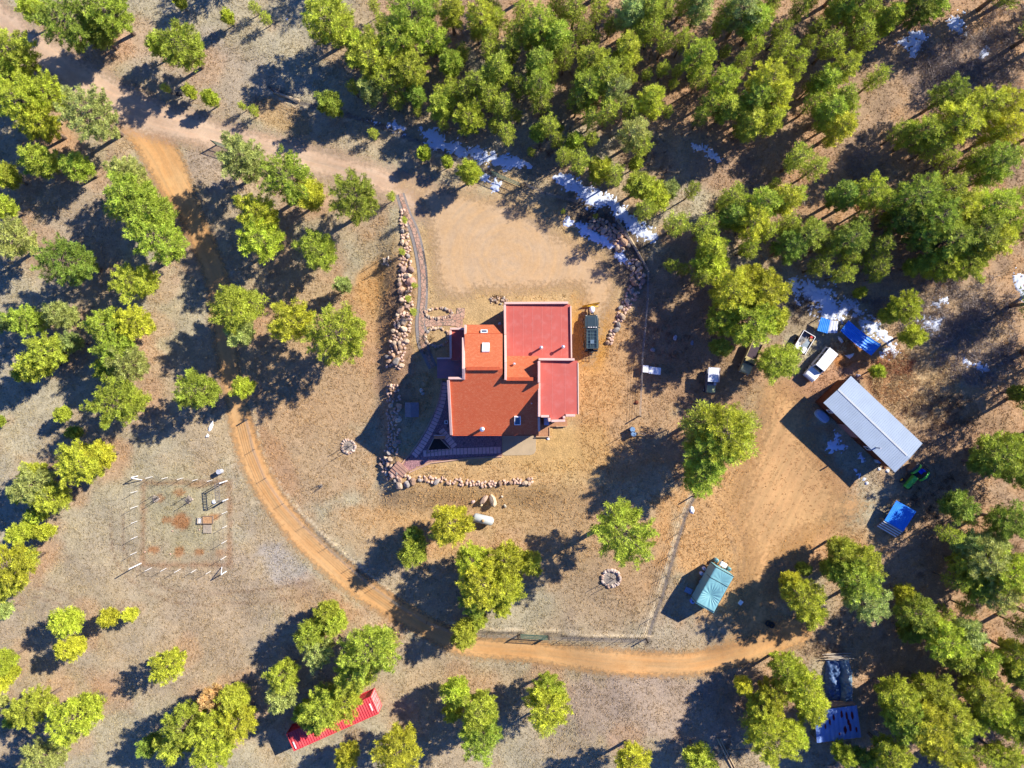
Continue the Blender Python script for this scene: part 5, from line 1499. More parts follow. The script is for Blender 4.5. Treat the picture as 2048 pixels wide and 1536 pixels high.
def build_suv(g):
    c = G(1181, 667.5); t = thing("off_road_car", "dark green boxy off-road car with a roof rack and yellow snow plow beside the house", "car", tuple(c), ang(1181, 700, 1181, 640))
    paint = mat("dark_green_paint", (0.030, 0.050, 0.058, 1), rough=.28, spec=.6, var=.08, bump=0, coat=.5)
    L, Wd = 4.7, 1.86
    m = MB(); m.loft(shell(L, Wd, .45, 1.18, hoodfront=1.10)); m.build("body", paint, t, local=True, bevel=.03)
    m = MB(); m.bar((.85, 0, 1.17), (2.1, 0, 1.12), 1.15, .07); m.build("bonnet", paint, t, local=True, bevel=.03)
    cabin(t, .95, .55, -2.1, -2.25, Wd, 1.17, 1.83, paint, g)
    for sx in (1.5, -1.45):
        for sy in (-.86, .86):
            wheel(t, sx, sy, .40, .28, g)
            m = MB(); m.box((sx, sy * 1.04, .86), (1.0, .22, .06)); m.build("fender", g['black'], t, local=True, bevel=.02)
    m = MB(); m.box((2.42, 0, .6), (.16, 1.7, .2)); m.build("bumper", g['black'], t, local=True, bevel=.02)
    m = MB(); m.box((-2.38, 0, .6), (.16, 1.7, .2)); m.build("bumper", g['black'], t, local=True, bevel=.02)
    for sy in (-.68, .68):
        m = MB(); m.tube([(2.33, sy, .92), (2.37, sy, .92)], .11, 12); m.build("headlight", g['lamp'], t, local=True)
        m = MB(); m.box((.72, sy * 1.5, 1.28), (.12, .22, .2)); m.build("mirror", g['black'], t, local=True, bevel=.02)
    m = MB(); m.tube([(-2.37, .12, 1.05), (-2.6, .12, 1.05)], .40, 18); o = m.build("spare_wheel", g['tyre'], t, local=True)
    m = MB(); m.tube([(-2.6, .12, 1.05), (-2.63, .12, 1.05)], .24, 12); sub(m, "rim", g['rim'], o)
    # rack with bars, light bar and baskets
    rk = mat("rack_steel", (0.09, 0.15, 0.17, 1), rough=.4, metal=.3, var=.1)
    m = MB(); z = 1.97
    for y in (-.66, -.22, .0, .22, .66): m.bar((.35, y, z), (-2.05, y, z), .045)
    for x in (.35, -.1, -.55, -1.0, -1.45, -2.05): m.bar((x, -.66, z - .01), (x, .66, z - .01), .04)
    for y in (-.66, .66): m.bar((.35, y, z + .13), (-2.05, y, z + .13), .035)
    for x in (.35, -2.05): m.bar((x, -.66, z + .13), (x, .66, z + .13), .035)
    for x in (.35, -.85, -2.05):
        for y in (-.66, .66): m.bar((x, y, z - .14), (x, y, z + .13), .035)
    m.build("roof_rack", rk, t, local=True)
    for y in (-.48, -.17, .17, .48):
        m = MB(); m.tube([(.66, y, 1.98), (.76, y, 1.98)], [.11, .13], 12); m.build("roof_lamp", g['lamp'], t, local=True)
    m = MB(); m.box((-1.2, 0, 2.0), (.5, .5, .05)); m.build("rack_tray", mat("tray_blue", (0.10, 0.16, 0.22, 1), rough=.5), t, local=True)
    # snow plow
    bl = MB()
    def bf(s, k): 
        y = -1.16 + 2.32 * s; a = k * 1.3 - .3
        return (3.95 - .08 * (s - .5) * 6 - .18 * math.cos(a * 1.2), y, .1 + .62 * k)
    bl.grid(bf, 10, 6)
    bl2 = [Vector(p) + Vector((.06, 0, 0)) for p in bl.v]; nv = len(bl.v); fl = [tuple(i + nv for i in f[::-1]) for f in bl.f]
    bl.v += bl2; bl.f += fl
    bl.build("plow_blade", g['yellow'], t, local=True)
    m = MB(); m.bar((3.66, -1.0, .42), (3.7, 1.0, .42), .10, .12); m.build("plow_beam", g['yellow'], t, local=True)
    m = MB()
    for sy in (-1, 1): m.bar((2.4, sy * .4, .45), (3.65, sy * .15, .4), .1)
    m.build("plow_arm", g['black'], t, local=True)
    m = MB(); m.tube([(2.75, -.1, .85), (3.0, -.1, .95), (3.35, -.1, .9), (3.5, -.1, .75)], [.2, .36, .38, .18], 14); m.build("plow_cover", g['white'], t, local=True, smooth=True)
    m = MB(); m.tube([(2.6, -.1, .7), (2.8, -.1, .75)], .16, 10); m.build("plow_motor", g['black'], t, local=True)
    # rear hitch rack
    m = MB()
    for y in (-.45, .0, .45): m.bar((-2.45, y - .1, .62), (-3.25, y - .1, .62), .04)
    for y in (-.55, .35): m.bar((-2.5, y, .62), (-3.3, y, .62), .04)
    m.bar((-3.28, -.6, .62), (-3.28, .4, .62), .05); m.bar((-2.9, -.6, .62), (-2.9, .4, .62), .04)
    m.bar((-3.28, -.55, .62), (-3.28, -.55, .95), .04); m.bar((-3.28, .35, .62), (-3.28, .35, .95), .04)
    m.build("hitch_rack", g['black'], t, local=True)

def build_white_car(g):
    c = G(1634, 729); t = thing("off_road_car", "white boxy off-road car with dark windscreen parked above the barn", "car", tuple(c), ang(1845, 540, 1450, 1025))
    L, Wd = 4.7, 1.72; w = g['white']
    m = MB(); m.loft(shell(L, Wd, .42, 1.12, hoodfront=1.05)); m.build("body", w, t, local=True, bevel=.03)
    m = MB(); m.bar((1.0, 0, 1.10), (2.15, 0, 1.08), 1.42, .05); m.build("bonnet", w, t, local=True, bevel=.02)
    cabin(t, 1.05, .62, -2.22, -2.32, Wd, 1.10, 1.80, w, g, top=.84)
    m = MB(); m.box((-.8, 0, 1.83), (2.9, 1.46, .05)); o = m.build("roof", w, t, local=True, bevel=.02)
    m = MB()
    for x in (.1, -.9, -1.5): m.bar((x, -.68, 1.87), (x, .68, 1.87), .03)
    sub(m, "roof_seam", mat("grey_seam", (0.5, 0.5, 0.5, 1)), o)
    for sx in (1.5, -1.4):
        for sy in (-.8, .8): wheel(t, sx, sy, .36, .24, g)
    for x in (2.38, -2.38):
        m = MB(); m.box((x, 0, .55), (.14, 1.62, .16)); m.build("bumper", g['steel'], t, local=True)
    for sy in (-.66, .66):
        m = MB(); m.tube([(2.3, sy, .85), (2.36, sy, .85)], .10, 10); m.build("headlight", g['lamp'], t, local=True)
        m = MB(); m.box((.95, sy * 1.45, 1.25), (.1, .2, .18)); m.build("mirror", g['black'], t, local=True)
    m = MB(); m.tube([(-2.36, 0, 1.0), (-2.55, 0, 1.0)], .34, 16); m.build("spare_wheel", g['tyre'], t, local=True)

def build_trailer(g):
    c = G(1602, 686); t = thing("utility_trailer", "small open white trailer loaded with junk, left of the white off-road car", "trailer", tuple(c), ang(1255, 550, 1445, 230))
    L, Wd = 2.75, 1.75
    m = MB(); m.box((0, 0, .62), (L, Wd, .07)); m.build("bed", mat("trailer_bed", (0.16, 0.17, 0.19, 1), rough=.7, var=.25), t, local=True)
    m = MB()
    for sy in (-1, 1): m.box((0, sy * Wd / 2, .85), (L, .05, .5))
    m.box((L / 2, 0, .85), (.05, Wd, .5)); m.box((-L / 2, 0, .80), (.05, Wd, .4))
    m.build("side_panel", g['rust'], t, local=True)
    m = MB()
    for sy in (-1, 1): m.bar((-L / 2, sy * Wd / 2, 1.12), (L / 2, sy * Wd / 2, 1.12), .07)
    m.bar((L / 2, -Wd / 2, 1.12), (L / 2, Wd / 2, 1.12), .07); m.build("rail", g['white'], t, local=True)
    for sy in (-.98, .98): wheel(t, 0, sy, .33, .2, g)
    m = MB(); m.bar((-L / 2, 0, .5), (-L / 2 - .8, 0, .45), .08); m.build("tow_bar", g['black'], t, local=True)
    M_ = t.matrix_basis
    def load(name, label, cat, fn, mm):
        q = thing(name, label, cat, tuple(M_ @ Vector((0, 0, .66))), t.rotation_euler.z)
        fn(q, mm)
    def slab_(c, s, rz=0, tl=None):
        def f(q, mm): MB().box(c, s, rz, tl).build("panel", mm, q, local=True, bevel=.01)
        return f
    load("white_board", "white board lying in the junk trailer's lower left half", "board", slab_((-.75, .45, .32), (1.0, .6, .06), .1, Matrix.Rotation(.15, 3, 'Y')), g['white'])
    load("white_board", "white board at the lower right corner of the junk trailer", "board", slab_((-.9, -.45, .38), (.8, .6, .08), -.1), g['white'])
    load("grey_sheet", "grey sheet metal in the middle of the junk trailer", "sheet", slab_((.0, -.3, .22), (1.3, .8, .05), .05, Matrix.Rotation(-.1, 3, 'X')), mat("dull_sheet", (0.25, 0.3, 0.33, 1), rough=.5, metal=.3))
    load("red_can", "red can at the upper right corner of the junk trailer", "can", slab_((1.1, -.45, .25), (.3, .35, .35)), mat("red_can_paint", (0.5, 0.04, 0.03, 1), rough=.5))
    load("tan_box", "tan box below the red can in the junk trailer", "box", slab_((.75, -.6, .22), (.4, .35, .3)), mat("cardboard", srgb(214, 180, 130, .6)))
    def planks(q, mm):
        m = MB()
        for k in range(7):
            a = Vector((rnd.uniform(-.7, .1), rnd.uniform(-.1, .6), .3 + k * .03)); b = a + Vector((rnd.uniform(.5, 1.1), rnd.uniform(-.25, .3), rnd.uniform(-.05, .2)))
            m.bar(a, b, .07, .03)
        m.build("plank", mm, q, local=True)
    load("plank_heap", "loose planks heaped in the upper left part of the junk trailer", "planks", planks, g['paleplank'])

def build_brown_truck(g):
    c = G(1497, 715); t = thing("old_pickup", "old tan pickup truck with dark bed half under the big yellow pine", "truck", tuple(c), ang(1508, 690, 1485, 742))
    L, Wd = 4.6, 1.6; p = mat("faded_tan_paint", srgb(206, 188, 130, .6), rough=.6, var=.15, scale=2, dirt=srgb(150, 110, 70, .5), dirtamt=.3)
    m = MB(); m.loft(shell(L, Wd, .42, 1.05, hoodfront=1.0, zt=.95)); m.build("body", p, t, local=True, bevel=.03)
    m = MB(); m.box((1.65, 0, 1.04), (1.1, 1.3, .06)); m.build("bonnet", mat("pale_bonnet", srgb(226, 222, 176, .6), rough=.5), t, local=True, bevel=.02)
    m = MB(); m.box((.72, 0, 1.2), (.62, 1.46, .5)); m.build("cab", g['glass'], t, local=True, bevel=.05)
    m = MB(); m.box((.52, 0, 1.47), (.5, 1.4, .06)); m.build("roof", p, t, local=True, bevel=.02)
    m = MB(); m.box((-1.0, 0, .99), (2.2, 1.2, .07)); m.build("load_bed", mat("dark_purple_bed", (0.05, 0.03, 0.045, 1), rough=.6, var=.2), t, local=True)
    m = MB()
    for sy in (-1, 1): m.box((-1.0, sy * .72, 1.1), (2.3, .1, .28))
    m.build("bed_side", p, t, local=True, bevel=.02)
    for sx in (1.4, -1.3):
        for sy in (-.74, .74): wheel(t, sx, sy, .34, .2, g)
    for sy in (-.55, .55):
        m = MB(); m.tube([(2.26, sy, .8), (2.34, sy, .8)], .1, 10); m.build("headlight", g['lamp'], t, local=True)

def build_cart(g):
    c = G(1418, 764); t = thing("utility_cart", "small white-roofed utility cart with a pale hood, left of the brown truck", "cart", tuple(c), ang(1421, 740, 1418, 785))
    w = mat("cart_white", (0.62, 0.64, 0.70, 1), rough=.4, var=.06)
    m = MB(); m.loft([[(-.1 + x, -y, z), (-.1 + x, y, z), (-.1 + x, y * .9, z2), (-.1 + x, -y * .9, z2)] for x, y, z, z2 in ((1.65, .55, .5, .8), (1.5, .62, .4, 1.0), (.7, .66, .4, 1.12), (-1.6, .7, .4, .9))])
    m.build("body", mat("cart_body", (0.10, 0.11, 0.12, 1), rough=.6), t, local=True, bevel=.03)
    m = MB(); m.box((.95, 0, 1.16), (.95, 1.15, .10)); m.build("hood", mat("pale_hood", srgb(200, 206, 150, .6), rough=.35, var=.2, scale=4), t, local=True, bevel=.05)
    m = MB(); m.box((-.95, -.08, 2.0), (1.9, 1.35, .10)); m.box((-.95, -.08, 2.06), (.06, 1.35, .04)); o = m.build("roof", w, t, local=True, bevel=.03)
    m = MB(); m.add([Vector(p) for p in ((0, .6, 1.97), (-1.9, .6, 1.97), (-1.9, .95, 1.55), (0, .95, 1.55), (0, .6, 1.93), (-1.9, .6, 1.93), (-1.9, .95, 1.51), (0, .95, 1.51))], [(0, 1, 2, 3), (7, 6, 5, 4), (0, 3, 7, 4), (1, 5, 6, 2), (2, 6, 7, 3), (0, 4, 5, 1)])
    m.build("side_flap", mat("flap_grey", (0.35, 0.33, 0.36, 1), rough=.5), t, local=True)
    for x in (.0, -1.8):
        for y in (-.6, .55):
            m = MB(); m.bar((x, y, .8), (x, y, 1.97), .05); m.build("post", g['black'], t, local=True)
    m = MB(); m.box((.2, .45, 1.25), (.35, .3, .12)); m.bar((.4, -.5, 1.35), (.4, .5, 1.35), .04); m.build("seat_frame", g['steel'], t, local=True)
    for sx in (1.1, -1.2):
        for sy in (-.66, .66): wheel(t, sx, sy, .3, .2, g)

def build_tractor(g):
    c = G(1826, 947); t = thing("tractor", "green tractor with big ribbed rear wheels and blue seat at the barn's lower end", "tractor", tuple(c), ang(1834, 934, 1806, 966))
    gr = mat("tractor_green", (0.10, 0.48, 0.06, 1), rough=.35, var=.08, scale=2, coat=.3, bump=0); gy = mat("tractor_yellow", (0.75, 0.55, 0.05, 1), rough=.5)
    m = MB(); m.loft([[(x, -y, z0), (x, -y, z1 - .08), (x, -y * .7, z1), (x, y * .7, z1), (x, y, z1 - .08), (x, y, z0)] for x, y, z0, z1 in ((2.35, .26, .75, 1.12), (2.2, .32, .65, 1.25), (1.2, .34, .65, 1.34), (.45, .36, .65, 1.38))])
    m.build("hood", gr, t, local=True, bevel=.03)
    m = MB(); m.loft([[(x, -y, .55), (x, y, .55), (x, y, .95), (x, -y, .95)] for x, y in ((2.0, .2), (.4, .25), (-.9, .3))]); m.build("chassis", g['black'], t, local=True)
    for sy in (-1, 1):
        y = sy * 1.0; x = -.45; r = .82
        mm = MB(); a = Vector((x, y - .22, r)); b = Vector((x, y + .22, r)); mm.tube([a, a.lerp(b, .15), a.lerp(b, .85), b], [r * .88, r * .96, r * .96, r * .88], 26)
        for k in range(22):
            an = 6.283 * k / 22
            for s2 in (-1, 1):
                an2 = an + (.14 if s2 > 0 else 0)
                p = Vector((x + math.cos(an2) * r * .97, y + s2 * .11, r + math.sin(an2) * r * .97)); q = Vector((x + math.cos(an2 + .12) * r * .97, y + s2 * .01, r + math.sin(an2 + .12) * r * .97))
                mm.bar(p, q, .08, .08)
        o = mm.build("wheel", mat("dusty_tyre", (0.12, 0.115, 0.10, 1), rough=.9, var=.3), t, local=True)
        mm = MB(); cc = Vector((x, y + sy * .15, r)); mm.tube([cc, cc + Vector((0, sy * .06, 0))], [.52, .46], 18); sub(mm, "rim", gy, o)
        mm = MB()
        for k in range(8):
            a0 = .25 + k * .28; a1 = a0 + .28; R1 = .92
            mm.bar((x + math.cos(a0) * R1, sy * .72, .82 + math.sin(a0) * R1), (x + math.cos(a1) * R1, sy * .72, .82 + math.sin(a1) * R1), .30, .03)
        mm.build("fender", gr, t, local=True)
        wheel(t, 1.75, sy * .68, .38, .24, g, rimm=gy)
    m = MB(); m.box((-.55, 0, 1.2), (.55, .6, .14)); m.box((-.82, 0, 1.45), (.14, .6, .45)); m.build("seat", mat("seat_blue", (0.02, 0.07, 0.62, 1), rough=.6), t, local=True, bevel=.05)
    m = MB(); m.bar((.45, 0, 1.3), (.15, 0, 1.6), .04)
    for k in range(10):
        a0 = .628 * k; a1 = a0 + .628; m.bar((.12 + .02 * math.cos(a0), .2 * math.cos(a0), 1.62 + .2 * math.sin(a0) * .5), (.12, .2 * math.cos(a1), 1.62 + .2 * math.sin(a1) * .5), .03)
    m.build("steering_wheel", g['black'], t, local=True)
    m = MB()
    for y in (-.42, .42): m.bar((-1.0, y, .8), (-1.05, y, 2.1), .07)
    m.bar((-1.05, -.42, 2.1), (-1.05, .42, 2.1), .07); m.build("roll_bar", g['black'], t, local=True)
    m = MB(); m.tube([(1.5, .1, 1.3), (1.5, .1, 1.85)], .04, 8); m.build("exhaust", g['black'], t, local=True)
    m = MB(); m.box((2.4, 0, .9), (.06, .5, .4)); m.build("grille", g['black'], t, local=True)
    m = MB()
    for sy in (-1, 1): m.bar((-1.0, sy * .3, .5), (-1.7, sy * .35, .45), .07)
    m.box((-1.75, 0, .5), (.1, .9, .1)); m.build("hitch", g['black'], t, local=True)

# ------------------------------------------------------------------ buildings beside the house
def build_barn(g):
    W_, N_, E_, S_ = (1646.7, 805.5), (1702, 752), (1845, 887), (1790, 945)
    ze = 3.5; zr = 3.74
    pW, pN, pE, pS = [P(u, v, ze) for u, v in (W_, N_, E_, S_)]
    r0 = (pW + pN) / 2; r1 = (pS + pE) / 2; r0.z = r1.z = zr
    c = (r0 + r1) / 2
    t = thing("barn", "long rust-brown barn with a silver corrugated roof", "barn", (c.x, c.y, float(T(c.x, c.y))))
    tin = mat("silver_tin", (0.31, 0.375, 0.45, 1), rough=.6, metal=.0, spec=.15, var=.06, scale=.6, bump=.03, fine=.04)
    brown = mat("rust_siding", srgb(132, 76, 48, .5), rough=.8, var=.25, scale=2, bump=.1, dirt=srgb(170, 104, 64, .5), dirtscale=3, dirtamt=.3)
    ax = (r1 - r0); ax.z = 0; axn = ax.normalized(); cr = Vector((-axn.y, axn.x, 0))
    if (pN - pW).dot(cr) < 0: cr = -cr
    m = MB(); m.corr(pW, pS, r1, r0, 44, amp=.022, flat=True); m.build("roof", tin, t)
    m = MB(); m.corr(pN, pE, r1, r0, 44, amp=.022, flat=True); m.build("roof", tin, t)
    m = MB(); m.bar(r0 + Vector((0, 0, .035)), r1 + Vector((0, 0, .035)) - axn * .5, .22, .02); m.build("ridge_cap", mat("ridge_tin", (0.46, 0.48, 0.47, 1), rough=.5, metal=.0, var=.06), t)
    # walls set in under the eaves
    oh = .35
    def wl(p, dx, dy): return p + axn * dx + cr * dy
    a, b, d, e = wl(pW, oh, oh), wl(pS, -oh, oh), wl(pE, -oh, -oh), wl(pN, oh, -oh)
    slope = (zr - ze) / ((pN - pW).length / 2)
    zw = ze + slope * oh - .1
    for q in (a, b, d, e): q.z = zw
    ra, rb = (a + e) / 2, (b + d) / 2; ra.z = rb.z = zr - .12
    B = lambda q: Vector((q.x, q.y, -.4))
    def ribbed(name, p, q, top_fn):
        """vertical sheet siding between p and q whose top follows top_fn(s)"""
        m = MB(); L_ = (q - p).length; n = int(L_ / .12); dirn = (q - p); dirn.z = 0; dirn.normalize(); nn = Vector((dirn.y, -dirn.x, 0))
        vs = []; fs = []
        for i in range(n + 1):
            s = i / n; o = nn * (.03 if i % 2 else 0)
            pt = p.lerp(q, s); tp = top_fn(s)
            vs += [Vector((pt.x, pt.y, -.4)) + o, Vector((pt.x, pt.y, tp)) + o]
        for i in range(n): fs.append((2 * i, 2 * i + 2, 2 * i + 3, 2 * i + 1))
        m.add(vs, fs)
        # back face
        o2 = len(m.v); m.add([v - nn * .06 for v in vs], [f[::-1] for f in fs])
        return m.build(name, brown, t)
    gab = lambda s: zw + (zr - .12 - zw) * (1 - abs(2 * s - 1))
    ribbed("wall", a, b, lambda s: zw); ribbed("wall", b, d, gab); ribbed("wall", d, e, lambda s: zw); ribbed("wall", e, a, gab)
    fr = mat("barn_trim", (0.72, 0.72, 0.70, 1), rough=.5)
    def open_(s0, s1, z0, z1, fillm, name, fm):
        p = a.lerp(b, s0); q = a.lerp(b, s1); nn = -cr
        p = p + nn * .06; q = q + nn * .06; zc = (z0 + z1) / 2
        m = MB()
        for pp in (p, q): m.bar(Vector((pp.x, pp.y, z0)), Vector((pp.x, pp.y, z1)), .1, .1)
        for zz in (z0, z1): m.bar(Vector((p.x, p.y, zz)), Vector((q.x, q.y, zz)), .1, .1)
        o = m.build(name, fm, t)
        m = MB(); m.bar(Vector((p.x, p.y, zc)) - nn * .02, Vector((q.x, q.y, zc)) - nn * .02, .04, z1 - z0)
        m.v = [t.matrix_basis.inverted() @ v for v in m.v]; sub(m, "pane" if name == "window" else "panel", fillm, o)
    open_(.115, .16, 1.2, 2.2, g['glass'], "window", fr); open_(.68, .73, 1.2, 2.2, g['glass'], "window", fr)
    open_(.33, .55, .0, 2.5, mat("pink_door", srgb(196, 150, 140, .55), rough=.6, var=.08), "sliding_door", brown)
    open_(.60, .64, .0, 2.1, brown, "door", brown)
    MB().bar(a + (-cr) * .2 + Vector((0, 0, -.12)), b + (-cr) * .2 + Vector((0, 0, -.12)), .14, .12).build("gutter", g['steel'], t)
    pp_ = a.lerp(b, .70) + cr * .25; m = MB(); m.tube([Vector((pp_.x, pp_.y, zw - .2)), Vector((pp_.x, pp_.y, zw + 1.25))], .1, 10); m.build("stove_pipe", g['steel'], t)
    # tub beside the barn
    p = G(1643, 832); q = thing("plastic_tub", "white upturned tub boat lying against the barn's long shaded wall", "tub", tuple(p), ang(1631, 822, 1655, 843))
    rr = []
    for k, (s, z) in enumerate(((1.0, 0), (1.0, .25), (.93, .45), (.8, .52), (.3, .54))):
        ring_ = []
        for j in range(20):
            an = 6.283 * j / 20; cx, sy_ = math.cos(an), math.sin(an)
            f = (abs(cx) ** 3.2 + abs(sy_) ** 3.2) ** (-1 / 3.2)
            ring_.append((cx * f * 1.05 * s, sy_ * f * .55 * s, z))
        rr.append(ring_)
    m = MB(); m.loft(rr); m.build("hull", mat("tub_blue", (0.30, 0.42, 0.60, 1), rough=.4, var=.05), q, local=True)
    m = MB(); m.loft([[(x * 1.03, y * 1.05, z) for x, y, z in rr[0]], [(x * 1.03, y * 1.05, .07) for x, y, z in rr[0]]]); m.build("rim", g['white'], q, local=True)
    # drums and clutter at the barn's lower corner
    for i, (u, v, cc, lb) in enumerate(((1753, 921, (0.35, 0.5, 0.65, 1), "pale blue barrel by the barn's lower wall, left of its twin"), (1764, 924, (0.42, 0.58, 0.72, 1), "pale blue barrel by the barn's lower corner, right of its twin"))):
        barrel(u, v, .3, .85, mat("drum_%d" % i, cc, rough=.4), lb)
    for (u, v, lb, cc) in ((1758, 938, "white bag on the ground below the barn's lower corner", 'white'), (1775, 942, "white bucket at the barn's lower corner", 'white'), (1768, 934, "rusty crate at the barn's lower corner", 'rust'), (1733, 966, "white rag bundle at the lower tip of the barn's shade", 'white')):
        clutter(u, v, lb, g[cc])

def barrel(u, v, r, h, m, label, name="barrel", cat="barrel"):
    p = G(u, v); t = thing(name, label, cat, tuple(p))
    q = MB(); q.tube([(0, 0, 0), (0, 0, h * .33), (0, 0, h * .36), (0, 0, h * .64), (0, 0, h * .67), (0, 0, h)], [r, r, r * 1.04, r * 1.04, r, r], 18); q.build("drum", m, t, local=True)
    q = MB(); q.tube([(0, 0, h), (0, 0, h + .03)], [r * 1.05, r * 1.05], 18); q.tube([(r * .5, 0, h + .03), (r * .5, 0, h + .06)], .05, 8); q.build("lid", m, t, local=True)
    return t

def clutter(u, v, label, m, s=.24, name="bundle", cat="bundle"):
    p = G(u, v); t = MB()
    R = rnd
    rings = []
    for k in range(5):
        z = k / 4; rr = s * (1 - .55 * z * z)
        rings.append([(p.x + math.cos(a) * rr * R.uniform(.7, 1.25), p.y + math.sin(a) * rr * R.uniform(.7, 1.25), p.z + z * s * .8) for a in [6.283 * j / 9 for j in range(9)]])
    t.loft(rings); o = t.build(name, m); tag(o, label, cat); return o

def build_container():
    # roof corners measured in the photo
    A, B, C, D = [P(550 + x / 8.9, 1370 + y / 8.9, 2.75) for x, y in ((150, 1000), (280, 1275), (1762, 632), (1640, 325))]
    c = (A + B + C + D) / 4; z0 = float(T(c.x, c.y))
    ax = ((C - B) + (D - A)).normalized(); cr = Vector((-ax.y, ax.x, 0)); L = 12.19; Wd = 2.44
    t = thing("shipping_container", "red shipping container half hidden under pines at the bottom edge", "container", (c.x, c.y, z0), math.atan2(ax.y, ax.x))
    red = mat("container_red", srgb(238, 76, 84, .72), rough=.55, var=.12, scale=.5, bump=.05, dirt=srgb(232, 120, 110, .6), dirtamt=.25)
    h = 2.6; hl, hw = L / 2, Wd / 2
    def corr_wall(p, q, zb, zt, nn, m):
        L_ = (q - p).length; n = int(L_ / .28); vs = []; fs = []
        for i in range(n):
            for s, d in ((0, 0), (.3, 0), (.45, 1), (.85, 1)):
                x = p.lerp(q, (i + s) / n) - nn * .05 * d; vs += [Vector((x.x, x.y, zb)), Vector((x.x, x.y, zt))]
        vs += [Vector((q.x, q.y, zb)), Vector((q.x, q.y, zt))]
        for i in range(len(vs) // 2 - 1): fs.append((2 * i, 2 * i + 2, 2 * i + 3, 2 * i + 1))
        m.add(vs, fs)
    m = MB()
    corr_wall(Vector((-hl, -hw + .03, 0)), Vector((hl, -hw + .03, 0)), .15, h - .08, Vector((0, -1, 0)), m)
    corr_wall(Vector((hl, hw - .03, 0)), Vector((-hl, hw - .03, 0)), .15, h - .08, Vector((0, 1, 0)), m)
    corr_wall(Vector((-hl + .03, hw, 0)), Vector((-hl + .03, -hw, 0)), .15, h - .08, Vector((-1, 0, 0)), m)
    m.build("wall", red, t, local=True)
    m = MB(); m.corr((-hl + .15, -hw + .04, h - .05), (hl - .15, -hw + .04, h - .05), (hl - .15, hw - .04, h - .05), (-hl + .15, hw - .04, h - .05), 34, amp=.07); m.build("roof", red, t, local=True)
    m = MB()
    for y in (-hw, hw):
        m.bar((-hl, y, h - .03), (hl, y, h - .03), .1, .1); m.bar((-hl, y, .08), (hl, y, .08), .1, .16)
        for x in (-hl, hl): m.bar((x, y, 0), (x, y, h), .14, .14)
    for x in (-hl, hl):
        m.bar((x, -hw, h - .03), (x, hw, h - .03), .12, .12); m.bar((x, -hw, .08), (x, hw, .08), .12, .16)
    m.build("frame", red, t, local=True)
    lt = mat("container_door", srgb(240, 186, 184, .62), rough=.5, var=.1, scale=2, dirt=srgb(222, 90, 80, .6), dirtscale=2.2, dirtamt=.4)
    for s in (-1, 1):
        m = MB(); m.box((hl + .01, s * hw * .49, h / 2), (.07, hw * .92, h - .3)); o = m.build("door", lt, t, local=True)
        m = MB()
        for k in (.25, .7): m.bar((hl + .08, s * hw * k, .2), (hl + .08, s * hw * k, h - .2), .05)
        sub(m, "lock_rod", red, o)
    wm = mat("white_marking", (0.75, 0.72, 0.70, 1), rough=.5)
    for x, y in ((-hl + .38, -.55), (hl - .45, -.05)):
        m = MB(); m.box((x, y, h + .045), (.18, 1.0, .02)); m.build("marking_panel", wm, t, local=True)

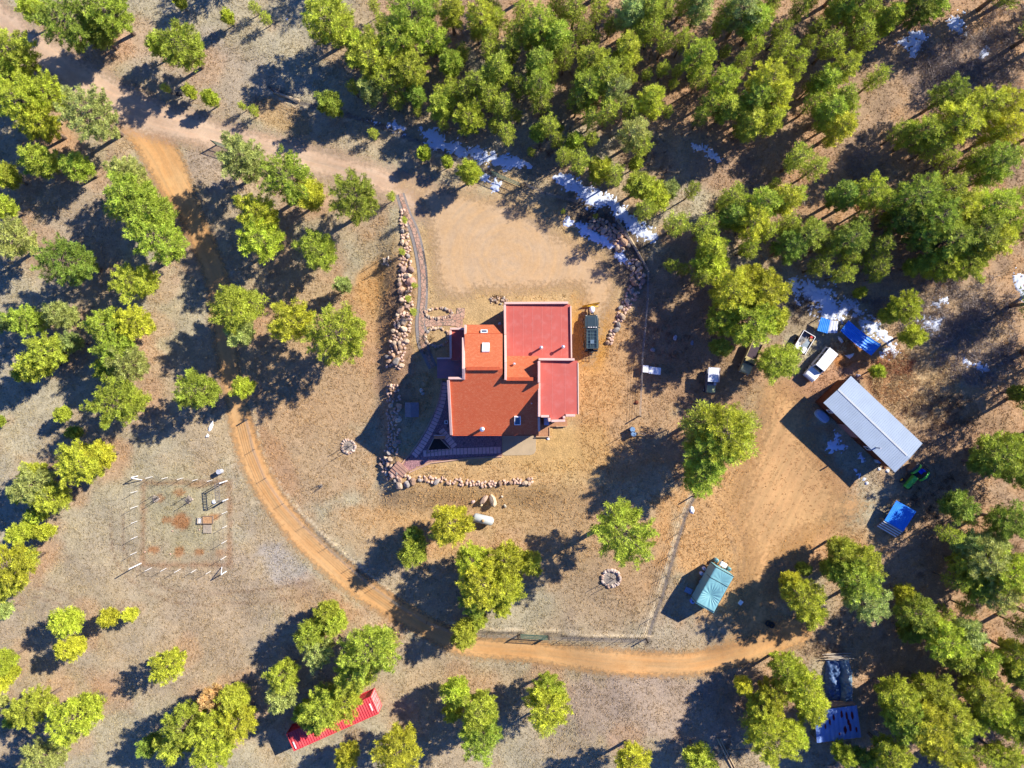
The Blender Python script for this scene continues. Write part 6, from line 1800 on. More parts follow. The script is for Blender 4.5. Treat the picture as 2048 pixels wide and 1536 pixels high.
def build_camper(g):
    A, B, C, D = [P(1340 + x / 10.97, 1100 + y / 10.97, 3.0) for x, y in ((1010, 365), (1405, 580), (965, 1385), (560, 1175))]
    c = (A + B + C + D) / 4; ax = ((A - D) + (B - C)).normalized(); L = ((A - D).length + (B - C).length) / 2; Wd = ((B - A).length + (C - D).length) / 2
    t = thing("camper", "camper trailer wrapped in a wrinkled teal tarp with black straps", "camper", (c.x, c.y, float(T(c.x, c.y))), math.atan2(ax.y, ax.x))
    teal = mat("teal_tarp", srgb(140, 200, 206, .62), rough=.5, var=.05, scale=1, bump=.12, bscale=4, fine=.04)
    hl, hw = L / 2, Wd / 2
    sag = [(-L * .17, .05, .42, .95), (L * .25, -.2, .14, .7)]
    def top(u, v):
        x = -hl + u * L; y = -hw + v * Wd; z = 2.98
        for sx, sy, d, r in sag:
            dx, dy = x - sx, y - sy; q = math.hypot(dx / 1.25, dy); a = math.atan2(dy, dx)
            k = math.exp(-(q / r) ** 1.3); z -= d * k * (1 + .0 * a)
            z += .035 * math.sin(a * 17 + 2 * math.sin(a * 3)) * math.exp(-((q - .75) / .55) ** 2) * (d / .42)
        edge = min(u, 1 - u) * L; ey_ = min(v, 1 - v) * Wd
        z -= .10 * math.exp(-min(edge, ey_) / .08)
        return (x, y, z)
    m = MB(); m.grid(top, 90, 50)
    m.build("tarp_top", teal, t, local=True, smooth=True)
    m = MB(); n = 120; per = []
    for i in range(n):
        s = i / n * 4; k = int(s); f = s - k
        cs = [(-hl, -hw), (hl, -hw), (hl, hw), (-hl, hw)]; a = cs[k]; b = cs[(k + 1) % 4]
        per.append((a[0] + (b[0] - a[0]) * f, a[1] + (b[1] - a[1]) * f))
    rings = []
    for z, o in ((.55, .03), (1.2, .05), (2.2, .02), (2.88, 0)):
        rings.append([(x * (1 + o * .3) + .03 * math.sin(i * .9 + z * 2) * (1 if z < 2.5 else 0), y * (1 + o) + .03 * math.sin(i * 1.1 + z) * (1 if z < 2.5 else 0), z) for i, (x, y) in enumerate(per)])
    m.loft(rings, cap=False); m.build("tarp_skirt", teal, t, local=True, smooth=True)
    m = MB()
    for xx in (hl * .42, -hl * .93, hl * .985):
        pts = []
        for k in range(25):
            y = -hw + Wd * k / 24; p = top((xx + hl) / L, k / 24); pts.append((xx, y, p[2] + .025))
        m.tube([(xx, -hw - .07, .5)] + [(xx, -hw - .03, 2.85)] + pts + [(xx, hw + .03, 2.85), (xx, hw + .07, .5)], .03 if xx < hl * .9 else .05, 6)
    m.build("strap", mat("strap_black", (0.02, 0.035, 0.04, 1), rough=.7), t, local=True)
    m = MB(); m.box((0, 0, .75), (L * .96, Wd * .9, .5)); m.build("underbody", g['white'], t, local=True)
    for sy in (-hw + .1, hw - .1): wheel(t, -.3, sy, .34, .2, g)
    m = MB(); m.bar((hl, .3, .5), (hl + 1.1, 0, .5), .1); m.bar((hl, -.3, .5), (hl + 1.1, 0, .5), .1); m.build("tow_bar", g['black'], t, local=True)
    m = MB(); m.box((hl + .52, -.12, 1.0), (.62, .95, .55)); m.build("gas_bottle_cover", g['white'], t, local=True, bevel=.12)
    M_ = t.matrix_basis
    def jug(x, y, lb, sc=.24, mm=g['white'], hh=.5):
        p = M_ @ Vector((x, y, 0)); q = thing("plastic_jug", lb, "jug", (p.x, p.y, float(T(p.x, p.y))))
        k = MB(); k.tube([(0, 0, 0), (0, 0, hh), (0, 0, hh * 1.2)], [sc, sc, sc * .5], 12); k.build("container", mm, q, local=True)
        k = MB(); k.tube([(0, 0, hh * 1.2), (0, 0, hh * 1.32)], sc * .3, 8); k.build("cap", g['black'], q, local=True)
    jug(hl * .55, hw + .22, "white jug at the camper's shaded side, the upper one"); jug(hl * .28, hw + .24, "white jug at the camper's shaded side, the lower one")
    bl = mat("water_tank_blue", (0.25, 0.38, 0.75, 1), rough=.4)
    jug(-hl - .35, hw * .62, "blue-white water container behind the camper's lower left corner", .34, bl, .4)
    jug(hl + .55, .72, "pale teal container left of the gas bottle cover on the camper's tongue", .27, teal, .7); jug(hl + .35, -hw + .05, "pale teal container right of the gas bottle cover on the camper's tongue", .25, teal, .7)
    # step crate and small box on the ground
    p = G(1376, 1180); q = thing("step_crate", "blue plastic step on the ground in the camper's shade", "step", tuple(p), ang(1368, 1176, 1384, 1183))
    MB().box((0, 0, .25), (1.0, .7, .07)).build("top", mat("step_blue", (0.22, 0.30, 0.42, 1), rough=.6), q, local=True, bevel=.02)
    for x in (-.42, .42):
        for y in (-.28, .28): MB().bar((x, y, 0), (x, y, .25), .07).build("leg", g['steel'], q, local=True)
    m = MB()
    for k in range(5): m.bar((-.4 + k * .2, -.3, .29), (-.4 + k * .2, .3, .29), .03)
    m.build("tread", g['steel'], q, local=True)
    p = G(1480, 1204); q = thing("white_box", "small white box on the shaded ground right of the teal camper", "box", tuple(p), .9)
    MB().box((0, 0, .16), (.6, .42, .32)).build("box", g['white'], q, local=True, bevel=.03); MB().box((0, 0, .34), (.64, .46, .05)).build("lid", g['white'], q, local=True, bevel=.02)

def blue_mat():
    return mat("blue_roof_sheet", (0.03, 0.22, 0.74, 1), rough=.45, var=.08, scale=1.5, bump=.02, dirt=(0.08, 0.34, 0.80, 1), dirtamt=.25)

def sheet_roof(t, px, zs, n, m, name="roof", amp=.04, sag=0.0):
    A, B, C, D = [P(u, v, z) for (u, v), z in zip(px, zs)]
    if sag == 0:
        MB().corr(A, B, C, D, n, amp=amp).build(name, m, t); return A, B, C, D
    mb = MB()
    def f(s, k):
        p = A.lerp(B, s).lerp(D.lerp(C, s), k); z = p.z - sag * math.sin(math.pi * k) * (1 - .3 * s) + amp * .5 * (math.cos(s * n * 6.283))
        return (p.x, p.y, z)
    mb.grid(f, n * 6, 16); nv = len(mb.v); f2 = [tuple(i + nv for i in q[::-1]) for q in mb.f]
    mb.v += [v - Vector((0, 0, .03)) for v in mb.v]; mb.f += f2
    mb.build(name, m, t); return A, B, C, D

def build_sheds(g):
    bm = blue_mat()
    # bent blue sheet roof (open shelter)
    px = [(1697.5, 640.6), (1680.8, 661.7), (1742.4, 711.4), (1762.6, 689.4)]
    c = G(1722, 676); t = thing("sheet_shelter", "low open shelter with a long bent bright blue sheet roof", "shelter", tuple(c))
    A, B, C, D = sheet_roof(t, px, (1.5, 1.5, 1.4, 1.4), 5, bm, amp=.07, sag=.5)
    for q in (A, B, C, D):
        p = q.lerp((A + B + C + D) / 4, .08); MB().bar((p.x, p.y, -.1), (p.x, p.y, q.z - .05), .1).build("post", g['wood'], t)
    # half blue, half white sheets
    c = G(1659, 652); t = thing("sheet_shelter", "small shelter roofed half with blue and half with white sheets under the snow", "shelter", tuple(c))
    A, B, C, D = sheet_roof(t, [(1634, 661), (1655, 667), (1661, 640), (1642, 634)], (1.0, 1.05, 1.1, 1.0), 6, bm, "blue_sheet")
    A2, B2, C2, D2 = sheet_roof(t, [(1655.5, 666), (1674.5, 666), (1676.5, 642), (1661.5, 641)], (1.06, 1.0, 1.0, 1.08), 3, mat("white_sheet_metal", (0.55, 0.58, 0.68, 1), rough=.4, var=.1), "white_sheet", amp=.05)
    for q in (A, D, B2, C2):
        p = q.lerp((A + C2) / 2, .08); MB().bar((p.x, p.y, -.1), (p.x, p.y, q.z - .05), .1).build("post", g['wood'], t)
    # blue platform roof
    c = G(1798, 1032); t = thing("wood_shed", "low woodshed with a flat bright blue roof and white slats at its lower end", "shed", tuple(c))
    px = [(1769, 1040.7), (1806.8, 1063), (1833, 1023), (1792.8, 1000.8)]
    A, B, C, D = sheet_roof(t, px, (1.5, 1.5, 1.6, 1.6), 12, bm, amp=.02)
    for q in (A, B, C, D):
        p = q.lerp((A + B + C + D) / 4, .06); MB().bar((p.x, p.y, -.1), (p.x, p.y, q.z - .05), .12).build("post", g['wood'], t)
    dv = (A - D); dv.z = 0; dv.normalize()
    for k in range(4):
        o = dv * (.12 + .30 * k) - Vector((0, 0, .12 + .22 * k))
        MB().bar(A + o, B + o, .16, .05).build("slat", g['white'], t)
    for q in (A, B): MB().bar(q - Vector((0, 0, .2)), q + dv * 1.25 - Vector((0, 0, 1.1)), .08).build("rail", g['wood'], t)
    m = MB(); r_ = random.Random(4)
    cen = (A + B + C + D) / 4
    for k in range(40):
        p = Vector((cen.x + r_.uniform(-1.0, 1.0), cen.y + r_.uniform(-1.2, 1.2), r_.uniform(.1, .9))); m.tube([p, p + Vector((.45, .2, 0))], .08, 6)
    o = m.build("firewood_stack", g['wood']); tag(o, "firewood stacked under the flat bright blue shed roof", "firewood")
    # rust streaked tin roof shed
    tin = mat("rust_streaked_tin", (0.15, 0.24, 0.50, 1), rough=.6, metal=.0, var=.1, scale=1.2)
    c = G(1676, 1445); t = thing("tin_shed", "open shed with a pale blue tin roof blotched with red rust", "shed", tuple(c))
    px = [(1633.8, 1485.6), (1722.7, 1474), (1713.5, 1410.5), (1628.5, 1421)]
    A, B, C, D = sheet_roof(t, px, (2.0, 2.0, 2.4, 2.4), 9, tin, amp=.07)
    rm = mat("rust_blotch", srgb(134, 52, 52, .55), rough=.9, var=.3, scale=6)
    nrm = (B - A).cross(D - A).normalized(); nrm = nrm if nrm.z > 0 else -nrm
    for (s, k, sl, kl) in ((.10, .62, .06, .26), (.33, .60, .05, .22), (.43, .72, .05, .2), (.52, .2, .05, .1), (.62, .80, .06, .26), (.73, .72, .06, .32), (.86, .72, .07, .28), (.66, .30, .07, .26), (.78, .34, .06, .30), (.91, .26, .05, .18), (.22, .48, .04, .16), (.75, .52, .07, .2)):
        m = MB(); n = 12; vs = []
        for j in range(n):
            a = 6.283 * j / n; q = rnd.uniform(.75, 1.1)
            vs.append(A.lerp(B, s + math.cos(a) * sl / 2 * q).lerp(D.lerp(C, s + math.cos(a) * sl / 2 * q), k + math.sin(a) * kl / 2 * q) + nrm * .075)
        m.prism(vs, thick=.004); m.build("rust_blotch", rm, t)
    for q in (A, B, C, D):
        p = q.lerp((A + B + C + D) / 4, .05); MB().bar((p.x, p.y, -.2), (p.x, p.y, q.z - .05), .14).build("post", g['wood'], t)
    MB().bar(A + Vector((-1.9, .1, -1.2)), A + Vector((-.1, 0, -1.2)), .08).build("rail", g['wood'], t)
    m = MB(); m.bar(D - Vector((0, 0, 1.2)), C - Vector((0, 0, 1.2)), .05, 1.9); m.build("back_wall", g['wood'], t)
    # tarpaulined pile
    c = G(1676, 1365); t = thing("tarped_pile", "long pile under dark blue-grey tarpaulins above the rust-blotched shed", "tarp", tuple(c))
    def hump(px, zc, name, m, seed):
        P4 = [G(*q) for q in px]
        def f(s, k):
            p = P4[0].lerp(P4[1], s).lerp(P4[3].lerp(P4[2], s), k)
            h = (math.sin(math.pi * min(1, max(0, s)))) ** .55 * (math.sin(math.pi * k)) ** .35 * zc
            w = mnoise.noise(Vector((p.x * 1.2 + seed, p.y * .7, 0))) * .30 + mnoise.noise(Vector((p.x * 3 + p.y * 1.5, p.y * 2.2, seed))) * .13 + .04 * math.sin((p.x - p.y) * 9 + seed)
            x = p.x + mnoise.noise(Vector((p.y * .9, seed, 3))) * .3 * (1 if s in (0, 1) else .6)
            return (x, p.y, p.z + h * (1 + w) + w * .25 * (h > .2) + .01)
        mb = MB(); mb.grid(f, 46, 70); mb.build(name, m, t, smooth=True)
    tb = mat("dark_blue_tarp", (0.06, 0.11, 0.22, 1), rough=.5, var=.12, scale=1.4, bump=.3, bscale=5); tg = mat("slate_tarp", (0.13, 0.20, 0.26, 1), rough=.35, var=.12, scale=1.4, bump=.4, bscale=5, spec=.5)
    hump([(1648, 1400), (1682, 1402), (1680, 1318), (1650, 1320)], 1.0, "tarp", tb, 2.0); hump([(1674, 1407), (1704, 1405), (1698, 1316), (1674, 1318)], 1.7, "tarp", tg, 7.0)
    for k in range(9):
        u0 = 1650 + rnd.uniform(-6, 6); v0 = 1313 + rnd.uniform(-7, 5)
        p = G(u0, v0, .3) + Vector((0, 0, .25 + k * .05)); q = G(u0 + rnd.uniform(30, 52), v0 + rnd.uniform(-5, 4)) + Vector((0, 0, .3 + k * .05))
        m = MB(); m.tube([p, q], .045, 6); o = m.build("pole", g['paleplank']); tag(o, "pale pole in the loose row of poles at the upper end of the tarped pile", "pole", "poles at the tarped pile's upper end")
    # kennel in the shade
    p = G(826, 819); t = thing("kennel", "grey gabled kennel standing in the house's shade", "kennel", (p.x, p.y, p.z))
    rm2 = mat("kennel_shingle", srgb(168, 162, 164, .55), rough=.9, var=.12, scale=3, bump=.2)
    MB().box((0, 0, .5), (1.55, 1.65, 1.0)).build("walls", g['wood'], t, local=True)
    for s, w_ in ((-1, .82), (1, 1.02)):
        m = MB(); m.add([(-.10, -.98, 1.42), (-.10, .98, 1.42), (-.10 + s * w_, .98, 1.0), (-.10 + s * w_, -.98, 1.0), (-.10, -.98, 1.36), (-.10, .98, 1.36), (-.10 + s * w_, .98, .94), (-.10 + s * w_, -.98, .94)], [(0, 1, 2, 3), (7, 6, 5, 4), (0, 3, 7, 4), (1, 5, 6, 2), (2, 6, 7, 3), (0, 4, 5, 1)])
        m.build("roof", rm2, t, local=True)
    MB().box((.2, -.85, .4), (.5, .06, .65)).build("doorway", g['black'], t, local=True)

def build_yard_things(g):
    # propane tank
    p = G(967, 1036); t = thing("propane_tank", "long grey-white propane tank lying on the lawn below the big boulders", "tank", tuple(p), ang(948, 1031, 989, 1041))
    wt = mat("tank_white", srgb(214, 220, 216, .66), rough=.4, var=.06, scale=2, dirt=srgb(170, 160, 150, .55), dirtamt=.2, dirtscale=2)
    L = 2.95; r = .60; m = MB()
    xs = [(-L / 2, .06), (-L / 2 + .06, .3), (-L / 2 + .18, .47), (-L / 2 + .36, r), (L / 2 - .36, r), (L / 2 - .18, .47), (L / 2 - .06, .3), (L / 2, .06)]
    m.tube([(x, 0, .95) for x, _ in xs], [q for _, q in xs], 28); m.build("vessel", wt, t, local=True, smooth=True)
    m = MB(); m.tube([(.02, -.05, 1.5), (.02, -.05, 1.66), (.02, -.05, 1.74)], [.2, .2, .1], 14); m.build("valve_cover", mat("brass_tan", srgb(220, 180, 130, .6), rough=.5), t, local=True)
    for x in (-.8, .8):
        m = MB(); m.box((x, 0, .2), (.25, .9, .4)); m.build("leg", g['steel'], t, local=True)
    # drums beside the drive
    bl = mat("drum_steel_blue", (0.16, 0.27, 0.42, 1), rough=.45, metal=.0, var=.1)
    barrel(1263, 858, .32, .95, bl, "upper one of two blue-grey drums right of the drive"); barrel(1265, 867, .32, .95, bl, "lower one of two blue-grey drums right of the drive")
    p = G(1262, 862); t = thing("pole", "thin dark pole beside the two blue-grey drums", "pole", tuple(p)); MB().tube([(0, 0, 0), (0, 0, 2.6)], .04, 8).build("shaft", g['black'], t, local=True); MB().tube([(0, 0, 2.6), (0, 0, 2.7)], .07, 8).build("cap", g['black'], t, local=True)
    a = G(1270, 864) + Vector((0, 0, .7)); b = G(1310, 873) + Vector((0, 0, .1))
    o = MB().tube([a, b], .06, 8).build("metal_pipe", g['wood']); tag(o, "long grey pipe leaning from the blue-grey drums to the right", "pipe")
    # three white chests
    for i, (u, v, rz, lb) in enumerate(((1289, 738, -.08, "left one of three white chests by the wire fence"), (1301.5, 741, -.12, "middle one of three white chests by the wire fence"), (1313, 742.5, -.08, "right one of three white chests by the wire fence"))):
        p = G(u, v); t = thing("storage_chest", lb, "chest", tuple(p), rz, group="white chests")
        MB().box((0, 0, .42), (.72, .9, .84)).build("chest", g['white'], t, local=True, bevel=.03)
        MB().box((0, 0, .88), (.77, .96, .09)).build("lid", g['white'], t, local=True, bevel=.03)
        MB().box((0, -.49, .7), (.2, .04, .05)).build("handle", g['black'], t, local=True)
    # small things round the house
    p = G(880, 873.5); t = thing("garden_bench", "bench with an orange seat against the main roof's lower wall", "bench", (p.x, p.y, -.0))
    MB().box((0, 0, .45), (1.5, .5, .07)).build("seat", mat("orange_cushion", (0.62, 0.25, 0.12, 1), rough=.8, var=.2), t, local=True)
    MB().box((0, .26, .75), (1.5, .06, .5)).build("backrest", g['steel'], t, local=True)
    for x in (-.68, .68):
        for y in (-.2, .2): MB().bar((x, y, 0), (x, y, .45), .06).build("leg", g['steel'], t, local=True)
    p = G(893, 844); t = thing("patio_lantern", "small white lantern frame on the shaded terrace left of the main roof", "lantern", (p.x, p.y, 0))
    m = MB()
    for x in (-.18, .18):
        for y in (-.2, .2): m.bar((x, y, 0), (x, y, .7), .05)
    for z in (.05, .7):
        for s in (-1, 1): m.bar((-.18, s * .2, z), (.18, s * .2, z), .06); m.bar((s * .18, -.2, z), (s * .18, .2, z), .06)
    m.build("frame", g['white'], t, local=True); MB().box((0, 0, .3), (.2, .2, .35)).build("core", g['black'], t, local=True)
    p = G(1092, 842); t = thing("heat_pump", "blue-white cabinet in the corner notch below the right block", "cabinet", (p.x, p.y, .3))
    MB().box((0, 0, .5), (.65, .95, 1.0)).build("cabinet", mat("cabinet_blue", (0.35, 0.48, 0.75, 1), rough=.5), t, local=True, bevel=.03); MB().tube([(0, 0, 1.0), (0, 0, 1.03)], .25, 14).build("fan_grille", g['steel'], t, local=True)
    for (u, v, lb, mm, s) in ((1105, 846.5, "white bundle on the deck under the right block's notch", g['white'], .22), (1112, 845, "small white bundle at the deck's right side", g['white'], .18), (1096, 877, "white garden statue piece on the gold grass below the deck", g['white'], .22),
                              (428, 1004, "white sack in the garden beside the arbour", g['white'], .28), (1273, 805, "dark stone heap beside the wire fence right of the drive", g['rust'], .3), (1000, 648, "grey hose reel in the garage's upper left shade", g['steel'], .25)):
        clutter(u, v, lb, mm, s)
    barrel(443, 942, .32, .95, mat("drum_grey", srgb(214, 218, 226, .62), rough=.4), "light grey barrel between the garden and the dirt road")
    # white sheets on the ground
    def sheetlet(px, lb):
        pts = [G(*q) for q in px]; c = sum(pts, Vector()) / len(pts); m = MB(); n = len(pts)
        vs = [p + Vector((0, 0, .03)) for p in pts] + [p.lerp(c, .45) + Vector((0, 0, .16 + .06 * (i % 2))) for i, p in enumerate(pts)] + [c + Vector((0, 0, .2))]
        fs = [(i, (i + 1) % n, n + (i + 1) % n, n + i) for i in range(n)] + [(n + i, n + (i + 1) % n, 2 * n) for i in range(n)]
        m.add(vs, fs); o = m.build("white_cloth", g['white']); tag(o, lb, "cloth")
    sheetlet([(426, 841), (427, 850), (423, 860), (419, 863), (416, 861), (418, 853), (422, 845)], "long crumpled white sheet on the ground left of the dirt road")
    sheetlet([(415, 867), (419, 871), (418, 874), (412, 875), (411, 872)], "small white scrap just below the long crumpled sheet")
    sheetlet([(1382, 1012), (1387, 1014), (1389, 1022), (1386, 1028), (1380, 1026), (1379, 1017)], "white cloth lying by the wire fence above the camper")
    sheetlet([(1689, 711), (1698, 709), (1708, 706), (1706, 712), (1699, 718)], "pale blue-white sheet lying below the bent blue roof")
    sheetlet([(1675, 672), (1681, 674), (1687, 683), (1683, 687), (1676, 679)], "white wrapped bundle between the white car and the bent blue roof")
    sheetlet([(1712, 748), (1720, 749), (1722, 752), (1714, 754)], "white scrap at the upper corner of the barn")
    # black drum heap near lower road
    t = thing("tyre_heap", "two dark worn tyres lying by the lower road under the pines", "tyres", tuple(G(1540, 1248)))
    for (u, v, dz) in ((1536, 1246, .0), (1542, 1249, .10)):
        p = G(u, v, 0); m = MB(); n = 18
        rings = [[(p.x + math.cos(a) * (.32 + .12 * math.cos(b)), p.y + math.sin(a) * (.32 + .12 * math.cos(b)), p.z + dz + .14 + .12 * math.sin(b)) for b in [6.283 * j / 8 for j in range(8)]] for a in [6.283 * k / n for k in range(n + 1)]]
        m.loft(rings, cap=False); m.build("tyre", g['tyre'], t, smooth=True)
    # fallen logs and poles
    def log(a, b, r, lb, mm, name="log"):
        A = G(*a); B = G(*b); o = MB().tube([A + Vector((0, 0, r)), A.lerp(B, .5) + Vector((0, 0, r * 1.2)), B + Vector((0, 0, r * .8))], [r, r * .85, r * .6], 8).build(name, mm); tag(o, lb, name)
    pl = mat("bleached_wood", srgb(222, 196, 156, .6), rough=.85, var=.15, scale=4, bump=.2)
    log((1434, 1476), (1466, 1540), .13, "long pale log at the bottom edge of the photo, left one of the pair", pl); log((1439, 1476), (1471, 1538), .11, "long pale log at the bottom edge of the photo, right one of the pair", pl)
    log((1462, 1501), (1505, 1497), .07, "thin grey branch lying right of the pair of pale logs", g['wood'], "branch")
    log((1234, 440), (1250, 462), .16, "pale fallen log behind the curved boulder bank, upper piece", pl); log((1250, 462), (1290, 530), .22, "pale fallen log behind the curved boulder bank, long lower piece", pl)
    log((110, 234), (128, 248), .2, "pale stump log under the yellow pine at the left", pl); log((600, 203), (548, 186), .22, "long tan log on the earth bank above the gravel road", pl)
    log((513, 190), (508, 232), .07, "thin grey dead branch above the gravel road", g['wood'], "branch"); log((60, 505), (90, 515), .12, "pale log beside the leftmost pale pine", pl)
    for k in range(16):
        u, v = 505 + rnd.uniform(-8, 10), 205 + rnd.uniform(-14, 24); A = G(u, v); a = rnd.uniform(0, 6.28); L_ = rnd.uniform(.6, 1.6)
        o = MB().tube([A + Vector((0, 0, .06)), A + Vector((math.cos(a) * L_, math.sin(a) * L_, rnd.uniform(.1, .5)))], [.035, .012], 5).build("dead_branch", g['wood']); tag(o, "bare dead branch in the brush heap above the gravel road", "branch", "brush heap branches")
    # mail box like black box beside the road saplings
    p = G(366, 195); t = thing("black_box", "small black box sign among the roadside saplings at the upper left", "box", tuple(p)); MB().box((0, 0, 1.05), (.75, .45, .4)).build("box", g['black'], t, local=True, bevel=.03); MB().bar((0, 0, 0), (0, 0, .85), .1).build("post", g['wood'], t, local=True)

# ------------------------------------------------------------------ fences, gates, garden
def wire_fence(line, label, step=40, h=1.45, wires=5):
    pts = smooth_line(line, 4) if len(line) > 2 else line
    c = G(*line[len(line) // 2][:2]); t = thing("wire_fence", label, "fence", tuple(c))
    post = mat("fence_post_brown", srgb(130, 112, 98, .5), rough=.9, var=.2); wire = mat("fence_wire", (0.32, 0.30, 0.28, 1), rough=.5, metal=.4)
    ps = []; acc = 0; last = -1e9
    for a, b in zip(pts[:-1], pts[1:]):
        L_ = math.hypot(b[0] - a[0], b[1] - a[1])
        while acc + L_ >= last + step:
            k = max(0, (last + step - acc) / L_) if last > -1e8 else 0
            last = last + step if last > -1e8 else acc
            ps.append(G(a[0] + (b[0] - a[0]) * k, a[1] + (b[1] - a[1]) * k))
        acc += L_
    ps.append(G(*pts[-1][:2]))
    for i, p in enumerate(ps):
        r = .09 if i in (0, len(ps) - 1) else .032
        MB().tube([p - Vector((0, 0, .1)), p + Vector((0, 0, h))], r, 7).build("post", post, t)
    m = MB()
    for k in range(wires):
        z = .25 + k * (h - .35) / (wires - 1)
        for a, b in zip(ps[:-1], ps[1:]): m.bar(a + Vector((0, 0, z)), b + Vector((0, 0, z)), .016)
    m.build("wire", wire, t)

def mesh_gate(a, b, label, h=1.5, leaf=None):
    A, B = G(*a), G(*b); c = (A + B) / 2; t = thing("mesh_gate", label, "gate", tuple(c))
    fr = mat("gate_green", srgb(96, 130, 112, .5), rough=.5, var=.1); wr = mat("gate_mesh", srgb(150, 176, 150, .5), rough=.5, var=.1)
    up = Vector((0, 0, 1)); dn = (B - A).normalized()
    for p in (A, B): MB().tube([p - up * .1, p + up * (h + .15)], .07, 8).build("post", mat("gate_post", (0.08, 0.07, 0.06, 1), rough=.7), t)
    A2, B2 = A + dn * .12 + up * .15, B - dn * .12 + up * .15; m = MB(); H1 = h - .1
    for z in (0, H1): m.bar(A2 + up * z, B2 + up * z, .06)
    for p in (A2, B2): m.bar(p, p + up * H1, .06)
    m.bar(A2 + up * H1 * .55, B2 + up * H1 * .55, .05)
    m.build("frame", fr, t)
    m = MB(); L_ = (B2 - A2).length; n = int(L_ / .16)
    for i in range(n): q = A2.lerp(B2, i / n); m.bar(q, q + up * H1, .014)
    for k in range(10): m.bar(A2 + up * H1 * k / 10, B2 + up * H1 * k / 10, .014)
    m.build("mesh", wr, t)

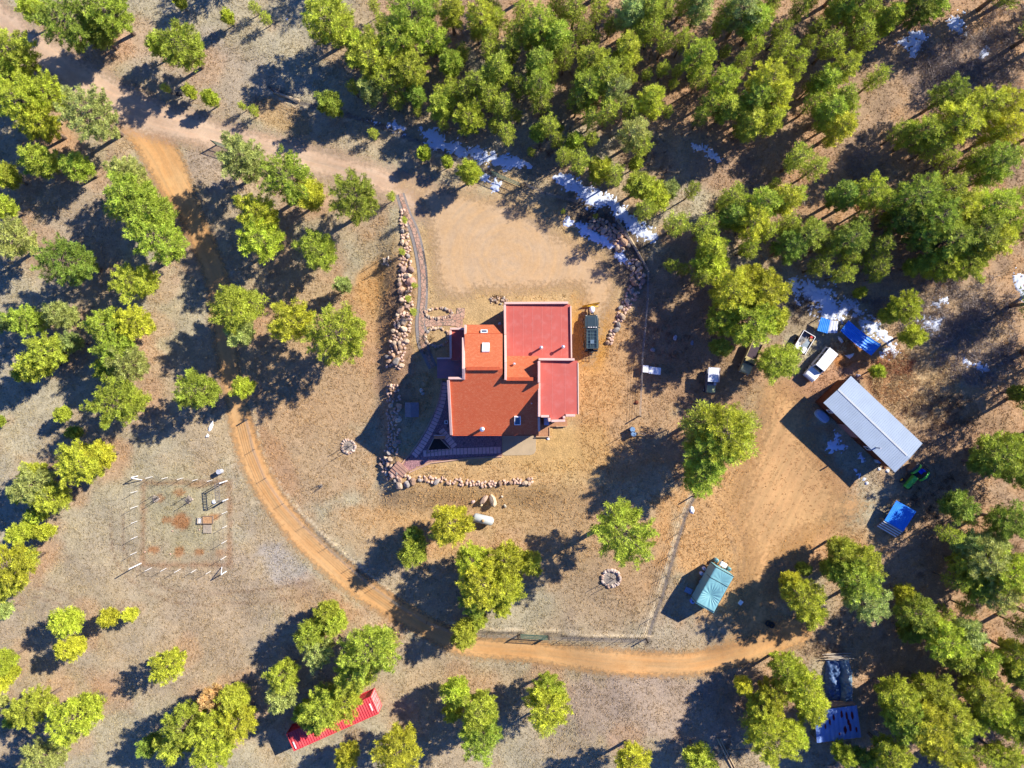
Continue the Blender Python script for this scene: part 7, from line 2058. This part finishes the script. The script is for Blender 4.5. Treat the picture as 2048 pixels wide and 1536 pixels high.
def build_fences(g):
    wire_fence(FENCE_MAIN, "wire fence curving along the right side of the dirt road", 62, h=1.25)
    wire_fence(FENCE_SOUTH, "short wire fence right of the green gate on the dirt road", 36)
    wire_fence(FENCE_EAST[0:], "slanting wire fence left of the camper", 44)
    wire_fence(FENCE_HOUSE, "wire fence right of the drive, running up to the boulder bank", 58)
    wire_fence(FENCE_NORTH, "wire fence between the mesh gate and the boulder bank", 40)
    wire_fence(FENCE_NORTH2, "wire fence above the gravel road, left of the mesh gate", 44)
    mesh_gate((1040, 1268), (1096, 1271), "green mesh gate on the dirt road in the lower fence")
    mesh_gate((982, 349), (1042, 374), "green mesh gate above the gravel parking")
    mesh_gate((433, 290), (478, 304), "green mesh gate half hidden under the pine beside the gravel road", 1.7)
    # garden fence of white leaning-looking posts
    t = thing("garden_fence", "row of thin white posts enclosing the vegetable garden", "fence", tuple(G(362, 1050)))
    wp = mat("white_post", (0.80, 0.80, 0.80, 1), rough=.5, var=.04)
    f = lambda x, y: (250 + x / 6.4, 930 + y / 6.4)
    short = [(352, 148), (545, 158), (745, 165), (930, 182), (1118, 190), (160, 332), (165, 524), (156, 718), (157, 915), (148, 1115), (1310, 595), (1305, 778), (1303, 968), (1295, 1170), (340, 1315), (530, 1320), (715, 1330), (912, 1338), (1100, 1356)]
    for x, y in short:
        p = G(*f(x, y)); MB().tube([p, p + Vector((0, 0, 1.75 + rnd.uniform(-.25, .1)))], .030, 7).build("post", wp, t)
    for (x, y, h) in ((165, 140, 1.6), (205, 1258, 2.9), (1298, 1360, 1.6), (1306, 202, 2.4), (1320, 435, 1.7)):
        p = G(*f(x, y)); MB().tube([p, p + Vector((0, 0, h))], .075, 8).build("post", wp, t)
    for a, b, z in (((222, 190), (150, 146), 1.5), ((1243, 1305), (1290, 1362), 1.5)):
        p = G(*f(*a)); q = G(*f(*b)); MB().tube([p + Vector((0, 0, .1)), q + Vector((0, 0, z))], .06, 7).build("brace", wp, t)
    wire = mat("fence_wire", (0.32, 0.30, 0.28, 1)); m = MB()
    loop = [(165, 140), (352, 148), (545, 158), (745, 165), (930, 182), (1118, 190), (1306, 202), (1320, 435), (1310, 595), (1305, 778), (1303, 968), (1295, 1170), (1298, 1360), (1100, 1356), (912, 1338), (715, 1330), (530, 1320), (340, 1315), (205, 1258), (148, 1115), (157, 915), (156, 718), (165, 524), (160, 332), (165, 140)]
    for a, b in zip(loop[:-1], loop[1:]):
        if a == (1306, 202): continue
        for z in (.4, .9, 1.45): m.bar(G(*f(*a)) + Vector((0, 0, z)), G(*f(*b)) + Vector((0, 0, z)), .008)
    m.build("wire", wire, t)
    # arbour gateway
    a, b = G(*f(1280, 215)), G(*f(1290, 440)); t = thing("garden_arbour", "grey slatted arbour gateway at the garden's upper right corner", "arbour", tuple((a + b) / 2))
    gy = mat("arbour_grey", srgb(150, 144, 136, .55), rough=.7)
    for p in (a, b):
        for dx in (-.45, .0): MB().bar(p + Vector((dx, 0, 0)), p + Vector((dx, 0, 2.1)), .07).build("post", gy, t)
    m = MB()
    for k in range(12):
        p = a.lerp(b, k / 11) + Vector((-.22, 0, 2.12)); m.bar(p - Vector((.3, 0, 0)), p + Vector((.3, 0, 0)), .06)
    for dx in (-.5, .06): m.bar(a + Vector((dx, 0, 2.08)), b + Vector((dx, 0, 2.08)), .06)
    m.build("slatted_top", gy, t)
    # pallet, timber-edged bed, small frame
    p = G(416, 1057.5); t = thing("pallet", "grey slatted pallet lying in the garden", "pallet", tuple(p), -.03)
    m = MB()
    for k in range(8): m.box((-.52 + k * .148, 0, .15), (.08, 1.1, .025))
    m.build("slats", g['paleplank'], t, local=True)
    m = MB()
    for y in (-.5, 0, .5): m.box((0, y, .07), (1.12, .09, .13))
    m.build("runners", g['wood'], t, local=True)
    p = G(417, 1039); t = thing("raised_bed", "sandy raised bed just above the garden pallet", "raised bed", tuple(p))
    MB().box((0, 0, .1), (1.3, .95, .2)).build("soil", mat("bed_sand", srgb(216, 168, 120, .6), rough=1, var=.3, scale=5, bump=.6), t, local=True)
    m = MB()
    for s in (-1, 1): m.box((0, s * .5, .14), (1.4, .06, .28)); m.box((s * .68, 0, .14), (.06, 1.0, .28))
    m.build("board", g['wood'], t, local=True)
    p = G(400, 1041); t = thing("cold_frame", "small white wooden frame left of the sandy raised bed", "frame", tuple(p), -.05)
    m = MB()
    for s in (-1, 1): m.box((s * .28, 0, .12), (.06, .8, .2)); m.box((0, s * .38, .12), (.6, .06, .2))
    m.build("frame", g['paleplank'], t, local=True); MB().box((0, 0, .1), (.3, .6, .05)).build("lid", g['white'], t, local=True)
    rr = mat("brick_pink", srgb(236, 170, 140, .6))
    for (u, v, lb) in ((290, 1104, "pink brick on the leftmost garden mound"), (345, 1062, "white stone on the garden's big bare bed"), (341, 1108, "pink brick on the second garden mound from the left"), (399, 1059, "pink stone left of the garden pallet")):
        boulder(u, v, 1.8, lb, None, squash=.6, col=(244, 200, 176), name="stone")
# ------------------------------------------------------------------ assemble
build_ground()
build_roads()
build_paving()
build_house()
GM = MM()
build_barn(GM)
build_container()
build_camper(GM)
build_sheds(GM)
build_trees()
build_brush()
build_grass()
build_rocks()
build_suv(GM)
build_white_car(GM)
build_trailer(GM)
build_brown_truck(GM)
build_cart(GM)
build_tractor(GM)
build_yard_things(GM)
build_fences(GM)
build_snow()
